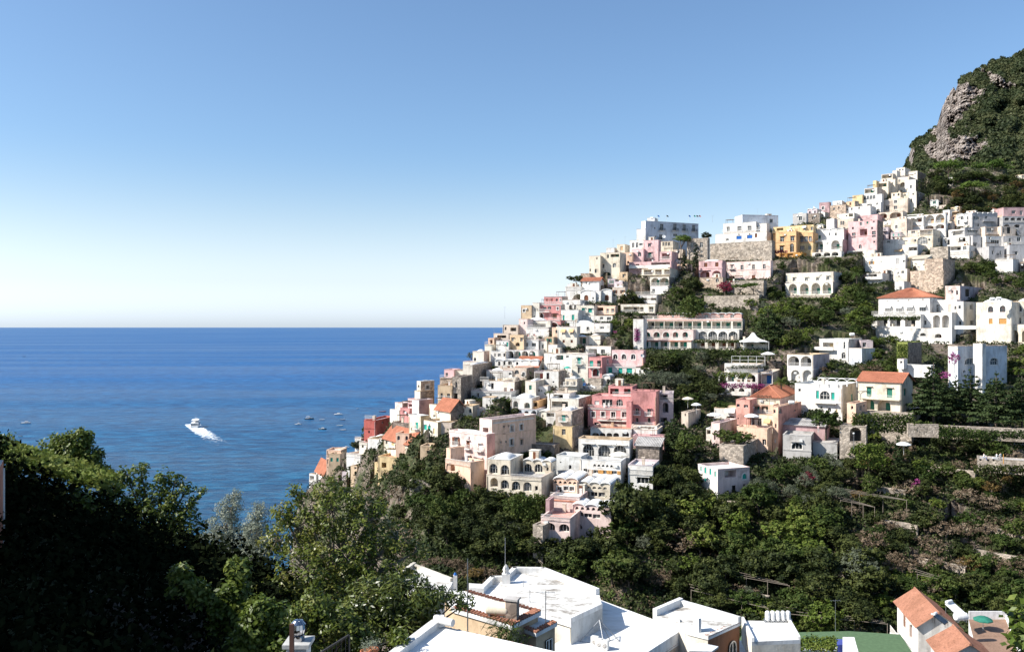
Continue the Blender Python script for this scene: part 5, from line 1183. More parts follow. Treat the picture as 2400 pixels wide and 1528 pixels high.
def tree_proto(kind, var):
    k = (kind, var)
    if k in _tree: return _tree[k]
    r = np.random.default_rng(hash(kind) % 1000 if False else sum(map(ord, kind))*7+var)
    mb = MB(); m = LM_.get(kind, LM_['oak']); limbs = True
    if kind in ('oak', 'broad', 'olive', 'light', 'rust', 'dry', 'magenta', 'red'):
        nb = 10
        blobs = [(0, 0, .60, .30, .30, .26)]
        for i in range(nb):
            a = 2*pi*(i+r.random()*.6)/nb; rr = .22+.12*r.random(); z = .42+.36*r.random()
            s = .11+.09*r.random()
            blobs.append((rr*cos(a), rr*sin(a), z, s, s, s*.9))
        blobs.append((r.uniform(-.1, .1), r.uniform(-.1, .1), .84, .18, .18, .15))
        nl, lf = {'oak': (3200, .062), 'broad': (2500, .066), 'olive': (2600, .050), 'light': (1500, .070), 'rust': (1200, .06), 'dry': (900, .05), 'magenta': (1300, .06), 'red': (1300, .06)}[kind]
        asp = .35 if kind == 'olive' else .62
        if kind == 'dry': blobs = [(b[0], b[1], b[2]*.8, b[3], b[4], b[5]) for b in blobs]
        V = crown_quads(r, blobs, nl, lf, aspect=asp)
        mb.tube((0, 0, -.12), (.02, .01, .28), .030, .022)
        for b in blobs[1:5]: mb.tube((.02, .01, .26), (b[0]*.8, b[1]*.8, b[2]), .016, .006, 5)
    elif kind == 'pine':
        blobs = []
        for i in range(11):
            a = 2*pi*r.random(); rr = .42*sqrt(r.random()); s = .15+.07*r.random()
            blobs.append((rr*cos(a), rr*sin(a), .84+.05*r.random()-.25*rr*rr, s, s, s*.55))
        blobs.append((0, 0, .88, .26, .26, .10))
        V = crown_quads(r, blobs, 3000, .05, up=.5, aspect=.35)
        mb.tube((0, 0, -.1), (.03, .01, .45), .028, .022); mb.tube((.03, .01, .45), (.0, .0, .80), .022, .010)
        for b in blobs[:7]: mb.tube((.02, .01, .48+.08*r.random()), (b[0]*.85, b[1]*.85, b[2]-.04), .012, .005, 5)
    elif kind == 'cypress':
        blobs = [(0, 0, .12+.8*i/9, .105*sin(pi*(.22+.76*i/9))**.7+.01, .105*sin(pi*(.22+.76*i/9))**.7+.01, .09) for i in range(10)]
        V = crown_quads(r, blobs, 1700, .045, up=.9, aspect=.4, jitter=.5)
        mb.tube((0, 0, -.1), (0, 0, .9), .02, .004)
    elif kind == 'conifer':
        blobs = []
        for i in range(9):
            z = .20+.72*i/9; R = .36*(1-i/9.4)**.8+.02; nn = 6 if i < 6 else 4
            for j in range(nn):
                a = 2*pi*(j+.5*(i % 2)+.2*r.random())/nn
                blobs.append((R*.62*cos(a), R*.62*sin(a), z-.03*r.random(), R*.44+.01, R*.44+.01, .030))
        blobs.append((0, 0, .95, .03, .03, .05))
        V = crown_quads(r, blobs, 7000, .045, up=.6, aspect=.5)
        mb.tube((0, 0, -.12), (0, 0, .92), .024, .005)
    elif kind == 'palm':
        Q = []
        for i in range(26):
            a = 2*pi*i/26+r.random()*.2; el = r.uniform(-.3, 1.2); L = .34+.08*r.random(); p = np.array([0, 0, .66])
            d = np.array([cos(a)*cos(el), sin(a)*cos(el), sin(el)]); side = np.array([-sin(a), cos(a), 0]); st = 9
            for s in range(st):
                q = p+d*L/st; d = d+np.array([0, 0, -.17]); d /= np.linalg.norm(d)
                wl = .085*(1-(s/st-.4)**2*1.5)
                for sg in (-1, 1):
                    for o in (0, .5):
                        b0 = p+(q-p)*o; b1 = p+(q-p)*(o+.35); tip = b0+side*sg*wl+d*.05+np.array([0, 0, -.03])
                        Q.append([b0, b1, tip+(q-p)*.1, tip])
                p = q
        V = np.array(Q); m = LM_['broad']
        mb.tube((0, 0, -.1), (0, 0, .66), .035, .028, 8)
    _tree[k] = (quads_mesh('crown', V, m), mb.mesh('trunk', bark())); return _tree[k]
DESC = dict(oak='dark evergreen oak', broad='green broadleaf tree', olive='silvery olive tree', light='bright green tree', pine='umbrella pine', cypress='slim dark cypress', conifer='dark layered conifer', palm='palm tree', dry='dry brown bush', magenta='magenta bougainvillea', red='dark red bougainvillea', rust='rusty brown tree')
NAME = dict(oak='oak_tree', broad='broadleaf_tree', olive='olive_tree', light='broadleaf_tree', pine='umbrella_pine', cypress='cypress_tree', conifer='conifer_tree', palm='palm_tree', dry='dry_bush', magenta='bougainvillea', red='bougainvillea', rust='broadleaf_tree')
CATS = dict(dry='bush', magenta='bougainvillea', red='bougainvillea', palm='palm', pine='pine tree', cypress='cypress', conifer='conifer')
MARKS = [(1575,545,'skyline hotel'),(1740,590,'curved stone wall'),(1755,635,'long pale pink house'),(1910,665,'cream villa of hooded windows'),(1865,560,'yellow and orange house'),(2030,550,'large pink house'),(2130,720,'red roofed villa'),(2190,640,'massive stone tower'),(2300,860,'buttressed white house'),(2060,930,'cream villa on the ivy wall'),(1935,935,'long white house of green shutters'),(1800,970,'orange hip roof villa'),(1700,1120,'isolated white house'),(1870,1045,'grey arched garage'),(1620,775,'long terraced hotel'),(1740,880,'white restaurant'),(1430,960,'rose red house'),(1470,840,'long pink house'),(1100,1070,'large pink palazzo'),(1220,1120,'cream house of tall arches'),(1380,1210,'scalloped pink houses'),(1410,1050,'white glazed house'),(1210,835,'white arcaded hotel'),(1400,700,'white vaulted chapels'),(930,1045,'long cream house'),(850,1110,'tall tan house'),(2150,1440,'tile roofed cottage'),(1350,1400,'big white flat roof'),(2115,827,'ivy tower'),(1525,620,'pink terrace'),(2320,520,'crowded right cluster'),(1070,920,'tall old stone house'),(1870,812,'tent roof pavilion'),(2135,425,'topmost spur houses'),(1640,1440,'five roof tanks'),(2200,1010,'grey path wall')]
TREES = []; CM = [None]
def relphrase(px, py):
    best = min(MARKS, key=lambda m: (m[0]-px)**2+1.6*(m[1]-py)**2); dx, dy = px-best[0], py-best[1]
    v = 'above' if dy < -35 else ('below' if dy > 35 else ''); h = 'left' if dx < -40 else ('right' if dx > 40 else '')
    far = sqrt(dx*dx+dy*dy) > 170
    if v and h: s = f'{v} and {h} of the {best[2]}' if v == 'above' or v == 'below' else ''
    elif v: s = f'{v} the {best[2]}'
    elif h: s = f'{h} of the {best[2]}'
    else: s = f'beside the {best[2]}'
    return ('far ' if far and (v or h) else '')+s
def tree(kind, px, py, hpx, wpx=None, D=None, label=None):
    """foot at px,py in the photograph"""
    d = float(gD(py, px)) if D is None else D
    TREES.append([kind, px, py, hpx, wpx or hpx*{'pine': .9, 'cypress': .22, 'conifer': .7, 'palm': .8, 'olive': .95, 'dry': 1.1, 'oak': .9, 'broad': .9}.get(kind, .95), d, label, D is not None])
def scatter(poly, n, kinds, hr, seed, spacing=.42, cov=.30):
    r = random.Random(seed); xs = [p[0] for p in poly]; ys = [p[1] for p in poly]; got = []; tries = 0
    ks = [k for k, w in kinds for _ in range(w)]
    while len(got) < n and tries < n*60:
        tries += 1; x = r.uniform(min(xs), max(xs)); y = r.uniform(min(ys), max(ys)); ins = False
        for i in range(len(poly)):
            (x1, y1), (x2, y2) = poly[i], poly[i-1]
            if (y1 > y) != (y2 > y) and x < (x2-x1)*(y-y1)/(y2-y1)+x1: ins = not ins
        if not ins: continue
        h = r.uniform(*hr)*(.7+.3*(y-400)/1000+.0)
        sub = CM[0][max(0, int((y-h)/2)):int((y-h*.1)/2), int((x-h*.45)/2):int((x+h*.45)/2)]; dt = float(gD(y, x))
        if sub.size and (sub > dt).mean() > cov: continue
        if any(abs(x-a) < spacing*(h+c)*.5 and abs(y-b) < spacing*(h+c)*.36 for a, b, c in got): continue
        got.append((x, y, h)); tree(r.choice(ks), x, y, h, h*r.uniform(.85, 1.2) if ks[0] not in ('conifer',) else None)
ORD = ['leftmost', 'second from left', 'third from left', 'fourth from left', 'fifth from left', 'sixth from left', 'seventh from left', 'eighth from left', 'ninth from left', 'tenth from left']+[w+' from left' for w in 'eleventh twelfth thirteenth fourteenth fifteenth sixteenth seventeenth eighteenth nineteenth twentieth twenty-first twenty-second twenty-third twenty-fourth twenty-fifth twenty-sixth twenty-seventh twenty-eighth'.split()]
def plant_trees():
    rs = np.random.default_rng(5)
    T = TREES; X = np.array([K(t[1])*t[5] for t in T]); Y = np.array([t[5] for t in T]); Z = ground_z(X, Y)
    lab = {}
    for i, t in enumerate(T):
        if t[6]: continue
        hm = t[3]*t[5]/F; size = 'small' if hm < 3.6 else ('tall' if hm > 7 else '')
        b = (size+' ' if size else '')+DESC[t[0]]; key = (b, relphrase(t[1], t[2]-t[3]*.5)); lab.setdefault(key, []).append(i)
    for (b, rel), ids in lab.items():
        ids.sort(key=lambda i: T[i][1])
        for q, i in enumerate(ids):
            if len(ids) == 1: T[i][6] = f'{b} {rel}'
            elif q == len(ids)-1: T[i][6] = f'{b} {rel}, rightmost of these'
            elif q < len(ORD): T[i][6] = f'{b} {rel}, {ORD[q]}'
            else: T[i][6] = f'{b} {rel}, number {q+1} from left'
    for t in T: t[6] = t[6].replace('number ', 'no. ') if len(t[6].split()) > 16 else t[6]
    for t in T:
        if len(t[6].split()) > 16: t[6] = t[6].replace(' the ', ' ').replace(' of these', '')
        if len(t[6].split()) > 16: t[6] = t[6].replace(' and ', ' ').replace(' on ', ' ')
    for i, (kind, px, py, hp, wp, d, label, fixed) in enumerate(T):
        cr, tr = tree_proto(kind, i % 3)
        h = hp*d/F; w = wp*d/F
        if fixed: z = zat(py, d)
        else: z = Z[i]-.25
        nat = {'pine': 1.0, 'cypress': .22, 'conifer': .75, 'palm': .75}.get(kind, .8)
        s = w/nat
        root = empty(NAME[kind], Matrix.Translation((X[i], Y[i], z)) @ Matrix.Rotation(rs.uniform(0, 6.28), 4, 'Z') @ Matrix.Diagonal((s, s, h*1.03, 1)))
        tag(root, label, CATS.get(kind, 'tree'), 'trees and bushes on the hillside')
        obj('trunk', tr, root); obj('crown', cr, root)
def build_undergrowth():
    r = RNG
    def layer(name, n, mats, q, size, spread, seedm, label, pyr=(395, 1560), hi=.5, flip=False):
        px = np.where(r.random(n) < .84, r.uniform(700, 2460, n), r.uniform(2460, 3300, n)); py = r.uniform(pyr[0], pyr[1], n); top = np.interp(px, TPX, TPY)
        k = py > top-4; px, py = px[k], py[k]; D = gD(py, px); X = K(px)*D
        m = fbm(X/16, D/16, 4, seedm); k = (m < hi) if flip else (m > hi)
        X, D = X[k], D[k]; X = X+r.normal(size=len(X))*.6; Z = ground_z(X, D)
        C = np.stack([X, D, Z], -1); n2 = len(C); off = r.normal(size=(n2, q, 3)); off /= np.linalg.norm(off, axis=-1, keepdims=True); off[..., 2] = np.abs(off[..., 2])
        cc = C[:, None]+off*(spread*(.5+r.random((n2, 1, 1))))
        V = leaf_quads(cc.reshape(-1, 3), off.reshape(-1, 3)+np.array([0, 0, .4]), size*(.6+.8*r.random(n2*q)), .6)
        o = obj(name, quads_mesh(name, V, mats)); o['kind'] = 'stuff'; tag(o, label, 'undergrowth')
    layer('undergrowth', 72000, LM_['under'], 8, .62, .75, 41, 'dark green undergrowth covering the hillside between the houses', hi=.34)
    layer('ivy_and_grass', 24000, LM_['broad'], 8, .5, .6, 47, 'brighter green creepers and grass on the terraced slopes', hi=.46)
    layer('dry_brush', 11000, LM_['dry'], 8, .42, .6, 53, 'dry brown brush on the steep slopes below the town', pyr=(900, 1560), hi=.49)
class Vine:
    pass
def sheet(name, cat, label, mat, a, b, c, d, n, leaf, thick, seed, aspect=.7, group=None, core=None):
    """a leafy slab spanned by four 3D corners a b c d, with thickness"""
    r = np.random.default_rng(seed); u = r.random((n, 1)); v = r.random((n, 1)); a, b, c, d = (np.array(p) for p in (a, b, c, d))
    P = (a*(1-u)+b*u)*(1-v)+(d*(1-u)+c*u)*v
    nn = np.cross(b-a, d-a); nn = nn/np.linalg.norm(nn)
    if nn[2] < -.2 or (abs(nn[2]) <= .2 and nn[1] > 0): nn = -nn
    h = fbm(u[:, 0]*9+seed, v[:, 0]*6, 3, seed)[:, None]
    P = P+nn*(r.random((n, 1))**.6*thick*(.3+1.2*h))+r.normal(size=(n, 3))*leaf*.5
    V = leaf_quads(P, np.repeat(nn[None], n, 0), leaf*(.6+.8*r.random(n)), aspect, .8, r)
    o = obj(name, quads_mesh(name, V, mat)); tag(o, label, cat, group); return o
def vine(label, mat, px0, px1, py0, py1, D, n=900, leaf=.35, thick=.7, name='climbing_plant', cat='climbing plant', slope=0, seed=1, D1=None, dpx=0):
    """hangs on a wall between the given pixels at depth D (D1 at the far top)"""
    D1 = D1 or D
    return sheet(name, cat, label, LM_[mat], P3(px0, py1, D), P3(px1, py1+slope, D), P3(px1+dpx, py0+slope, D1), P3(px0+dpx, py0, D1), n, leaf, thick, seed)
# ------------------------------------------------------------------ where the plants of the town stand
def town_plants():
    LMAT(); CM[0] = cover_map()
    # trees one can single out
    tree('pine', 1595, 612, 60, 50, D=320, label='umbrella pine standing in front of the skyline hotel')
    tree('pine', 1663, 692, 38, 32, label='small umbrella pine under the pink villa arches')
    tree('pine', 1735, 696, 36, 40, label='left of two flat pines in the walled garden below the pale pink house')
    tree('pine', 1767, 696, 38, 46, label='right of two flat pines in the walled garden below the pale pink house')
    tree('pine', 2222, 446, 70, 70, D=384, label='tall umbrella pine at the foot of the mountain, nearest the spur')
    tree('pine', 2318, 446, 66, 100, D=392, label='widest dark umbrella pine at the foot of the mountain')
    tree('pine', 2285, 492, 66, 74, D=364, label='umbrella pine standing lower on the dark slope below the mountain')
    for x, y, h in ((1590, 628, 42), (1602, 634, 50), (1631, 618, 56), (1616, 632, 28)): tree('cypress', x, y, h, h*.27)
    tree('palm', 1457, 664, 44, 44, label='palm in the garden below the cream ridge house')
    tree('palm', 1831, 924, 44, 40, D=212, label='palm with orange fruit beside the white restaurant')
    tree('palm', 1288, 935, 26, 26, D=209, label='small palm on the terrace under the street')
    tree('palm', 2008, 668, 52, 30, label='narrow palm left of the rough stone arch wall')
    tree('conifer', 1800, 800, 112, 84, label='broad dark conifer right of the terraced hotel top floor')
    tree('conifer', 2188, 992, 150, 112, D=196, label='big layered conifer right of the cream villa')
    tree('conifer', 2335, 1010, 140, 110, D=188, label='rightmost big dark conifer under the buttressed white house')
    tree('conifer', 2275, 985, 120, 90, D=196, label='middle dark conifer under the buttressed white house')
    tree('conifer', 2240, 970, 90, 60, D=204); tree('conifer', 2395, 1000, 130, 90, D=190)
    tree('conifer', 1580, 1062, 92, 56, D=186, label='leaning pine right of the rose red house')
    tree('conifer', 1545, 700, 26, 20); tree('conifer', 2105, 1120, 120, 34, label='narrow dark conifer on the ravine side below the cream villa')
    tree('broad', 1935, 1024, 64, 66, D=188, label='round green tree beside the grey arched garage')
    tree('broad', 1184, 968, 38, 36, D=218, label='round green tree right of the white cube house')
    tree('broad', 1612, 1072, 60, 60, D=182, label='round clipped tree below the beige cube house')
    tree('broad', 1705, 1052, 46, 52, D=186, label='left bush tree in the peach villa garden')
    tree('broad', 1738, 1054, 42, 50, D=185, label='right bush tree in the peach villa garden')
    tree('light', 1445, 765, 26, 24, label='small bright tree beside the central stair ravine')
    tree('light', 1477, 768, 28, 30, label='yellow green tree left of the terraced hotel')
    tree('broad', 1620, 738, 80, 62, label='tall green tree above the terraced hotel roof')
    tree('broad', 1592, 722, 46, 40); tree('oak', 1475, 690, 58, 50); tree('oak', 1500, 684, 42, 40); tree('oak', 1440, 676, 40, 44); tree('broad', 1415, 672, 30, 36); tree('oak', 1352, 668, 22, 40, D=305)
    tree('oak', 1655, 566, 22, 24, D=344, label='small dark tree left of the blue door villa')
    tree('olive', 1104, 852, 28, 22, D=262, label='olive tree beside the cream tower house on the sea side')
    tree('oak', 845, 1065, 34, 44, D=246, label='dark green bush on the cliff above the sea')
    tree('broad', 862, 1040, 44, 24, D=246, label='tall green creeper at the corner of the dark red house')
    tree('broad', 975, 1092, 60, 50, D=212); tree('oak', 1030, 1050, 52, 44, D=206); tree('broad', 1000, 1098, 40, 40, D=205); tree('olive', 1040, 1086, 46, 44, D=200)
    tree('oak', 1205, 985, 30, 26, D=212); tree('broad', 1112, 968, 40, 22, D=220)
    tree('light', 1200, 985, 20, 18, D=212)
    for x in (1430, 1462, 1494): tree('olive', x, 915, 34, 40)
    tree('olive', 1528, 912, 56, 62, label='large silvery olive tree above the rose red house'); tree('olive', 1560, 914, 58, 60); tree('olive', 1596, 910, 50, 56)
    tree('oak', 1545, 876, 56, 66, label='dense dark tree at the right end of the long pink house'); tree('oak', 1520, 862, 34, 34); tree('broad', 1572, 862, 40, 50)
    tree('oak', 1470, 1268, 152, 116, label='tallest dark evergreen oak overlapping the right end of the scalloped pink houses')
    tree('oak', 1512, 1230, 96, 84); tree('oak', 1302, 1318, 74, 80); tree('oak', 1362, 1326, 80, 84); tree('oak', 1258, 1308, 62, 66); tree('oak', 1420, 1312, 84, 80); tree('oak', 1545, 1142, 60, 60); tree('broad', 1165, 1165, 40, 44)
    tree('light', 2350, 1540, 10, 10)
    TREES.pop()
    scatter([(1600, 850), (1690, 850), (1690, 960), (1600, 940), (1560, 905)], 22, [('oak', 4), ('olive', 1), ('broad', 1)], (34, 52), 3)
    scatter([(1575, 900), (1660, 925), (1700, 975), (1640, 960), (1580, 950)], 6, [('oak', 1)], (24, 34), 4)
    scatter([(1750, 720), (1840, 700), (2040, 700), (2050, 770), (1920, 800), (1830, 820), (1790, 790)], 44, [('oak', 2), ('broad', 4), ('olive', 1), ('light', 4)], (34, 54), 5)
    scatter([(1600, 690), (1700, 725), (1780, 728), (1740, 738), (1600, 732), (1560, 715)], 16, [('broad', 3), ('light', 1), ('oak', 1)], (20, 32), 6)
    scatter([(1815, 612), (2030, 622), (2045, 690), (1985, 700), (1978, 650), (1840, 634)], 34, [('oak', 3), ('broad', 3), ('light', 1)], (24, 38), 7)
    scatter([(1815, 640), (1838, 642), (1838, 690), (1800, 690)], 6, [('broad', 1)], (26, 36), 8)
    scatter([(2190, 440), (2440, 440), (2440, 490), (2360, 500), (2230, 505), (2195, 500)], 44, [('oak', 5), ('conifer', 1), ('rust', 1)], (26, 44), 9)
    scatter([(2240, 630), (2335, 625), (2420, 650), (2420, 700), (2370, 675), (2240, 672)], 16, [('oak', 2), ('broad', 2)], (28, 42), 10)
    scatter([(1900, 862), (1960, 860), (2010, 872), (2100, 850), (2110, 885), (2000, 900), (1910, 900)], 16, [('broad', 3), ('oak', 1), ('dry', 1)], (24, 40), 11)
    scatter([(2000, 780), (2060, 790), (2150, 805), (2240, 808), (2100, 800), (2060, 830), (2050, 850)], 16, [('broad', 2), ('oak', 1), ('light', 1)], (22, 34), 12)
    scatter([(2150, 890), (2225, 905), (2225, 960), (2150, 960)], 6, [('oak', 2), ('light', 1)], (26, 40), 13)
    scatter([(2370, 820), (2430, 820), (2430, 900), (2370, 900)], 7, [('oak', 2), ('light', 1)], (30, 44), 14)
    scatter([(1490, 1100), (1560, 1070), (1630, 1100), (1640, 1180), (1560, 1200), (1500, 1180)], 16, [('oak', 4), ('broad', 1)], (46, 66), 15)
    scatter([(930, 1140), (1040, 1130), (1270, 1190), (1262, 1300), (1180, 1330), (1000, 1260)], 46, [('oak', 6), ('broad', 2), ('olive', 1)], (48, 74), 16, .36)
    scatter([(1420, 1270), (1500, 1210), (1700, 1200), (1960, 1210), (2060, 1280), (2060, 1460), (1900, 1500), (1700, 1430), (1500, 1400), (1260, 1340), (1290, 1290)], 92, [('oak', 10), ('broad', 3), ('olive', 1), ('light', 2), ('dry', 2)], (40, 98), 17, .34)
    scatter([(1760, 1120), (1960, 1090), (1990, 1180), (1780, 1190)], 20, [('olive', 3), ('oak', 2), ('broad', 1), ('oak', 1)], (40, 62), 18)
    scatter([(1560, 1180), (1640, 1150), (1680, 1180), (1780, 1185), (1640, 1195)], 9, [('olive', 1), ('broad', 1)], (30, 44), 19)
    scatter([(1980, 1060), (2400, 1040), (2440, 1200), (2000, 1200)], 52, [('oak', 4), ('broad', 4), ('dry', 3), ('light', 1), ('rust', 1)], (34, 64), 20, .45)
    scatter([(2010, 1210), (2440, 1210), (2440, 1390), (2100, 1400)], 48, [('oak', 3), ('broad', 3), ('dry', 6), ('rust', 1)], (36, 66), 21, .45)
    scatter([(2230, 1380), (2440, 1400), (2440, 1470), (2330, 1440)], 9, [('broad', 2), ('oak', 1), ('dry', 1)], (50, 74), 22)
    scatter([(880, 1165), (940, 1150), (980, 1290), (960, 1320), (870, 1280)], 12, [('oak', 2), ('olive', 2), ('dry', 2)], (36, 54), 23)
    scatter([(930, 1290), (1180, 1350), (1170, 1370), (1010, 1330)], 16, [('dry', 5), ('rust', 1)], (30, 44), 24)
    scatter([(930, 1090), (1040, 1080), (1050, 1125), (960, 1120)], 10, [('oak', 1), ('broad', 2)], (28, 42), 25)
    scatter([(1190, 1060), (1300, 1065), (1300, 1075), (1230, 1075)], 4, [('broad', 1)], (20, 30), 26)
    scatter([(1455, 745), (1490, 750), (1485, 815), (1440, 810)], 8, [('oak', 1), ('broad', 1)], (18, 28), 27)
    scatter([(1600, 640), (1640, 655), (1640, 690), (1580, 700)], 7, [('oak', 2), ('broad', 1)], (28, 44), 28)
    scatter([(1965, 1010), (2130, 1020), (2130, 1050), (1990, 1060)], 8, [('broad', 1), ('light', 1)], (20, 30), 29)
    scatter([(2140, 1015), (2400, 1025), (2400, 1045), (2140, 1035)], 8, [('broad', 2), ('rust', 1)], (24, 44), 30)
    scatter([(2135, 425), (2440, 420), (2440, 440), (2135, 440)], 26, [('oak', 3), ('broad', 1)], (26, 40), 40)
    scatter([(2135, 400), (2200, 400), (2200, 420), (2135, 425)], 5, [('oak', 3)], (20, 26), 41)
    scatter([(1110, 860), (1240, 770), (1400, 690), (1480, 700), (1440, 930), (1240, 985), (1110, 980), (1020, 950)], 34, [('broad', 1), ('oak', 2), ('olive', 1), ('light', 1), ('magenta', 1)], (11, 20), 50, cov=.75)
    scatter([(1850, 560), (2060, 460), (2220, 500), (2440, 520), (2440, 610), (2230, 610), (2100, 640), (1990, 600)], 26, [('broad', 1), ('oak', 3)], (10, 18), 51, cov=.75)
    scatter([(1640, 1385), (1960, 1440), (1960, 1475), (1850, 1480), (1700, 1425)], 26, [('light', 3), ('broad', 2)], (30, 46), 52, .5)
    scatter([(1990, 1350), (2300, 1330), (2320, 1400), (2130, 1440), (2000, 1430)], 24, [('broad', 3), ('light', 2)], (30, 48), 53, .5)
    tree('red', 1700, 695, 40, 36, label='dark red bougainvillea in the walled garden'); tree('red', 1890, 1130, 40, 40, label='dark red bougainvillea below the grey arched garage')
    tree('magenta', 2150, 1160, 40, 26, label='magenta bougainvillea on the ravine slope'); tree('magenta', 2236, 868, 44, 22, D=215, label='magenta bougainvillea climbing beside the buttressed white house')
    tree('magenta', 2215, 900, 30, 26, D=212, label='purple bougainvillea draped over the big conifer')
    plant_trees()
    # creepers, hedges, pergolas
    vine('green ivy hanging over the rock wall under the cream villa', 'broad', 1995, 2140, 970, 1010, 187, 2600, .45, 1.2, slope=2, seed=1, cat='ivy')
    vine('ivy trailing along the path wall right of the cream villa', 'broad', 2140, 2400, 985, 1012, 184, 2600, .45, 1.0, slope=42, seed=2, cat='ivy')
    vine('dark ivy hanging over the far path wall', 'broad', 2200, 2440, 1006, 1022, 177, 2200, .35, .8, slope=6, seed=22, cat='ivy')
    vine('mixed creeper over the scooter road ledge', 'oak', 2280, 2440, 1090, 1106, 163, 1600, .35, .8, slope=2, seed=23, cat='creeper')
    vine('yellow green creeper below the tunnel road', 'light', 2005, 2070, 1040, 1095, 176, 1500, .4, 1.0, seed=3)
    vine('magenta bougainvillea along the lower restaurant terrace', 'magenta', 1684, 1790, 898, 908, 214.5, 900, .3, .6, seed=4, cat='bougainvillea', name='bougainvillea', slope=2)
    vine('green vine pergola roof on the upper restaurant floor', 'light', 1682, 1760, 872, 882, 219, 900, .32, .5, seed=5, cat='pergola vine', slope=2)
    vine('long green pergola under the terraced hotel', 'broad', 1560, 1790, 822, 846, 243, 3600, .42, 1.0, seed=6, cat='pergola vine')
    vine('vine garland between the hotel floors on the right', 'broad', 1625, 1745, 797, 803, 250, 1400, .3, .5, seed=7, cat='vine')
    vine('pink bougainvillea on the left end of the terraced hotel', 'magenta', 1487, 1500, 769, 800, 253, 500, .3, .4, seed=8, cat='bougainvillea', name='bougainvillea')
    vine('yellow green creeper under the cream villa of hooded windows', 'light', 1832, 1950, 698, 722, 286, 2400, .4, .8, seed=9)
    vine('green vine pergola on the villa terrace, with reddish leaves', 'broad', 2045, 2155, 742, 750, 255.5, 1500, .32, .5, seed=10, cat='pergola vine')
    vine('yellow green ivy covering the small square tower', 'light', 2102, 2127, 806, 850, 225, 1600, .28, .25, seed=11, cat='ivy', slope=0)
    vine('bright green pergola roof over the yellow terracotta terrace', 'light', 880, 928, 1063, 1080, 222, 1500, .3, .4, seed=12, cat='pergola vine', D1=229)
    vine('clipped hedge at the foot of the isolated white house', 'broad', 1640, 1790, 1156, 1162, 168, 1300, .3, .5, seed=13, cat='hedge', name='hedge', slope=8)
    vine('green hedge above the street cars', 'broad', 1370, 1420, 918, 926, 222, 800, .3, .5, seed=14, cat='hedge', name='hedge')
    vine('green hedge in the central garden below the yellow house', 'oak', 1885, 2000, 608, 622, 320, 1200, .5, .9, seed=15, cat='hedge', name='hedge')
    vine('ivy on the overgrown ruined wall of the spur', 'oak', 2150, 2186, 420, 470, 369, 900, .5, .6, seed=16, cat='ivy')
    vine('red bougainvillea canopy beside the yellow house', 'red', 1810, 1845, 588, 594, 323, 400, .35, .6, seed=17, cat='bougainvillea', name='bougainvillea')
    vine('ivy curtain below the cream house of tall arches', 'broad', 1200, 1276, 1160, 1215, 160, 2200, .4, .8, seed=18, cat='ivy')
    vine('green creeper on the stone terrace wall above the terraced hotel', 'oak', 1705, 1752, 697, 712, 287, 800, .4, .5, seed=19)
    vine('green plants on the top terrace of the hotel', 'broad', 1541, 1600, 733, 738, 264, 500, .35, .4, seed=20, cat='planting')
    vine('flowering boxes along the restaurant parapet', 'olive', 1714, 1800, 857, 863, 222, 900, .25, .4, seed=21, cat='flower box', name='flower_box')
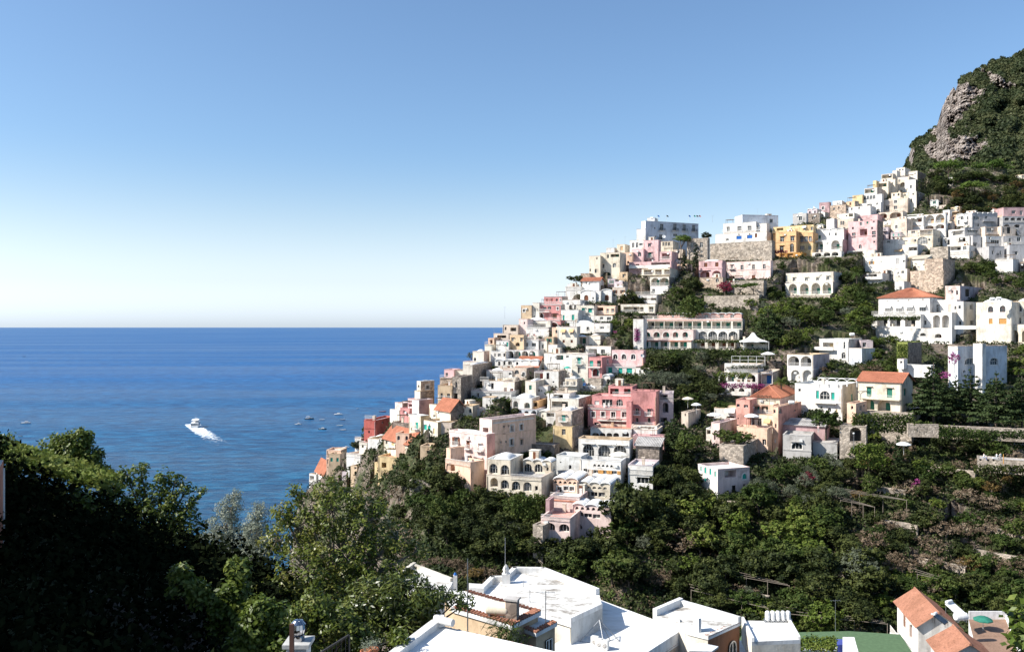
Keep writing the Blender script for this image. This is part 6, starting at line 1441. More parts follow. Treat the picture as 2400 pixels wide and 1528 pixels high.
# ------------------------------------------------------------------ small houses that close the gaps of the dense quarters
def fill_town():
    r = random.Random(21)
    zones = [([(1110, 860), (1240, 770), (1400, 700), (1480, 700), (1440, 860), (1440, 930), (1240, 985), (1110, 980), (1010, 990), (1020, 940)], 34),
             ([(1030, 1000), (1010, 1000), (930, 1000), (900, 1010), (940, 1050), (1060, 1000)], 4),
             ([(1390, 640), (1500, 590), (1640, 600), (1640, 640), (1480, 690), (1400, 700)], 8),
             ([(1900, 520), (2060, 450), (2120, 430), (2230, 500), (2330, 520), (2440, 500), (2440, 620), (2240, 610), (2180, 640), (2030, 600), (1990, 600)], 34),
             ([(820, 1070), (870, 1040), (900, 1060), (880, 1120), (800, 1130), (750, 1120)], 2)]
    cols = ['white', 'white', 'ivory', 'cream', 'cream', 'beige', 'beige', 'peach', 'palepink', 'greypink', 'tan']
    made = []
    for poly, n in zones:
        got = 0; tries = 0; xs = [p[0] for p in poly]; ys = [p[1] for p in poly]
        while got < n and tries < 2500:
            tries += 1; Mp = cover_map() if tries % 40 == 1 or got_new else Mp; got_new = False
            x = r.uniform(min(xs), max(xs)); y = r.uniform(min(ys), max(ys)); ins = False
            for i in range(len(poly)):
                (x1, y1), (x2, y2) = poly[i], poly[i-1]
                if (y1 > y) != (y2 > y) and x < (x2-x1)*(y-y1)/(y2-y1)+x1: ins = not ins
            if not ins: continue
            D = float(gD(y, x))+r.uniform(2, 6); sc = 250/D; w = r.uniform(20, 36)*sc; h = r.uniform(19, 27)*sc*(1.35 if r.random() < .3 else 1)
            sub = Mp[int((y-h)/2):int(y/2), int((x-w)/2):int((x+6)/2)]
            if sub.size == 0: continue
            free = (sub == 0).mean(); hid = (sub > D+1).mean()
            if free < .40 or hid > .12: continue
            c = r.choice(cols); k = max(1, int(w/11)); t = r.choice(['w', 'wk', 'a', 's', 'wt', 'o', 'wb', 'wn']); rows = []
            if k > 1: rows.append(f"{t} {x-w+6:.0f}-{x-6:.0f}*{k} {y-h*.62:.0f} {5*sc:.1f} {8*sc:.1f} {r.choice(['green','teal','brown'])}")
            else: rows.append(f"{t} {x-w/2:.0f} {y-h*.62:.0f} {5*sc:.1f} {8*sc:.1f} {r.choice(['green','brown'])}")
            if r.random() < .35: rows.append(f"B {x-w+2:.0f}-{x-3:.0f} {y-h*.62+5*sc:.0f}")
            if r.random() < .4 and w > 24: rows.append(f"L {x-w*.45:.0f} {y-h*.18:.0f} {9*sc:.1f} {8*sc:.1f} black")
            b = block(x-w, x, x+r.uniform(7, 16)*sc, y-h, y, c, r.choice('fffdDv'), rows, label='x', D=D, a=atan(K(x))+.30+r.uniform(-.16, .2), sidecol=r.choice([c, c, 'beige', 'stone']))
            dsc = {'lwhite': 'bright white', 'palepink': 'pale pink'}.get(c, c)
            made.append((b, f"small {dsc} house with {['one window','two windows','three windows','four windows'][min(3,k-1)]}", (x-w/2, y-h/2))); got += 1; got_new = True
    lab = {}
    for b, d, (x, y) in made: lab.setdefault((d, relphrase(x, y)), []).append((x, b))
    for (d, rel), l in lab.items():
        l.sort(key=lambda t: t[0])
        for q, (x, b) in enumerate(l):
            s = f'{d} {rel}' + ('' if len(l) == 1 else ', '+ORD[q])
            b.root['label'] = s if len(s.split()) <= 16 else s.replace(' the ', ' ')
            b.root['group'] = 'small houses packed between the larger ones'
got_new = True
# ------------------------------------------------------------------ the near slope: gardens in the shade, white roofs, cottage
def G(px, py, z):
    """the point seen at px,py that lies z metres from the camera's height"""
    D = -z*F/(py-CY); return Vector((K(px)*D, D, H+z))
def leafy(name, cat, label, base, blobs, n, leaf, mat, aspect=.5, seed=1, limbs=True, r0=.12, tuft=14, drop=.0, group=None):
    r = np.random.default_rng(seed); B = [(P3(px, py, D), rp*D/F) for px, py, rp, D in blobs]
    vol = np.array([b[1]**2 for b in B]); cnt = (vol/vol.sum()*n).astype(int)
    C = []; Nn = []; mb = MB(); base = P3(*base)
    cen = sum((b[0] for b in B), Vector())/len(B); fork = base.lerp(cen, .45)
    if limbs: mb.tube(base-Vector((0, 0, .5)), fork, r0, r0*.7, 8)
    for (c, R), q in zip(B, cnt):
        if limbs:
            mid = fork.lerp(c, .55)+Vector(r.normal(size=3)*R*.12); mb.tube(fork, mid, r0*.55, r0*.32, 6); mb.tube(mid, c, r0*.32, r0*.16, 6)
        nt_ = max(4, q//tuft); d, p = ellipsoid_pts(nt_, r, .35); tp = np.array(c)+p*np.array([R, R, R*.85])
        if limbs:
            for j in range(0, nt_, 3):
                mb.tube(c.lerp(Vector(tp[j]), .1), Vector(tp[j]), r0*.10, r0*.03, 4, cap=False)
        idx = r.integers(0, nt_, q); o = r.normal(size=(q, 3)); o /= np.linalg.norm(o, axis=1, keepdims=True)
        tr = leaf*1.3; C.append(tp[idx]+o*tr*(.5+.5*r.random((q, 1)))+np.array([0, 0, -drop]))
        nn = d[idx]*.5+o*.3+np.array([0, 0, .6]); Nn.append(nn)
    C = np.concatenate(C); Nn = np.concatenate(Nn)
    V = leaf_quads(C, Nn, leaf*(.7+.6*r.random(len(C))), aspect, .55, r)
    # fold each leaf a little along its midrib so that it catches the light unevenly
    root = empty(name, Matrix.Translation(base)); tag(root, label, cat, group)
    T = Matrix.Translation(-base)
    o = obj('crown', quads_mesh('crown', V, LM_[mat] if isinstance(mat, str) else mat), root, T)
    if limbs: obj('trunk', mb.mesh('trunk', flat('pale_bark', (.24, .20, .16), .8) if mat == 'nearrust' else bark()), root, T)
    return root
def poly_slab(mb, pts, h, mi_top=0, mi_side=1):
    n = len(pts); A = [Vector(p) for p in pts]; Bm = [p-Vector((0, 0, h)) for p in A]
    ar = sum(A[i].x*A[(i+1) % n].y-A[(i+1) % n].x*A[i].y for i in range(n))
    if ar < 0: A.reverse(); Bm.reverse()
    mb.add(A, [tuple(range(n))], mi_top)
    for i in range(n): j = (i+1) % n; mb.add([Bm[i], Bm[j], A[j], A[i]], [(0, 1, 2, 3)], mi_side)
def kerb(mb, p, q, h, w, mi=0, drop=.02):
    """a low parapet from p to q, w wide to the left"""
    p, q = Vector(p), Vector(q); d = (q-p).normalized(); nrm = Vector((-d.y, d.x, 0))*w
    a = [p-d*.003, q+d*.003, q+nrm, p+nrm]
    up = Vector((0, 0, h)); dn = Vector((0, 0, -drop))
    mb.add([v+dn for v in a]+[v+up for v in a], [(0, 3, 2, 1), (4, 5, 6, 7), (0, 1, 5, 4), (1, 2, 6, 5), (2, 3, 7, 6), (3, 0, 4, 7)], mi)
_tl = {}
def eave_tiles(par, p, q, out, n, mat, R=.10, L=.42, off=Matrix.Identity(4)):
    """one barrel tile after another along the eaves p to q, each an object"""
    k = (round(R, 3), mat.name)
    if k not in _tl:
        mb = MB(); m = 6
        for y0, y1, r0, r1 in ((0, -L, R, R*.85),):
            vs = [(r0*cos(pi*i/m), y0, r0*sin(pi*i/m)) for i in range(m+1)]+[(r1*cos(pi*i/m), y1, r1*sin(pi*i/m)) for i in range(m+1)]
            vs += [(.78*r0*cos(pi*i/m), y0, .78*r0*sin(pi*i/m)) for i in range(m+1)]
            mb.add(vs, [(i, i+1, m+2+i, m+1+i) for i in range(m)]+[(2*m+2+i, 2*m+3+i, i+1, i) for i in range(m)], 0)
        _tl[k] = mb.mesh('roof_tile', mat)
    p, q, out = Vector(p), Vector(q), Vector(out).normalized(); yaw = atan2(out.y, out.x)-pi/2
    rr = random.Random(n)
    for i in range(n):
        c = p.lerp(q, (i+.5)/n)
        obj('roof_tile', _tl[k], par, off@Matrix.Translation(c+Vector((0, 0, rr.uniform(-.01, .015))))@Matrix.Rotation(yaw+rr.uniform(-.05, .05), 4, 'Z')@Matrix.Rotation(radians(-10), 4, 'X'))
def house_at(name, label, cat, c): r = empty(name, Matrix.Translation(c)); tag(r, label, cat); return r, Matrix.Translation(-Vector(c))
def dish(label, p, R, az, el=.5):
    root = empty('satellite_dish', Matrix.Translation(p)@Matrix.Rotation(az, 4, 'Z')); tag(root, label, 'satellite dish', 'satellite dishes on the roofs')
    mb = MB(); mb.lathe((0, 0, 0), [(.001, 0), (R*.4, R*.05), (R*.75, R*.16), (R, R*.28), (R*.98, R*.30), (R*.7, R*.17), (.001, .03)], 16)
    o = obj('reflector', mb.mesh('reflector', paint('offgrey', .4)), root, Matrix.Translation((0, 0, R*1.5))@Matrix.Rotation(pi/2-el, 4, 'X'))
    mb = MB(); mb.tube((0, 0, 0), (0, 0, R*1.5), .02, .02); mb.tube((0, -.0, R*1.5), (0, -R*.8, R*1.5+R*.35), .012); mb.box(-.03, -R*.85, R*1.8, .03, -R*.75, R*1.92)
    obj('mast', mb.mesh('mast', flat('galvanised', (.35, .36, .37), .4, .8)), root)
def tank(label, p, R, L, az, mat, group='hot water tanks on the roofs', vertical=False):
    root = empty('water_tank', Matrix.Translation(p)@Matrix.Rotation(az, 4, 'Z')); tag(root, label, 'water tank', group); mb = MB()
    prof = [(.001, -L/2-.04), (R*.6, -L/2-.03), (R*.93, -L/2+.05), (R, -L/2+.14), (R, L/2-.14), (R*.93, L/2-.05), (R*.6, L/2+.03), (.001, L/2+.04)]
    mb.lathe((0, 0, 0), prof, 18)
    M = Matrix.Translation((0, 0, R+.12))@Matrix.Rotation(pi/2, 4, 'Y') if not vertical else Matrix.Translation((0, 0, L/2+.1))
    obj('drum', mb.mesh('drum', mat), root, M)
    for x in (-L*.32, L*.32): mb = MB(); mb.box(x-.04, -R*.8, -.02, x+.04, R*.8, .2); obj('cradle', mb.mesh('cradle', flat('galvanised', (.35, .36, .37), .4, .8)), root)
    return root
def antenna(label, p, h, arms=4):
    root = empty('antenna', Matrix.Translation(p)); tag(root, label, 'antenna', 'aerials and poles on the near roofs')
    mt = flat('galvanised', (.35, .36, .37), .4, .8); mb = MB(); mb.tube((0, 0, -.3), (0, 0, h), .03, .022); obj('mast', mb.mesh('mast', mt), root)
    if arms:
        mb = MB(); mb.tube((-.5, 0, h-.1), (.5, .1, h-.1), .012)
        for i in range(arms): x = -.45+.9*i/max(1, arms-1); mb.tube((x, -.22, h-.1), (x, .22, h-.1), .008)
        obj('aerial', mb.mesh('aerial', mt), root)
def build_foreground():
    wh = roofwhite(); wp = plaster('lwhite'); tl = tile_mat('weathered_terracotta', (.30, .135, .085))
    # --- nearest white roof
    z = -7.2; a = G(1018, 1462, z); b = G(1338, 1534, z); c = b+Vector((1.5, -9, 0)); d = G(890, 1560, z)
    d = a+(d-a)*2.2; root, T = house_at('white_roof_house', 'nearest bright white roof with a row of clay eave tiles at the bottom', 'house', a-Vector((0, 0, 3)))
    mb = MB(); poly_slab(mb, [a, b, c, d+Vector((0, -2, 0))], .25); obj('roof', mb.mesh('roof', [wh, wp]), root, T)
    mb = MB(); ins = (c-a).normalized()*.18
    poly_slab(mb, [p+q for p, q in zip([a, b, c, d+Vector((0, -2, 0))], [Vector((.1, -.25, -.25)), Vector((-.1, -.25, -.25)), Vector((-.1, .2, -.25)), Vector((.25, .2, -.25))])], 4); obj('wall', mb.mesh('wall', [wp, plaster('beige')]), root, T)
    mb = MB(); dd = (d-a).normalized(); m0 = a+dd*.15; nr = Vector((-dd.y, dd.x, 0))
    kerb(mb, m0, d, .16, -.0+.22, 0); obj('kerb', mb.mesh('kerb', wp), root, T)
    mb = MB(); mb.tube(a+Vector((.12, -.12, .02)), a+Vector((.12, -.12, .24)), .17, .13, 10); mb.tube(m0+nr*.11+Vector((0, 0, .18)), m0+nr*.11+(b-a).normalized()*.5+Vector((0, 0, .18)), .10, .09, 10); obj('chimney_stub', mb.mesh('chimney_stub', wp), root, T)
    e = (b-a).normalized(); out = Vector((-e.y, e.x, 0)); eave_tiles(root, a+out*.16+Vector((0, 0, -.17)), b+out*.16+Vector((0, 0, -.17)), out, 15, tl, .10, .3, T)
    out2 = Vector((dd.y, -dd.x, 0)); out2 = out2 if out2.x < 0 else -out2; eave_tiles(root, a+out2*.2+Vector((0, 0, -.15)), a+dd*4+out2*.2+Vector((0, 0, -.15)), out2, 16, tl, .10, .3, T)
    # --- the large flat roof in the middle
    z = -19.0; P = [(1120, 1392), (1150, 1362), (1180, 1361), (1202, 1340), (1276, 1341), (1530, 1443), (1412, 1424), (1345, 1456)]
    V = [G(x, y, z) for x, y in [(1120, 1392), (1150, 1362), (1180, 1361), (1202, 1340), (1276, 1341), (1405, 1392), (1412, 1424), (1338, 1459)]]
    root, T = house_at('flat_roof_house', 'large white flat roof with worn patches and a stepped parapet', 'house', V[0]-Vector((0, 0, 4)))
    mb = MB(); poly_slab(mb, V, .3); obj('roof', mb.mesh('roof', [worn_roof(), wp]), root, T)
    V2 = [p+(V[4]-p)*.02+Vector((0, 0, -.3)) for p in V]; mb = MB(); poly_slab(mb, V2, 6); obj('wall', mb.mesh('wall', [wp, plaster('ivory')]), root, T)
    mb = MB()
    for i, j in ((0, 1), (1, 2), (2, 3), (3, 4), (4, 5)): kerb(mb, V[i], V[j], .42, -.35)
    kerb(mb, G(1412, 1424, z), V[7], .30, -.3); obj('parapet', mb.mesh('parapet', wp), root, T)
    # lower terrace in front of it
    z2 = -20.4; Q = [G(1300, 1508, z2), G(1412, 1448, z2), G(1402, 1403, z2), G(1535, 1452, z2), G(1612, 1486, z2), G(1500, 1560, z2), G(1250, 1560, z2)]
    mb = MB(); poly_slab(mb, Q, .3); obj('terrace', mb.mesh('terrace', [wh, wp]), root, T)
    mb = MB(); poly_slab(mb, [p+Vector((0, 0, -.3)) for p in Q], 5); obj('terrace_wall', mb.mesh('terrace_wall', [wp, plaster('beige')]), root, T)
    mb = MB(); a, b = G(1338, 1459, z), G(1412, 1424, z); mb.add([a+Vector((0, 0, -.02)), b+Vector((0, 0, -.02)), b+Vector((0.0, -.05, -1.42)), a+Vector((0, -.05, -1.42))], [(0, 1, 2, 3)]); obj('step_wall', mb.mesh('step_wall', plaster('offgrey')), root, T)  # grey plaster puts the shade of the step into the wall
    mb = MB(); kerb(mb, Q[4], Q[5], .55, -.3); obj('parapet', mb.mesh('parapet', wp), root, T)
    e = (Q[5]-Q[4]).normalized(); eave_tiles(root, Q[4]+Vector((0, 0, -.25)), Q[5]+Vector((0, 0, -.25)), Vector((-e.y, e.x, 0))*(1 if Vector((-e.y, e.x, 0)).x > 0 else -1), 24, tl, .1, .35, T)
    # shed roof frame on the terrace, skylight box
    fr = empty('drying_frame', Matrix.Translation(G(1395, 1503, z2))); tag(fr, 'thin metal frame standing on the lower white terrace', 'frame')
    mt = flat('galvanised', (.35, .36, .37), .4, .8); mb = MB()
    L_ = [(-1.0, 0, 0), (.35, .6, 1.2), (1.0, .2, 0), (.5, -.4, 0), (1.6, 0, 0)]
    for i, j in ((0, 1), (1, 2), (1, 3), (0, 3), (3, 2), (1, 4), (2, 4)): mb.tube(L_[i], L_[j], .03)
    obj('frame', mb.mesh('frame', mt), fr)
    for i, (x, y) in enumerate(((1405, 1519), (1418, 1522), (1394, 1513))):
        p = G(x, y, z2); rt = empty('air_conditioner', Matrix.Translation(p)@Matrix.Rotation(-.5, 4, 'Z')); tag(rt, ['middle', 'right', 'left'][i]+' one of three air conditioner boxes on the lower white terrace', 'air conditioner', 'air conditioner boxes'); mb = MB(); mb.box(-.22, -.16, .03, .22, .16, .62); obj('casing', mb.mesh('casing', paint('offgrey', .5)), rt); mb = MB(); mb.lathe((0, 0, 0), [(.17, -.012), (.15, .012), (.03, .012)], 14); obj('fan_grille', mb.mesh('fan_grille', paint('grey', .5)), rt, Matrix.Translation((0, -.18, .33))@Matrix.Rotation(pi/2, 4, 'X'))
    dish('grey satellite dish at the right edge of the lower white terrace', G(1580, 1486, z2), .48, -.6)
    antenna('rooftop aerial on the small tiled turret', G(1279, 1455, -15.6), 1.6)
    antenna('thin white pole behind the large flat roof', G(1184, 1368, z), 3.4, 0)
    antenna('tall thin pole rising through the glossy shrubs', G(1096, 1463, -14.5), 3.2, 0)
    for i, (x, y, h) in enumerate(((1227, 1374, .5), (1242, 1412, .9))): antenna(['short vent pipe near the far corner of the large flat roof', 'small vent pipe at the tiled edge of the large flat roof'][i], G(x, y, z), h, 0)
    # chimney with a pot at the stepped corner
    ch = empty('chimney', Matrix.Translation(G(1186, 1366, z))); tag(ch, 'small ornate white chimney at the stepped corner of the flat roof', 'chimney'); mb = MB(); mb.box(-.3, -.25, 0, .3, .25, .7); mb.lathe((0, 0, .7), [(.28, 0), (.2, .2), (.26, .3), (.12, .6), (.02, .7)], 8); obj('stack', mb.mesh('stack', wp), ch)
    # --- tiled edge house with the tank
    z = -15.2; U = [G(1040, 1382, z), G(1100, 1385, z), G(1268, 1432, z), G(1200, 1466, z), G(1105, 1438, z), G(1060, 1425, z)]
    root, T = house_at('tile_edged_house', 'white roof edged with clay tiles carrying a tank and a brick chimney', 'house', U[4]-Vector((0, 0, 4)))
    mb = MB(); poly_slab(mb, U, .22); obj('roof', mb.mesh('roof', [wh, wp]), root, T)
    mb = MB(); poly_slab(mb, [p+(U[1]-p)*.04+Vector((0, 0, -.22)) for p in U], 5); obj('wall', mb.mesh('wall', [wp, plaster('tan')]), root, T)
    for p, q, n in ((U[4], U[3], 13), (U[3], U[2], 13), (U[5], U[4], 6), (U[1], U[2], 20)):
        e = (q-p).normalized(); o_ = Vector((e.y, -e.x, 0)); cen = (U[0]+U[2])/2
        if o_.dot(p-cen) < 0: o_ = -o_
        eave_tiles(root, p+Vector((0, 0, .0)), q+Vector((0, 0, .0)), o_, n, tl, .11, .38, T)
    tank('cream hot water drum lying beside the brick chimney', G(1168, 1447, z), .36, 1.3, -.35, paint('cream', .35))
    ch = empty('chimney', Matrix.Translation(G(1201, 1452, z))@Matrix.Rotation(-.3, 4, 'Z')); tag(ch, 'square brown brick chimney with a slab cap beside the drum', 'chimney'); mb = MB(); mb.box(-.3, -.25, -.1, .3, .25, 1.05); obj('stack', mb.mesh('stack', plaster('darkstone')), ch); mb = MB(); mb.box(-.36, -.31, 1.05, .36, .31, 1.15); obj('cap', mb.mesh('cap', plaster('grey')), ch)
    # turret
    z = -15.8; U = [G(1215, 1468, z), G(1262, 1444, z), G(1306, 1458, z), G(1256, 1484, z)]
    root, T = house_at('turret', 'small tan walled turret with a white lid roof and tiled eaves', 'turret', U[3]-Vector((0, 0, 2)))
    mb = MB(); poly_slab(mb, U, .2); obj('roof', mb.mesh('roof', [wh, wp]), root, T)
    mb = MB(); cen = (U[0]+U[2])/2; poly_slab(mb, [p+(cen-p)*.12+Vector((0, 0, -.2)) for p in U], 3.2); obj('wall', mb.mesh('wall', [wp, plaster('tan')]), root, T)
    for p, q, n in ((U[0], U[3], 7), (U[3], U[2], 9)):
        e = (q-p).normalized(); o_ = Vector((e.y, -e.x, 0)); o_ = o_ if o_.dot(p-cen) > 0 else -o_
        eave_tiles(root, p, q, o_, n, tl, .1, .34, T)
    e = (U[2]-U[3]); wc = U[3]+e*.55+(cen-U[3])*.1; yaw = atan2(e.y, e.x)
    wn = obj('window', window_mesh('w', .6, .9, 'white', 1), root, T@Matrix.Translation(wc+Vector((0, 0, -1.1))+Vector((sin(yaw), -cos(yaw), 0))*.02)@Matrix.Rotation(yaw, 4, 'Z')); obj('pane', pane_mesh('w', .6, .9, glass()), wn, loc=(0, -.02, 0))
    # --- roof with the brown gable wall on the right
    z = -19.5; U = [G(1530, 1441, z), G(1592, 1414, z), G(1736, 1456, z), G(1660, 1490, z), G(1612, 1478, z)]
    root, T = house_at('flat_roof_house', 'second white flat roof with a brown walled end and one arched window', 'house', U[3]-Vector((0, 0, 4)))
    mb = MB(); poly_slab(mb, U, .25); obj('roof', mb.mesh('roof', [worn_roof(), wp]), root, T)
    mb = MB(); cen = (U[0]+U[2])/2; poly_slab(mb, [p+(cen-p)*.03+Vector((0, 0, -.25)) for p in U], 5); obj('wall', mb.mesh('wall', [wp, plaster('ivory')]), root, T)
    mb = MB(); ea, eb = U[3]+(cen-U[3])*.03, U[2]+(cen-U[2])*.03; ed = (eb-ea).normalized(); en = Vector((ed.y, -ed.x, 0))*.01; mb.add([ea+en-Vector((0, 0, 4)), eb+en-Vector((0, 0, 4)), eb+en-Vector((0, 0, .27)), ea+en-Vector((0, 0, .27))], [(0, 1, 2, 3)]); obj('end_wall', mb.mesh('end_wall', plaster('umber')), root, T)
    mb = MB(); kerb(mb, U[0], U[1], .45, -.3); kerb(mb, U[1], U[2], .35, -.3); obj('parapet', mb.mesh('parapet', wp), root, T)
    e = U[2]-U[3]; o_ = Vector((e.y, -e.x, 0)); eave_tiles(root, U[3]+Vector((0, 0, -.12)), U[2]+Vector((0, 0, -.12)), o_, 20, tl, .1, .35, T)
    yaw = atan2(e.y, e.x); wc = U[3]+e*.72+(cen-U[3])*.03; wn = obj('window', window_mesh('a', .9, 1.4, 'white', 1), root, T@Matrix.Translation(wc+Vector((0, 0, -1.7))+Vector((sin(yaw), -cos(yaw), 0))*.05)@Matrix.Rotation(yaw, 4, 'Z')); obj('pane', pane_mesh('a', .9, 1.4, glass()), wn, loc=(0, -.02, 0))
    ch = empty('chimney', Matrix.Translation(G(1634, 1478, z))@Matrix.Rotation(.4, 4, 'Z')); tag(ch, 'slim white chimney on the second flat roof', 'chimney'); mb = MB(); mb.box(-.1, -.3, 0, .1, .3, .9); obj('stack', mb.mesh('stack', wp), ch)
    # --- plain white roof with five tanks
    z = -20; U = [G(1738, 1453, z), G(1852, 1456, z), G(1876, 1498, z), G(1762, 1503, z)]
    root, T = house_at('flat_roof_house', 'plain bright white roof below five white tanks', 'house', U[3]-Vector((0, 0, 4)))
    mb = MB(); poly_slab(mb, U, .25); obj('roof', mb.mesh('roof', [wh, wp]), root, T); mb = MB(); poly_slab(mb, [p+Vector((0, 0, -.25)) for p in U], 6); obj('wall', mb.mesh('wall', [wp, plaster('ivory')]), root, T)
    mb = MB(); kerb(mb, U[0], U[3], .25, .15); obj('kerb', mb.mesh('kerb', wp), root, T); mb = MB(); kerb(mb, U[1], U[2], .2, -.15); obj('kerb', mb.mesh('kerb', wp), root, T)
    for i in range(5): tank('white upright tank, '+['leftmost', 'second', 'middle', 'fourth', 'rightmost'][i]+' of five on the plain white roof', G(1799+i*12, 1457, z), .17, .62, 0, paint('lwhite', .35), 'five white tanks in a row', True)
    # low roofs at the bottom edge
    def small_slab(label, pts, z, top, side, h=2.5, name='roof_terrace', cat='terrace'):
        U = [G(x, y, z) for x, y in pts]; root, T = house_at(name, label, cat, U[0]-Vector((0, 0, h)))
        mb = MB(); poly_slab(mb, U, h); obj('roof', mb.mesh('roof', [top, side]), root, T); return root, T, U
    small_slab('white terrace between the roofs at the bottom centre', [(1610, 1500), (1760, 1500), (1780, 1560), (1590, 1560)], -21.5, wh, wp)
    small_slab('grey blue awning roof at the bottom edge', [(1622, 1512), (1640, 1505), (1684, 1514), (1668, 1526), (1615, 1524)], -19.6, plaster('bluewhite'), plaster('grey'), .12, 'awning_roof', 'awning')
    small_slab('green court with a white box beside the cottage', [(1740, 1484), (1990, 1478), (2110, 1486), (2160, 1560), (1700, 1560)], -30, flat('green_court', (.085, .14, .07), .85), plaster('grey'), 1.5, 'green_court', 'court')
    small_slab('white slab shelter standing on the green court', [(1975, 1492), (2002, 1492), (2014, 1535), (1976, 1535)], -27.6, wh, wp, 2.2, 'shelter', 'shelter')
    small_slab('small blue trough beside the white slab shelter', [(1957, 1497), (1975, 1497), (1976, 1510), (1960, 1510)], -28.6, flat('blue_plastic', (.06, .08, .30), .4), flat('blue_plastic', (.06, .08, .30), .4), 1.0, 'trough', 'trough')
    small_slab('grey terrace at the very bottom behind the yellow hedge', [(1730, 1512), (1960, 1516), (1970, 1570), (1730, 1570)], -24.5, plaster('offgrey'), wp, 3)
    p0 = lambda x, y: G(x, y, -23.6)
    sheet('hedge', 'hedge', 'clipped yellow green hedge at the bottom edge', LM_['light'], p0(1810, 1514)-Vector((0, 0, .4)), p0(1958, 1516)-Vector((0, 0, .4)), p0(1958, 1500), p0(1810, 1498), 3500, .16, .35, 31)
    # --- left, half hidden roofs behind the shrubs
    z = -18; U = [G(930, 1352, z), G(968, 1326, z), G(1062, 1362, z), G(1045, 1392, z), G(980, 1400, z)]
    root, T = house_at('flat_roof_house', 'white roof with dusty patches half hidden behind the glossy shrubs', 'house', U[3]-Vector((0, 0, 4)))
    mb = MB(); poly_slab(mb, U, 3.5); obj('roof', mb.mesh('roof', [worn_roof(), wp]), root, T); mb = MB(); kerb(mb, U[0], U[1], .3, -.25); kerb(mb, U[1], U[2], .25, -.25); obj('parapet', mb.mesh('parapet', plaster('ivory')), root, T)
    ch = empty('chimney', Matrix.Translation(G(1067, 1378, -18.2))); tag(ch, 'slim white chimney with a blue cap between the two flat roofs', 'chimney'); mb = MB(); mb.box(-.13, -.13, -.5, .13, .13, .9); obj('stack', mb.mesh('stack', wp), ch); mb = MB(); mb.lathe((0, 0, .9), [(.1, 0), (.12, .08), (.04, .2)], 8); obj('cap', mb.mesh('cap', paint('blue', .4)), ch)
    rt, T, U = small_slab('tiny white roof hut left of the stepped parapet', [(1099, 1366), (1130, 1368), (1134, 1378), (1100, 1376)], -17.2, wp, wp, .9, 'roof_hut', 'hut')
    # --- cottage at the lower right
    b = block(2152, 2246, 2103, 1432, 1528, 'white', 'G', ["d 2188 1447 8 20 black"], ["sk 2119 1452 7 34 brown", "sk 2134 1478 6 30 brown", "B 2106-2140 1482", "w 2108 1392 4 8"], label='cottage at the lower right with a clay tile gable roof and white side', name='cottage', cat='cottage', rtile='aged', D=104, a=.17, dp=11, rise=1.6, ext=3)
    block(2214, 2330, 0, 1512, 1600, 'white', 'G', [], [], label='nearest tile roofed cottage at the lower right corner with a crosswise ridge', name='cottage', cat='cottage', rtile='aged', D=88, a=.20, dp=5, rise=1.5, ext=3)
    for i, (x, y, s) in enumerate(((2238, 1432, .75), (2205, 1456, .6))):
        rt = empty('solar_heater', Matrix.Translation(P3(x, y, 101-5*i))@Matrix.Rotation(.5+.3*i, 4, 'Z')); tag(rt, ['white solar water heater panel on the far cottage roof', 'small dark solar heater between the two cottages'][i], 'solar heater', 'solar heaters'); mb = MB(); mb.add([(-1*s, -1*s, 0), (1*s, -1*s, 0), (1*s, 1*s, 1.1*s), (-1*s, 1*s, 1.1*s), (-1*s, -1*s, -.1), (1*s, -1*s, -.1), (1*s, 1*s, 1.0*s), (-1*s, 1*s, 1.0*s)], [(0, 1, 2, 3), (4, 7, 6, 5), (0, 4, 5, 1), (1, 5, 6, 2), (2, 6, 7, 3), (3, 7, 4, 0)]); obj('panel', mb.mesh('panel', paint('lwhite', .3) if i == 0 else glass()), rt)
        mb = MB(); mb.lathe((0, 0, 0), [(.001, -.7*s), (.24*s, -.68*s), (.26*s, -.6*s), (.26*s, .6*s), (.24*s, .68*s), (.001, .7*s)], 12); obj('drum', mb.mesh('drum', paint('lwhite', .3)), rt, Matrix.Translation((0, 1.0*s, 1.25*s))@Matrix.Rotation(pi/2, 4, 'Y'))
        mb = MB()
        for x_ in (-.8*s, .8*s): mb.tube((x_, 1*s, -.4), (x_, 1*s, 1.05*s), .03); mb.tube((x_, -1*s, -.4), (x_, -1*s, 0), .03)
        obj('stand', mb.mesh('stand', flat('galvanised', (.35, .36, .37), .4, .8)), rt)
    tank('white drum lying on the terrace behind the near cottage', P3(2252, 1456, 98), .45, 1.5, .1, paint('lwhite', .35))
    # terrace with tiled floor right of the cottages
    V = [P3(2270, 1450, 106), P3(2360, 1455, 106), P3(2420, 1530, 86), P3(2310, 1530, 86)]; zt = min(v.z for v in V); 
    root, T = house_at('roof_terrace', 'terracotta paved terrace with a green parasol right of the cottages', 'terrace', V[0]-Vector((0, 0, 3)))
    mb = MB(); poly_slab(mb, [Vector((v.x, v.y, V[0].z)) for v in V], 4); obj('floor', mb.mesh('floor', [tile_mat('terracotta_floor', (.27, .17, .12)), wp]), root, T)
    mb = MB(); kerb(mb, Vector((V[0].x, V[0].y, V[0].z)), Vector((V[1].x, V[1].y, V[0].z)), 1.0, -.15); kerb(mb, Vector((V[1].x, V[1].y, V[0].z)), Vector((V[2].x, V[2].y, V[0].z)), .6, -.15); obj('parapet', mb.mesh('parapet', wp), root, T)
    parasol('green', 'green parasol on the terracotta terrace at the lower right', P3(2304, 1462, 102)-Vector((0, 0, 1.6)), 1.1)
    # --- big house outside the left edge whose corner is just seen; it shades the gardens
    A = [Vector((-.607*25.5, 25.5, H-2.25)), Vector((-36, 25.5, H-2.25)), Vector((-36, -26, H-2.25)), Vector((-10.5, -26, H-2.25)), Vector((-.62*16, 16, H-2.25))]
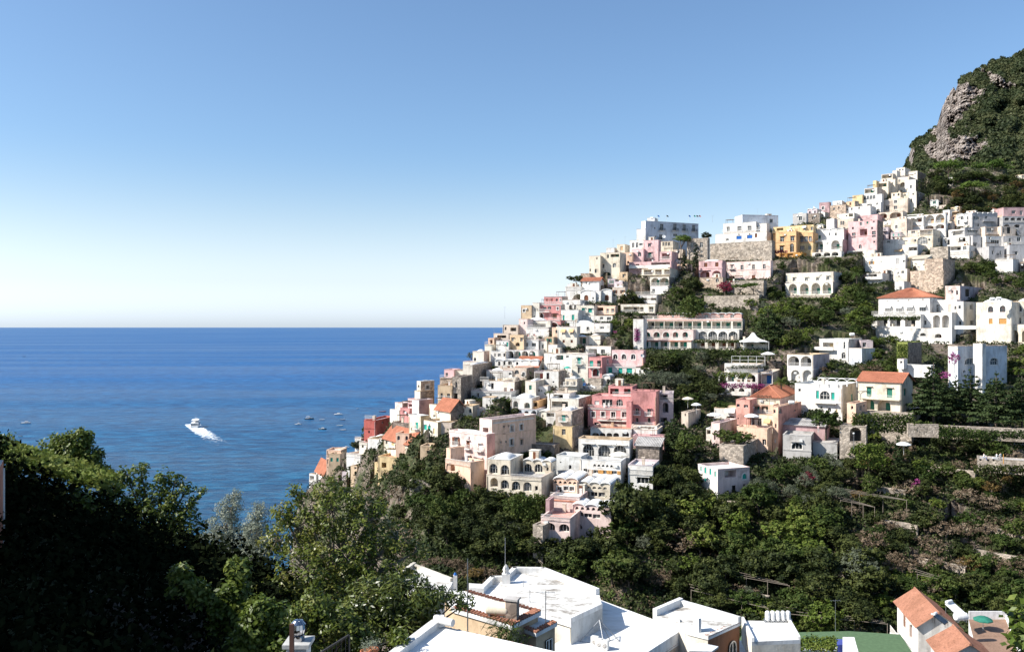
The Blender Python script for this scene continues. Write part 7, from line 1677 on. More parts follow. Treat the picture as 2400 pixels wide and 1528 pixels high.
    root, T = house_at('orange_house', 'corner of an orange walled house at the far left edge', 'house', A[0]-Vector((0, 0, 8)))
    mb = MB(); poly_slab(mb, A, 16); obj('wall', mb.mesh('wall', [roofwhite(), plaster('ochre')]), root, T)
    w = [Vector((-.596*22, 22, H-3.45)), Vector((-14.5, 22.1, H-3.45)), Vector((-14.5, 20, H-3.45)), Vector((-.604*20, 20, H-3.45))]
    mb = MB(); poly_slab(mb, w, 9); obj('wing_wall', mb.mesh('wing_wall', [roofwhite(), plaster('brick')]), root, T)  # redder plaster than the main wall, standing in for the wing's shade
    mb = MB(); mb.tube(w[0]+Vector((.05, -.1, -.2)), w[0]+Vector((.05, -.1, -4)), .05, .05); obj('drainpipe', mb.mesh('drainpipe', paint('offgrey', .4)), root, T)
def worn_roof():
    if 'worn' in _M: return _M['worn']
    n = N('worn_lime_roof'); co = n.coords(scale=(.8, 1.25, 1)); c2 = n.coords()
    a = n.ramp(n.noise(co, .9, 9, .75), [(.36, (.20, .18, .16)), (.43, (.36, .34, .31)), (.50, (.56, .55, .52)), (.58, (.74, .735, .72))])
    n.base(a); n.bump(n.noise(c2, 3, 4), .4, .05); n.b.inputs['Roughness'].default_value = .95; n.b.inputs['Specular IOR Level'].default_value = .1
    _M['worn'] = n.m; return n.m
def parasol(c, label, p, R, h=2.3, group=None):
    root = empty('parasol', Matrix.Translation(p)); tag(root, label, 'parasol', group or 'parasols on the terraces')
    mb = MB(); mb.lathe((0, 0, 0), [(.02, h+.45*R*.6), (R*.55, h+.14*R), (R, h-.12), (R, h-.25)], 8, sm=False); obj('canopy', mb.mesh('canopy', paint(c, .8)), root)
    mb = MB(); mb.tube((0, 0, 0), (0, 0, h+.2), .035); obj('pole', mb.mesh('pole', paint('offgrey', .5)), root)
def near_plants():
    nm = leafmat('near_leaves', (.035, .055, .008), (.085, .125, .018), (.16, .19, .04), scale=1.6, trans=.32, spec=.3, rough=.45); LM_['near'] = nm; pale = flat('pale_bark', (.24, .20, .16), .8)
    LM_['nearrust'] = leafmat('near_rusty_leaves', (.045, .066, .010), (.10, .135, .020), (.20, .19, .045), scale=1.4, trans=.3, spec=.35, rough=.42)
    LM_['glossy'] = leafmat('glossy_leaves', (.03, .045, .008), (.085, .11, .02), (.17, .18, .045), scale=1.8, trans=.2, spec=.45, rough=.36)
    LM_['nolive'] = leafmat('near_olive_leaves', (.07, .085, .06), (.16, .19, .135), (.30, .33, .26), scale=1.6, trans=.2, spec=.3, rough=.5)
    L = leafy
    L('broadleaf_tree', 'tree', 'big spreading tree with reddish leaf tips in front of the headland', (770, 1500, 28), [(780, 1195, 70, 28), (700, 1235, 60, 28), (865, 1215, 58, 28), (800, 1290, 90, 28), (720, 1335, 80, 27), (880, 1310, 78, 28), (665, 1205, 34, 28), (650, 1262, 40, 28), (700, 1160, 30, 28), (770, 1148, 36, 28), (832, 1160, 36, 28), (930, 1260, 44, 28), (640, 1400, 60, 27), (940, 1350, 50, 28), (980, 1290, 26, 28), (760, 1400, 70, 27), (850, 1390, 60, 27)], 16500, .135, 'nearrust', .5, 2, r0=.16)
    L('olive_tree', 'tree', 'silvery olive tree standing against the sea, left one', (545, 1420, 34), [(540, 1190, 34, 34), (525, 1235, 45, 34), (570, 1260, 45, 34), (500, 1275, 40, 34), (540, 1310, 60, 34), (548, 1160, 18, 34)], 15000, .105, 'nolive', .25, 3, r0=.10)
    L('olive_tree', 'tree', 'silvery olive tree standing against the sea, right one', (620, 1420, 32), [(604, 1200, 26, 32), (600, 1240, 36, 32), (625, 1290, 44, 32), (590, 1300, 40, 32), (600, 1360, 50, 32)], 12000, .105, 'nolive', .25, 4, r0=.10)
    L('broadleaf_tree', 'tree', 'airy tree with drooping leaves above the shaded garden', (360, 1360, 36), [(296, 1112, 22, 36), (330, 1104, 20, 36), (385, 1112, 20, 36), (412, 1128, 18, 36), (436, 1150, 18, 36), (472, 1152, 13, 36), (455, 1168, 14, 36), (275, 1140, 26, 36), (325, 1140, 26, 36), (375, 1150, 24, 36), (410, 1172, 26, 36), (300, 1180, 34, 36), (350, 1190, 38, 36), (395, 1210, 38, 36), (440, 1205, 26, 36), (320, 1235, 44, 36), (390, 1250, 46, 36), (450, 1250, 40, 36)], 8500, .15, 'near', .55, 5, r0=.13)
    L('broadleaf_tree', 'tree', 'dense round tree at the left behind the vine pergola', (180, 1200, 38), [(165, 1050, 46, 38), (130, 1045, 30, 38), (200, 1072, 40, 38), (185, 1025, 24, 38), (225, 1100, 30, 38), (150, 1090, 40, 38), (240, 1120, 26, 38), (206, 1022, 12, 38)], 9000, .15, 'near', .6, 6, r0=.13)
    L('broadleaf_tree', 'tree', 'dark tree cut by the left edge of the photograph', (2, 1120, 38), [(5, 1035, 28, 38), (22, 1050, 20, 38), (-20, 1040, 30, 38), (10, 1060, 24, 38)], 3500, .15, 'near', .6, 7, r0=.1)
    L('shrub', 'shrub', 'bush between the round tree and the airy tree', (262, 1230, 34), [(262, 1150, 26, 34), (240, 1165, 26, 34), (280, 1190, 30, 34)], 2600, .11, 'near', .5, 8)
    L('shrub', 'shrub', 'sunlit leafy branches rising from the deep shade, leftmost', (440, 1460, 20), [(425, 1345, 22, 20), (450, 1375, 24, 20), (410, 1380, 16, 20), (460, 1405, 18, 20)], 1500, .13, 'near', .55, 9, r0=.05)
    L('shrub', 'shrub', 'sunlit leafy branches rising from the deep shade, middle', (530, 1530, 20), [(560, 1330, 26, 20), (555, 1380, 34, 20), (520, 1420, 34, 20), (560, 1440, 40, 20), (530, 1470, 40, 20), (480, 1390, 18, 20)], 4200, .13, 'near', .55, 10, r0=.06)
    L('shrub', 'shrub', 'sunlit leafy bush at the bottom right of the deep shade', (620, 1600, 18), [(610, 1430, 36, 18), (600, 1480, 40, 18), (650, 1500, 40, 18), (560, 1510, 30, 18), (640, 1440, 30, 18)], 4200, .12, 'near', .55, 11, r0=.06)
    L('shrub', 'shrub', 'long glossy leaved shrub left of the nearest white roof', (930, 1600, 21), [(860, 1400, 44, 21), (920, 1390, 44, 21), (980, 1392, 44, 21), (1025, 1405, 30, 21), (1070, 1408, 18, 21), (1095, 1412, 10, 21), (890, 1450, 50, 21), (960, 1450, 50, 21), (990, 1450, 30, 21), (820, 1440, 36, 21)], 9000, .17, 'glossy', .26, 12, r0=.08)
    L('shrub', 'shrub', 'rusty orange leaved bush at the bottom centre left', (740, 1620, 19), [(740, 1420, 40, 19), (700, 1450, 44, 19), (780, 1450, 44, 19), (820, 1480, 40, 19), (740, 1500, 50, 19), (860, 1510, 30, 19), (930, 1495, 30, 19)], 7000, .10, 'nearrust', .5, 13, r0=.06)
    L('broadleaf_tree', 'tree', 'yellowish leafy twigs intruding at the right edge', (2440, 1560, 12), [(2396, 1440, 20, 12), (2385, 1500, 16, 12), (2410, 1480, 26, 12), (2400, 1528, 22, 12)], 260, .17, 'near', .5, 14, r0=.03)
    L('shrub', 'shrub', 'lone lit sprig inside the shaded garden on the left', (200, 1250, 26), [(185, 1165, 14, 26), (208, 1180, 12, 26), (222, 1196, 8, 26)], 260, .17, 'near', .45, 15, r0=.03)
    L('agave', 'agave', 'spiky agave below the brick chimney roof', (1190, 1500, 38), [(1185, 1484, 18, 38), (1205, 1494, 14, 38), (1165, 1478, 12, 38)], 420, .45, 'broad', .10, 16, limbs=False)
    # vine roof of the pergola, upper left
    a, b, c, d = P3(8, 1085, 29), P3(230, 1150, 27), P3(275, 1128, 33), P3(30, 1052, 36)
    sheet('pergola_vine', 'pergola vine', 'sunlit green vine covering the pergola at the far left', LM_['light'], a, b, c, d, 8000, .15, .35, 3)
    # growth of the near slope, its shade painted into near black leaves
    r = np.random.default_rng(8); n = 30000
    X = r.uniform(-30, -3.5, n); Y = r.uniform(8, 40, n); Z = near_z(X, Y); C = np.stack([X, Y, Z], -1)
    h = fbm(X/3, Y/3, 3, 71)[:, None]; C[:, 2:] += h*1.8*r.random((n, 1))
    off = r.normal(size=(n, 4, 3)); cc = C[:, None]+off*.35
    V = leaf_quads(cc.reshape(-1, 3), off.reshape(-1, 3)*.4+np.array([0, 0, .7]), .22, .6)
    o = obj('shade_painted_undergrowth', quads_mesh('shade_painted_undergrowth', V, LM_['shade'])); o['kind'] = 'stuff'; tag(o, 'undergrowth with shade painted into its leaves, filling the near garden slope', 'undergrowth')
    # scrub of the ravine's near side
    n = 9000; X = r.uniform(8, 95, n); Y = r.uniform(75, 110, n); zz = np.maximum(near_z(X, Y), H-52); hz = hill_z(X, Y); Z = np.maximum(zz, hz-2.0); C = np.stack([X, Y, Z], -1)
    off = r.normal(size=(n, 8, 3)); cc = C[:, None]+off*.7; V = leaf_quads(cc.reshape(-1, 3), off.reshape(-1, 3)+np.array([0, 0, .5]), .5, .6)
    o = obj('ravine_scrub', quads_mesh('ravine_scrub', V, LM_['broad'])); o['kind'] = 'stuff'; tag(o, 'green scrub on the ravine floor behind the white roofs', 'scrub')
def near_things():
    mt = flat('chrome', (.5, .5, .52), .12, 1.0); wp = plaster('offgrey')
    p = P3(700, 1560, 13); rt = empty('chimney', Matrix.Translation(p)); tag(rt, 'white chimney with a ribbed metal cowl at the bottom left', 'chimney')
    mb = MB(); mb.box(-.15, -.15, -.6, .15, .15, .33); obj('stack', mb.mesh('stack', wp), rt)
    mb = MB(); mb.box(-.20, -.2, .33, .2, .2, .39); obj('slab', mb.mesh('slab', wp), rt)
    mb = MB(); mb.tube((0, 0, .39), (0, 0, .47), .09); obj('collar', mb.mesh('collar', mt), rt)
    mb = MB()
    for i in range(16):
        a0 = 2*pi*i/16; prof = [(.05, .0), (.11, .05), (.135, .12), (.12, .19), (.07, .24), (.01, .255)]; vs = []
        for r_, z_ in prof: vs += [(r_*cos(a0), r_*sin(a0), z_), (r_*.93*cos(a0+.36), r_*.93*sin(a0+.36), z_)]
        mb.add(vs, [(2*k, 2*k+1, 2*k+3, 2*k+2) for k in range(5)], 0)
    obj('cowl', mb.mesh('cowl', mt), rt, Matrix.Translation((0, 0, .46)))
    p = P3(684, 1560, 12.6); rt = empty('rusty_post', Matrix.Translation(p)); tag(rt, 'rusty post beside the metal cowl chimney', 'post'); mb = MB(); mb.box(-.03, -.03, -.5, .03, .03, .62); obj('shaft', mb.mesh('shaft', flat('rust', (.10, .05, .035), .8)), rt)
    # wrought gate
    p = P3(748, 1560, 15); rt = empty('iron_gate', Matrix.Translation(p)@Matrix.Rotation(.35, 4, 'Z')); tag(rt, 'dark wrought iron gate among the bushes at the bottom', 'gate'); ir = flat('iron', (.03, .03, .032), .5, .6)
    mb = MB(); [mb.tube(a, b, .02) for a, b in (((0, 0, -.6), (0, 0, .22)), ((.52, 0, -.6), (.52, 0, .48)), ((0, 0, .22), (.52, 0, .48)), ((0, 0, -.1), (.52, 0, -.1)))]; obj('frame', mb.mesh('frame', ir), rt)
    for i in range(6):
        mb = MB(); x = .06+i*.08; mb.tube((x, 0, -.6), (x, 0, .2+.5*x), .008); mb.tube((x, 0, .1), (x+.05, 0, .16), .006); mb.tube((x, 0, 0), (x+.05, 0, -.06), .006); obj('bar', mb.mesh('bar', ir), rt)
    # terracotta pots on a stone ledge
    p = P3(890, 1600, 17); rt = empty('stone_ledge', Matrix.Translation(p)); tag(rt, 'rough stone ledge carrying two clay pots', 'ledge'); mb = MB(); mb.box(-.5, -.3, -.8, .42, .4, .45); obj('block', mb.mesh('block', stone('stone')), rt)
    cl = flat('clay', (.36, .13, .06), .8); q = 0
    for px, s in ((859, 1.0), (873, .92)):
        c = p+Vector((K(px)*17-p.x, -.05+.18*q, .45)); q += 1
        rt = empty('clay_pot', Matrix.Translation(c)); tag(rt, ['front clay pot with a small grey green plant on the ledge', 'rear clay pot half hidden behind the front one'][q-1], 'flower pot', 'clay pots on the ledge')
        mb = MB(); mb.lathe((0, 0, 0), [(.001, 0), (.075*s, 0), (.105*s, .17*s), (.12*s, .17*s), (.12*s, .22*s), (.10*s, .22*s), (.09*s, .19*s), (.001, .19*s)], 14); obj('pot', mb.mesh('pot', cl), rt)
        r = np.random.default_rng(q); n = 260; C = r.normal(size=(n, 3))*.07*s+np.array([0, 0, .32*s]); V = leaf_quads(C, r.normal(size=(n, 3)), .035, .4, .6, r); obj('plant', quads_mesh('plant', V, LM_['nolive']), rt)
# ------------------------------------------------------------------ boats, cars, people and other small things
def sea_pt(px, py): D = -H*F/(CY-py); return Vector((K(px)*abs(D), abs(D), 0))
def hull_mesh(L, B, h, mats, name='hull'):
    """pointed bow at +x; mats [hull, deck]"""
    k = (name, L, B, h, mats[0].name)
    if k in _cache: return _cache[k]
    st = 9; mb = MB(); rows = []
    for i in range(st):
        t = i/(st-1); x = -L/2+L*t; w = B/2*(1-max(0, (t-.45)/.55)**2.2)*(.86+.14*min(1, t*4)); sh = h*(1+.35*t*t)
        rows.append([(x, -w, sh), (x-.02, -w*.82, h*.25), (x-.05*L*t, -w*.35, -.25), (x-.05*L*t, w*.35, -.25), (x-.02, w*.82, h*.25), (x, w, sh)])
    vs = [p for r in rows for p in r]; n = 6
    mb.add(vs, [(i*n+j, (i+1)*n+j, (i+1)*n+j+1, i*n+j+1) for i in range(st-1) for j in range(n-1)], 0, False)
    mb.add(rows[0], [tuple(range(n))], 0)
    dz = -.12; mb.add([(r[0][0], r[0][1]*.93, r[0][2]+dz) for r in rows]+[(r[5][0], r[5][1]*.93, r[5][2]+dz) for r in rows], [(i, i+1, st+i+1, st+i) for i in range(st-1)], 1)
    for s in (0, 5): mb.add([r[s] for r in rows]+[(r[s][0], r[s][1]*.93, r[s][2]+dz) for r in rows], [(i, i+1, st+i+1, st+i) for i in range(st-1)], 0)
    me = mb.mesh(name, mats); _cache[k] = me; return me
def boat(px, py, wpx, yaw, kind, c, label):
    p = sea_pt(px, py); L = wpx*p.y/F/max(.5, abs(cos(yaw))); B = L*.30; h = max(.45, L*.09)
    root = empty('boat', Matrix.Translation(p)@Matrix.Rotation(yaw, 4, 'Z')); tag(root, label, 'boat', 'boats moored off the headland')
    obj('hull', hull_mesh(round(L, 1), round(B, 1), round(h, 1), [paint(c, .35), paint('lwhite' if kind else 'grey', .5)]), root)
    if kind >= 1:
        mb = MB(); x0, x1 = -L*.12, L*.18; w = B*.32; z0, z1 = h-.1, h+L*.11
        vs = [(x0, -w, z0), (x1+L*.1, -w*.8, z0), (x1+L*.1, w*.8, z0), (x0, w, z0), (x0, -w*.85, z1), (x1, -w*.7, z1), (x1, w*.7, z1), (x0, w*.85, z1)]
        mb.add(vs, [(0, 3, 2, 1), (4, 5, 6, 7), (0, 1, 5, 4), (1, 2, 6, 5), (2, 3, 7, 6), (3, 0, 4, 7)]); obj('cabin', mb.mesh('cabin', paint('lwhite', .35)), root)
        mb = MB(); mb.box(x0+.1, -w*.95, z0+L*.05, x1+.02, w*.95, z0+L*.08); obj('cabin_window', mb.mesh('cabin_window', glass()), root)
    if kind == 2:
        mb = MB(); zt = h+L*.20; mb.box(-L*.34, -B*.38, zt, L*.05, B*.38, zt+.06); obj('sun_roof', mb.mesh('sun_roof', paint('lwhite', .5)), root)
        mb = MB(); [mb.tube((x, y, h-.1), (x, y, zt), .04) for x in (-L*.3, L*.02) for y in (-B*.34, B*.34)]; obj('roof_frame', mb.mesh('roof_frame', paint('offgrey', .4)), root)
    if kind == 3:
        mb = MB(); mb.tube((0, 0, h), (0, 0, h+L*.8), .06, .03); obj('mast', mb.mesh('mast', paint('offgrey', .4)), root)
    if kind == 0:
        for i, x in enumerate((-L*.22, L*.02, L*.22)):
            mb = MB(); mb.box(x-.12, -B*.42, h-.1, x+.12, B*.42, h-.03); obj('thwart', mb.mesh('thwart', paint('tan', .7)), root)
def ferry():
    p = sea_pt(459, 1000); root = empty('ferry', Matrix.Translation(p)@Matrix.Rotation(radians(104), 4, 'Z')); tag(root, 'white excursion ferry seen from astern, trailing a foaming wake', 'ferry')
    L, B = 24.0, 7.4; obj('hull', hull_mesh(L, B, 2.0, [paint('lwhite', .35), paint('offgrey', .5)]), root)
    mb = MB(); mb.box(-10.5, -3.2, 1.9, 6, 3.2, 4.4); obj('lower_deck', mb.mesh('lower_deck', paint('lwhite', .4)), root)
    mb = MB(); mb.box(-10.55, -2.9, 2.7, 5.4, 2.9, 3.6); mb.box(-10, -3.22, 2.7, 5.4, 3.22, 3.6); mb.v = mb.v; obj('deck_window', mb.mesh('deck_window', glass()), root)
    mb = MB(); mb.box(-9, -3.0, 6.6, 2, 3.0, 6.8); obj('canopy', mb.mesh('canopy', paint('lwhite', .6)), root)
    for x in (-8.8, -3.5, 1.8):
        for y in (-2.8, 2.8): mb = MB(); mb.tube((x, y, 4.4), (x, y, 6.6), .08); obj('post', mb.mesh('post', paint('offgrey', .5)), root)
    mb = MB(); mb.box(1.5, -1.6, 4.4, 5.2, 1.6, 6.9); obj('wheelhouse', mb.mesh('wheelhouse', paint('lwhite', .4)), root)
    mb = MB(); mb.tube((2.5, 0, 6.9), (2.2, 0, 10.2), .12, .05); mb.tube((2.3, -1, 8.6), (2.3, 1, 8.6), .05); obj('mast', mb.mesh('mast', paint('offgrey', .5)), root)
    obj('railing', rail_mesh(6.0, 'white', 1.0, .3), root, Matrix.Translation((-9.5, -3, 4.4))@Matrix.Rotation(pi/2, 4, 'Z'))
    # the wake: foam on the water, thinning with distance
    m = N('wake_foam'); geo = m.n('NewGeometry'); at = m.n('Attribute'); at.attribute_name = 'foam'
    mp = m.n('Mapping'); mp.inputs['Scale'].default_value = (1, .45, 1); m.l(geo.outputs['Position'], mp.inputs[0])
    ns = m.noise(mp.outputs[0], .42, 7, .72); ad = m.n('Math', operation='ADD'); m.l(ns, ad.inputs[0]); m.l(at.outputs['Fac'], ad.inputs[1])
    al = m.ramp(ad.outputs[0], [(.84, (0, 0, 0)), (1.06, (1, 1, 1))]); m.base((.82, .86, .88)); m.l(al, m.b.inputs['Alpha'])
    path = [(450, 994), (468, 1009), (500, 1029), (562, 1064)]; n = 60; wdt = 11; rows = []; fo = []
    P = [sea_pt(x, y) for x, y in path]
    for i in range(n):
        t = i/(n-1)*(len(P)-1); j = min(int(t), len(P)-2); c = P[j].lerp(P[j+1], t-j); d = (P[j+1]-P[j]).normalized(); nr = Vector((-d.y, d.x, 0)); w = 7.5+6*(i/n)
        rows.append([c+nr*(w*(k/wdt-.5)*2)+Vector((0, 0, .06)) for k in range(wdt+1)])
        fo.append([max(0, (.92 if i < 9 else .66)*(1-i/n)**.6*(1-abs(k/wdt*2-1)**3)) for k in range(wdt+1)])
    V = np.array([[tuple(p) for p in r] for r in rows]); me = grid_mesh('wake', V, m.m); a = me.attributes.new('foam', 'FLOAT', 'POINT'); a.data.foreach_set('value', np.array(fo, dtype=np.float32).ravel())
    o = obj('wake', me); o['kind'] = 'stuff'; tag(o, 'white foam wake behind the ferry', 'wake')
    # white bow wash on both sides of the hull
def car_mesh():
    if 'car' in _cache: return _cache['car']
    body = MB(); prof = [(-2.0, .3), (-2.05, .75), (-1.7, .95), (-1.2, 1.0), (-.75, 1.38), (.55, 1.42), (1.15, 1.0), (1.85, .85), (2.05, .6), (2.0, .3)]
    n = len(prof); vs = [(x, -.82*(1 if z < 1.1 else .8), z) for x, z in prof]+[(x, .82*(1 if z < 1.1 else .8), z) for x, z in prof]
    body.add(vs, [(i, i+1, n+i+1, n+i) for i in range(n-1)]+[tuple(range(n-1, -1, -1)), tuple(range(n, 2*n)), (n-1, 0, n, 2*n-1)])
    win = MB()
    for s in (-1, 1): y = s*.80; win.add([(-1.1, y*1.01, 1.02), (1.0, y*1.01, 1.02), (.5, y*.86, 1.34), (-.7, y*.86, 1.34)], [(0, 1, 2, 3)])
    win.add([(-1.23, -.68, 1.03), (-1.23, .68, 1.03), (-.80, .6, 1.36), (-.80, -.6, 1.36)], [(0, 1, 2, 3)]); win.add([(1.17, -.68, 1.03), (1.17, .68, 1.03), (.6, .6, 1.40), (.6, -.6, 1.40)], [(0, 1, 2, 3)])
    wh = MB(); wh.lathe((0, 0, 0), [(.001, -.1), (.2, -.1), (.31, -.08), (.31, .08), (.2, .1), (.001, .1)], 14)
    _cache['car'] = (body, win, wh.mesh('wheel', flat('tyre', (.02, .02, .02), .8))); return _cache['car']
def car(p, yaw, c, label):
    b, w, wm = car_mesh(); root = empty('parked_car', Matrix.Translation(p)@Matrix.Rotation(yaw, 4, 'Z')); tag(root, label, 'car', 'cars parked on the street by the green awning')
    obj('body', b.mesh('body', paint(c, .2, 'carpaint_')), root); obj('window', w.mesh('window', glass()), root)
    for x in (-1.25, 1.3):
        for y in (-.75, .75): obj('wheel', wm, root, Matrix.Translation((x, y, .31))@Matrix.Rotation(pi/2, 4, 'X'))
def person(p, yaw, shirt, trousers, label, seated=False):
    root = empty('person', Matrix.Translation(p)@Matrix.Rotation(yaw, 4, 'Z')); tag(root, label, 'person', 'people on the hillside road')
    k = ('person', shirt, trousers, seated)
    if k not in _cache:
        hip = .78 if seated else .92
        J = {'pel': (0, 0, hip), 'spi': (0, .02, hip+.25), 'che': (0, .0, hip+.45), 'nec': (0, 0, hip+.58), 'hea': (0, -.02, hip+.70), 'top': (0, -.02, hip+.80)}
        for s, q in ((-1, 'l'), (1, 'r')):
            J['sh'+q] = (s*.19, 0, hip+.50)
            if seated: J['el'+q] = (s*.25, -.22, hip+.30); J['ha'+q] = (s*.24, -.44, hip+.32); J['kn'+q] = (s*.17, -.42, hip-.02); J['an'+q] = (s*.17, -.40, hip-.46); J['to'+q] = (s*.17, -.56, hip-.48)
            else: J['el'+q] = (s*.26, .03, hip+.24); J['ha'+q] = (s*.27, -.06, hip-.02); J['kn'+q] = (s*.11, -.04, hip-.44); J['an'+q] = (s*.12, .02*s, .07); J['to'+q] = (s*.13, -.14, .04)
            J['hi'+q] = (s*.10, 0, hip-.04)
        R = dict(pel=.14, spi=.13, che=.16, nec=.055, hea=.10, top=.07, sh=.07, el=.045, ha=.035, hi=.095, kn=.06, an=.042, to=.04)
        names = list(J); E = [('pel', 'spi'), ('spi', 'che'), ('che', 'nec'), ('nec', 'hea'), ('hea', 'top')]
        for q in 'lr': E += [('che', 'sh'+q), ('sh'+q, 'el'+q), ('el'+q, 'ha'+q), ('pel', 'hi'+q), ('hi'+q, 'kn'+q), ('kn'+q, 'an'+q), ('an'+q, 'to'+q)]
        me = bpy.data.meshes.new('body'); me.from_pydata([J[n_] for n_ in names], [(names.index(a), names.index(b)) for a, b in E], [])
        tmp = bpy.data.objects.new('body', me); link(tmp); md = tmp.modifiers.new('skin', 'SKIN'); sv = me.skin_vertices[0].data
        for i, n_ in enumerate(names): rr = R.get(n_, R.get(n_[:2], .06)); sv[i].radius = (rr, rr)
        sv[0].use_root = True; tmp.modifiers.new('sub', 'SUBSURF').levels = 1
        dg = bpy.context.evaluated_depsgraph_get(); m2 = bpy.data.meshes.new_from_object(tmp.evaluated_get(dg)); bpy.data.objects.remove(tmp)
        for m_ in (paint(shirt, .8), paint(trousers, .8), flat('skin', (.45, .27, .19), .6), flat('hair', (.03, .02, .015), .7)): m2.materials.append(m_)
        for pl in m2.polygons:
            c = pl.center; z = c.z-hip; pl.use_smooth = True
            pl.material_index = 3 if (z > .70 and (c.y > -.06 or z > .78)) else (2 if z > .55 or (abs(c.x) > .21 and z < .30) else (0 if z > .02 else 1))
        _cache[k] = m2
    obj('body', _cache[k], root); return root
def scooter(p, yaw, c, label):
    root = empty('scooter', Matrix.Translation(p)@Matrix.Rotation(yaw, 4, 'Z')); tag(root, label, 'scooter', 'scooters on the hillside road')
    mb = MB(); mb.add([(-.14, .7, .45), (.14, .7, .45), (.14, .05, .35), (-.14, .05, .35), (-.12, .75, .78), (.12, .75, .78), (.12, .1, .74), (-.12, .1, .74)], [(0, 3, 2, 1), (4, 5, 6, 7), (0, 1, 5, 4), (1, 2, 6, 5), (2, 3, 7, 6), (3, 0, 4, 7)]); mb.box(-.16, -.45, .25, .16, .1, .32); mb.add([(-.2, -.45, .3), (.2, -.45, .3), (.16, -.55, .95), (-.16, -.55, .95)], [(0, 1, 2, 3)]); obj('body', mb.mesh('body', paint(c, .3)), root)
    mb = MB(); mb.tube((0, -.5, .3), (0, -.62, 1.05), .03); mb.tube((-.3, -.58, 1.05), (.3, -.58, 1.05), .02); obj('handlebar', mb.mesh('handlebar', flat('iron', (.03, .03, .032), .5, .6)), root)
    for y in (-.72, .6): mb = MB(); mb.lathe((0, 0, 0), [(.001, -.05), (.22, -.04), (.24, 0), (.22, .04), (.001, .05)], 12); obj('wheel', mb.mesh('wheel', flat('tyre', (.02, .02, .02), .8)), root, Matrix.Translation((0, y, .24))@Matrix.Rotation(pi/2, 4, 'Y'))
def build_small():
    ferry()
    boat(61, 992, 22, .2, 1, 'lwhite', 'small grey white motor boat alone on the sea at the far left')
    boat(48, 1023, 9, .3, 0, 'grey', 'tiny dark dinghy just above the left trees'); boat(57, 836, 7, .3, 0, 'black', 'tiny dark boat far out at the left, nearest the horizon')
    boat(699, 995, 17, .1, 3, 'lwhite', 'leftmost moored boat, white hull with a mast'); boat(725, 982, 21, .05, 2, 'black', 'dark hulled boat with a white sun roof, left of centre in the moored group')
    boat(755, 984, 13, .05, 0, 'lwhite', 'small open white boat right of the one with the sun roof'); boat(793, 972, 21, -.1, 1, 'lwhite', 'largest white cabin cruiser, farthest right at the top of the moored group')
    boat(803, 984, 13, .0, 0, 'grey', 'small grey open boat just below the cabin cruiser'); boat(797, 998, 16, .0, 0, 'offgrey', 'long pale open boat in the middle right of the moored group')
    boat(756, 1006, 19, .0, 1, 'black', 'dark blue boat lowest in the middle of the moored group'); boat(804, 1008, 15, .0, 0, 'lwhite', 'white open boat lowest at the right of the moored group')
    boat(838, 958, 6, .2, 1, 'lwhite', 'tiny white boat up by the headland'); boat(811, 1049, 17, .1, 1, 'lwhite', 'white boat close to the cliff bush'); boat(897, 965, 16, 0, 0, 'red', 'dark red boat half hidden by the headland houses')
    boat(915, 785, 2.5, .1, 1, 'lwhite', 'tiny white speck of a boat just below the horizon')
    # street with cars
    B(1310, 1420, 0, 913, 926, 'stone', 'f', ["Bs 1312-1420 911"], D=225, dp=12, pp=.1, rc='grey', label='street terrace carrying the parked cars', name='street_terrace', cat='street', a=.33)
    zt = zat(913, 225)-.1
    for px, D, c, yaw, l in ((1334, 230, 'grey', .1, 'grey car at the left end of the street'), (1350, 229, 'black', -.2, 'dark car second from the left on the street'), (1368, 231, 'blue', 0, 'blue car right under the green awning'), (1383, 228.6, 'lwhite', -.3, 'white car in front of the blue one'), (1405, 229, 'offgrey', -.1, 'silver car at the right end of the street')):
        car(Vector((K(px)*D, D, zt)), yaw-.33, c, l)
    root = empty('green_awning', Matrix.Translation(P3(1357, 887, 236))@Matrix.Rotation(-.33, 4, 'Z')); tag(root, 'bright green shop awning above the street', 'awning')
    mb = MB(); mb.add([(-1.6, 0, 0), (1.3, 0, 0), (1.3, -1.2, -1.4), (-1.6, -1.2, -1.4), (-1.6, -1.24, -1.65), (1.3, -1.24, -1.65)], [(0, 1, 2, 3), (3, 2, 5, 4)]); obj('cloth', mb.mesh('cloth', paint('teal', .8)), root)
    mb = MB(); [mb.tube((x, 0, -1.2), (x, -1.2, -1.4), .03) for x in (-1.55, 1.25)]; obj('arm', mb.mesh('arm', flat('iron', (.03, .03, .032), .5, .6)), root)
    # tent roof pavilion
    c = P3(1765, 800, 248); root = empty('tent_roof', Matrix.Translation(c)); tag(root, 'white peaked tent roof on the pavilion right of the terraced hotel', 'tent'); mb = MB(); n = 24; vs = []
    for r_, z_ in ((.25, 2.5), (.5, 2.2), (1.1, 1.3), (1.9, .75), (2.9, .35), (3.7, .12), (3.75, -.12)):
        for i in range(n): a = 2*pi*i/n; sq = 1/max(abs(cos(a)), abs(sin(a)))**.7; sc = .04*(i % 3 == 0); vs.append((r_*sq*cos(a), r_*sq*sin(a)*.9, z_-sc*r_))
    mb.add(vs, [(k*n+i, k*n+(i+1) % n, (k+1)*n+(i+1) % n, (k+1)*n+i) for k in range(6) for i in range(n)], 0, False); obj('canvas', mb.mesh('canvas', paint('lwhite', .8)), root)
    for x, y in ((-3.6, -3.2), (3.6, -3.2)): mb = MB(); mb.tube((x, y, -2.4), (x, y, .1), .06); obj('post', mb.mesh('post', paint('offgrey', .5)), root)
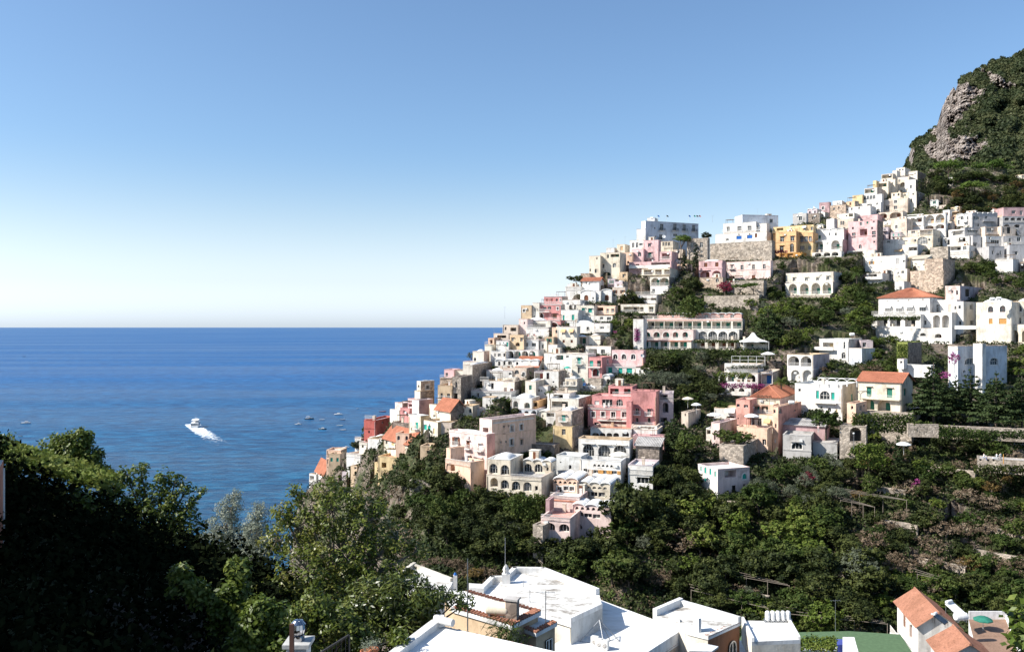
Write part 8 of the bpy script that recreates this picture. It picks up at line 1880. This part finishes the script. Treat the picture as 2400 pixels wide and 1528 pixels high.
    # parasols and awnings
    for px, py, D, c, R, l in ((1800, 838, 238, 'lwhite', 2.0, 'white parasol beside the tent roof pavilion'), (1673, 982, 196, 'lwhite', 1.6, 'cream parasol on the peach cube terrace'), (1612, 944, 203, 'cream', 1.4, 'square cream parasol over the beige cube house'), (1762, 985, 194, 'lwhite', 1.7, 'pale parasol on the orange hip roof villa terrace'), (1632, 958, 200, 'lwhite', 1.2, 'second pale parasol right of the cream one'), (2118, 1052, 176, 'lwhite', 1.5, 'white parasol alone on the ravine path'), (1452, 1076, 180, 'ivory', 2.2, 'broad cream parasol in front of the third tall glazed arch'), (1310, 888, 240, 'lwhite', 1.2, 'small white parasol by the street houses'), (1365, 796, 256, 'lwhite', 1.4, 'small white parasol left of the grey domed house'), (1330, 870, 236, 'teal', 1.0, 'small teal parasol left of the ivory green balcony house'), (1260, 757, 276, 'lwhite', 3.2, 'wide white shade cloth on the pink and white terrace')):
        parasol(c, l, P3(px, py, D)-Vector((0, 0, 1.2)), R)
    # lamp post, tunnel mouth, path walls
    p = P3(2001, 1040, 180); root = empty('street_lamp', Matrix.Translation(p)); tag(root, 'street lamp standing before the dark tunnel mouth', 'street lamp'); mb = MB(); mb.tube((0, 0, -1), (0, 0, 2.0), .06, .04); obj('pole', mb.mesh('pole', flat('galvanised', (.35, .36, .37), .4, .8)), root); mb = MB(); mb.lathe((0, 0, 2.0), [(.02, 0), (.2, .1), (.22, .3), (.02, .4)], 10); obj('lantern', mb.mesh('lantern', paint('lwhite', .3)), root)
    B(1968, 2030, 0, 1000, 1046, 'stone', 'f', ["L 2005 1018 24 32 black"], D=183, a=.45, dp=5, pp=.1, rc='stone', label='rock face with the dark arched tunnel mouth', name='tunnel_portal', cat='tunnel', ext=3)  # black leaf in the arch stands in for the tunnel's dark
    B(2128, 2200, 0, 996, 1004, 'stone', 'f', D=182, a=.25, dp=1.2, pp=.05, ext=1.2, rc='grey', label='grey path wall running right from the ivy, near stretch', name='path_wall', cat='wall'); B(2195, 2440, 0, 1008, 1015, 'stone', 'f', D=180, a=.42, dp=1.2, pp=.05, ext=1.2, rc='grey', label='grey path wall running right from the ivy, far stretch', name='path_wall', cat='wall')
    B(2290, 2440, 0, 1083, 1090, 'stone', 'f', D=166, a=.5, dp=3.5, pp=.05, ext=1.2, rc='grey', label='hillside road ledge with the two scooters', name='road', cat='road')
    zr = zat(1083, 166)
    for x0, x1, y0, y1, l in ((2060, 2150, 1232, 1243, 'rough stone wall left of the brown thicket'), (2150, 2262, 1330, 1339, 'low stone wall above the far cottage'), (1955, 2040, 1288, 1300, 'stone wall in the middle of the wooded ravine'), (2262, 2400, 1310, 1319, 'stone wall at the right above the cottages'), (1850, 1990, 1346, 1354, 'long stone terrace edge under the trellis poles'), (1695, 1800, 1400, 1409, 'stone terrace edge above the second flat roof'), (2160, 2285, 1106, 1122, 'grey rubble terrace wall under the hillside road'), (2022, 2122, 1150, 1162, 'low stone terrace wall at the rock garden'), (2235, 2420, 1254, 1264, 'long low stone wall above the brown thicket'), (1270, 1300, 1278, 1300, 'short stone wall under the lowest pink house'), (960, 1010, 1128, 1142, 'low garden wall left of the pink palazzo'), (1690, 1760, 1182, 1190, 'stone wall below the clipped hedge of the isolated house')):
        B(x0, x1, 0, y0, y1, 'stone', 'f', dp=1.0, pp=.05, rc='stone', label=l, name='terrace_wall', cat='wall', ext=1.5)
    for i, (px, s, t) in enumerate(((2306, 'lwhite', 'blue'), (2336, 'bluewhite', 'grey'))):
        q = Vector((K(px)*167.5, 167.5, zr)); scooter(q, 1.2+.3*i, ['grey', 'lwhite'][i], ['grey scooter at the left on the hillside road', 'white scooter at the right on the hillside road'][i]); person(q+Vector((0, .0, .0)), 1.2+.3*i, s, t, ['rider in a white shirt sitting on the left scooter', 'rider in a pale blue shirt sitting on the right scooter'][i], True)
    person(Vector((K(2345)*167, 167, zr)), .4, 'lwhite', 'grey', 'person in white standing beside the right scooter')
    for i, (px, py, D, sh) in enumerate(((2350, 444, 380, 'lwhite'), (2378, 446, 381, 'pink'), (2192, 437, 386, 'lwhite'), (2230, 439, 385, 'red'), (1918, 1014, 186, 'pink'))):
        person(P3(px, py, D)-Vector((0, 0, 0)), .5*i, sh, 'grey', ['person in white walking on the dark road below the mountain', 'person in pink walking on the dark road below the mountain', 'person in white left of the umbrella pine trunks', 'person in red under the umbrella pines', 'person in a pink top near the round green tree'][i])
    p = Vector((K(2352)*165.2, 165.2, zr)); root = empty('yellow_pole', Matrix.Translation(p)); tag(root, 'yellow post at the roadside right of the scooters', 'post'); mb = MB(); mb.tube((0, 0, -.2), (0, 0, 1.7), .08); obj('shaft', mb.mesh('shaft', paint('ochre', .5)), root)
    # water tanks, flags, aerials on the roofs of the town
    wt = paint('lwhite', .35)
    for px, py, D, l in ((1230, 929, 226, 'left of two white drums on the green canopied house'), (1241, 930, 226, 'right of two white drums on the green canopied house'), (925, 987, 232, 'left white drum on the low dark block'), (942, 985, 232, 'right white drum on the low dark block'), (2326, 705, 247, 'left small white drum on the tall ivory house'), (2341, 704, 247, 'right small white drum on the tall ivory house'), (1997, 788, 244, 'white drum on the railed roof'), (1468, 690, 290, 'white drum on the terraced awning house'), (1855, 948, 198, 'white drum on the orange hip roof villa annex'), (1528, 515, 330, 'drum among the clutter on the skyline hotel roof')): tank(l, P3(px, py, D), .42, 1.3, -.2, wt)
    for px, py, D, h, l in ((1183, 745, 275, 3.5, 'aerial above the beige scaffolded house'), (1437, 580, 340, 3.2, 'aerial on the cream ridge house'), (1158, 790, 270, 3.0, 'thin pole on the low beige terrace'), (2222, 550, 332, 11, 'tall pylon mast right of the cream house'), (2410, 450, 360, 6, 'aerial at the right edge'), (1465, 568, 336, 2.2, 'aerial on the small cream rooftop house'), (1670, 520, 345, 2.5, 'aerial left of the blue door villa'), (1150, 905, 236, 1.8, 'aerial on the white terrace house in the left town'), (1775, 499, 345, 1.6, 'aerial on the villa above the curved wall'), (1958, 1476, 84, 3.0, 'aerial rising from the green court')): antenna(l, P3(px, py, D), h, 4 if h < 4 else 0)
    for i, (px, c) in enumerate(((1541, 'blue'), (1562, 'black'), (1614, 'blue'), (1626, 'teal'), (1632, 'black'), (1638, 'red'))):
        p = P3(px, 518, 334); root = empty('flagpole', Matrix.Translation(p)); tag(root, ['blue flag first from the left on the skyline hotel roof', 'dark flag second from the left on the skyline hotel roof', 'blue flag third from the left on the skyline hotel roof', 'green flag fourth from the left on the skyline hotel roof', 'dark flag fifth from the left on the skyline hotel roof', 'red and white flag at the right end of the skyline hotel roof'][i], 'flag', 'flags on the skyline hotel roof')
        mb = MB(); mb.tube((0, 0, 0), (0, 0, 2.3), .05, .03); obj('pole', mb.mesh('pole', paint('offgrey', .5)), root); mb = MB(); V_ = [(.03, 0, 2.25), (.5, .1, 2.15), (.8, -.05, 1.9), (.8, -.05, 1.45), (.45, .1, 1.6), (.03, 0, 1.7)]; mb.add(V_, [(0, 1, 4, 5), (1, 2, 3, 4)]); obj('flag', mb.mesh('flag', paint(c, .8)), root)
    dish('white dish on the ledge of the skyline hotel', P3(1556, 562, 322), .7, 0); dish('white dish on the domed pale house', P3(1505, 842, 236), .6, .3)
    # pergola of poles on the restaurant
    root = empty('pergola', Matrix.Translation(P3(1715, 856, 223))@Matrix.Rotation(-.42, 4, 'Z')); tag(root, 'open white pole pergola on the restaurant terrace', 'pergola')
    for i in range(5): mb = MB(); mb.tube((i*2.1, 0, 0), (i*2.1, 0, 2.4), .06); obj('post', mb.mesh('post', paint('offgrey', .5)), root)
    mb = MB(); mb.tube((0, 0, 1.4), (8.4, 0, 1.4), .05); obj('rail', mb.mesh('rail', paint('offgrey', .5)), root); mb = MB(); mb.tube((0, 0, 2.4), (8.4, 0, 2.4), .05); obj('beam', mb.mesh('beam', paint('offgrey', .5)), root)
    # arched pergola on the long white house
    root = empty('pergola', Matrix.Translation(P3(1916, 903, 206))@Matrix.Rotation(-.62, 4, 'Z')); tag(root, 'row of white arches on the roof terrace of the long white house', 'pergola')
    for i in range(4):
        mb = MB(); x = i*2.3; mb.tube((x, 0, 0), (x, 0, 1.1), .09); mb.tube((x+2.2, 0, 0), (x+2.2, 0, 1.1), .09)
        pts = [(x+1.1+1.1*cos(pi*j/8), 0, 1.1+.7*sin(pi*j/8)) for j in range(9)]
        for j in range(8): mb.tube(pts[j], pts[j+1], .08)
        obj('arch', mb.mesh('arch', paint('lwhite', .6)), root)
    mb = MB(); mb.tube((0, 0, 1.9), (9.2, 0, 1.9), .06); obj('beam', mb.mesh('beam', paint('lwhite', .6)), root)
    # trellis poles on the ravine terraces
    for i, (x0, y0, x1, y1) in enumerate(((1700, 1345, 1850, 1372), (1620, 1382, 1800, 1425), (1850, 1438, 2080, 1462), (1960, 1150, 2125, 1172), (1970, 1172, 2050, 1188), (2150, 1345, 2240, 1365))):
        a, b = P3(x0, y0, float(gD(y0, x0))-4), P3(x1, y1, float(gD(y1, x1))-4); root = empty('trellis', Matrix.Translation(a)); tag(root, 'long pole trellis over the ravine plants, '+['highest in the lower group', 'crossing left to right above the white tank roof', 'lowest one above the green court', 'at the rock garden below the path', 'short one beneath the rock garden', 'above the far cottage roof'][i], 'trellis', 'pole trellises on the ravine terraces')
        for k in range(3): mb = MB(); o_ = Vector((0, k*.8, k*.25)); mb.tube(o_, b-a+o_+Vector((0, 0, -.3*k)), .045, n=5); obj('pole', mb.mesh('pole', flat('pale_bark', (.24, .20, .16), .8)), root)
        for k in range(4): mb = MB(); q = (b-a)*(k/3); mb.tube(q+Vector((0, 0, .1)), q-Vector((0, 0, 3)), .05, n=5); obj('post', mb.mesh('post', flat('pale_bark', (.24, .20, .16), .8)), root)
    # laundry line
    root = empty('washing_line', Matrix.Translation(P3(1086, 922, 228))); tag(root, 'washing line with blue and white laundry beside the tall stone house', 'washing line'); b = P3(1108, 940, 222)-P3(1086, 922, 228); mb = MB(); mb.tube((0, 0, 0), b, .02, n=4); obj('line', mb.mesh('line', paint('offgrey', .6)), root)
    for i in range(9):
        q = b*((i+.6)/9.5); d = b.normalized()*.22; mb = MB(); mb.add([q-d, q+d, q+d*.9-Vector((0, .03, .65)), q-d*.9-Vector((0, -.03, .6))], [(0, 1, 2, 3)]); obj('cloth', mb.mesh('cloth', paint(['lwhite', 'blue', 'lwhite', 'bluewhite', 'teal', 'lwhite', 'blue', 'lwhite', 'lwhite'][i], .9)), root)
build_sea()
build_town()
LMAT()
build_small()
fill_town()
roof_clutter()
facade_details()
build_foreground()
build_hillside()
build_mountain()
town_plants()
build_undergrowth()
near_plants()
near_things()
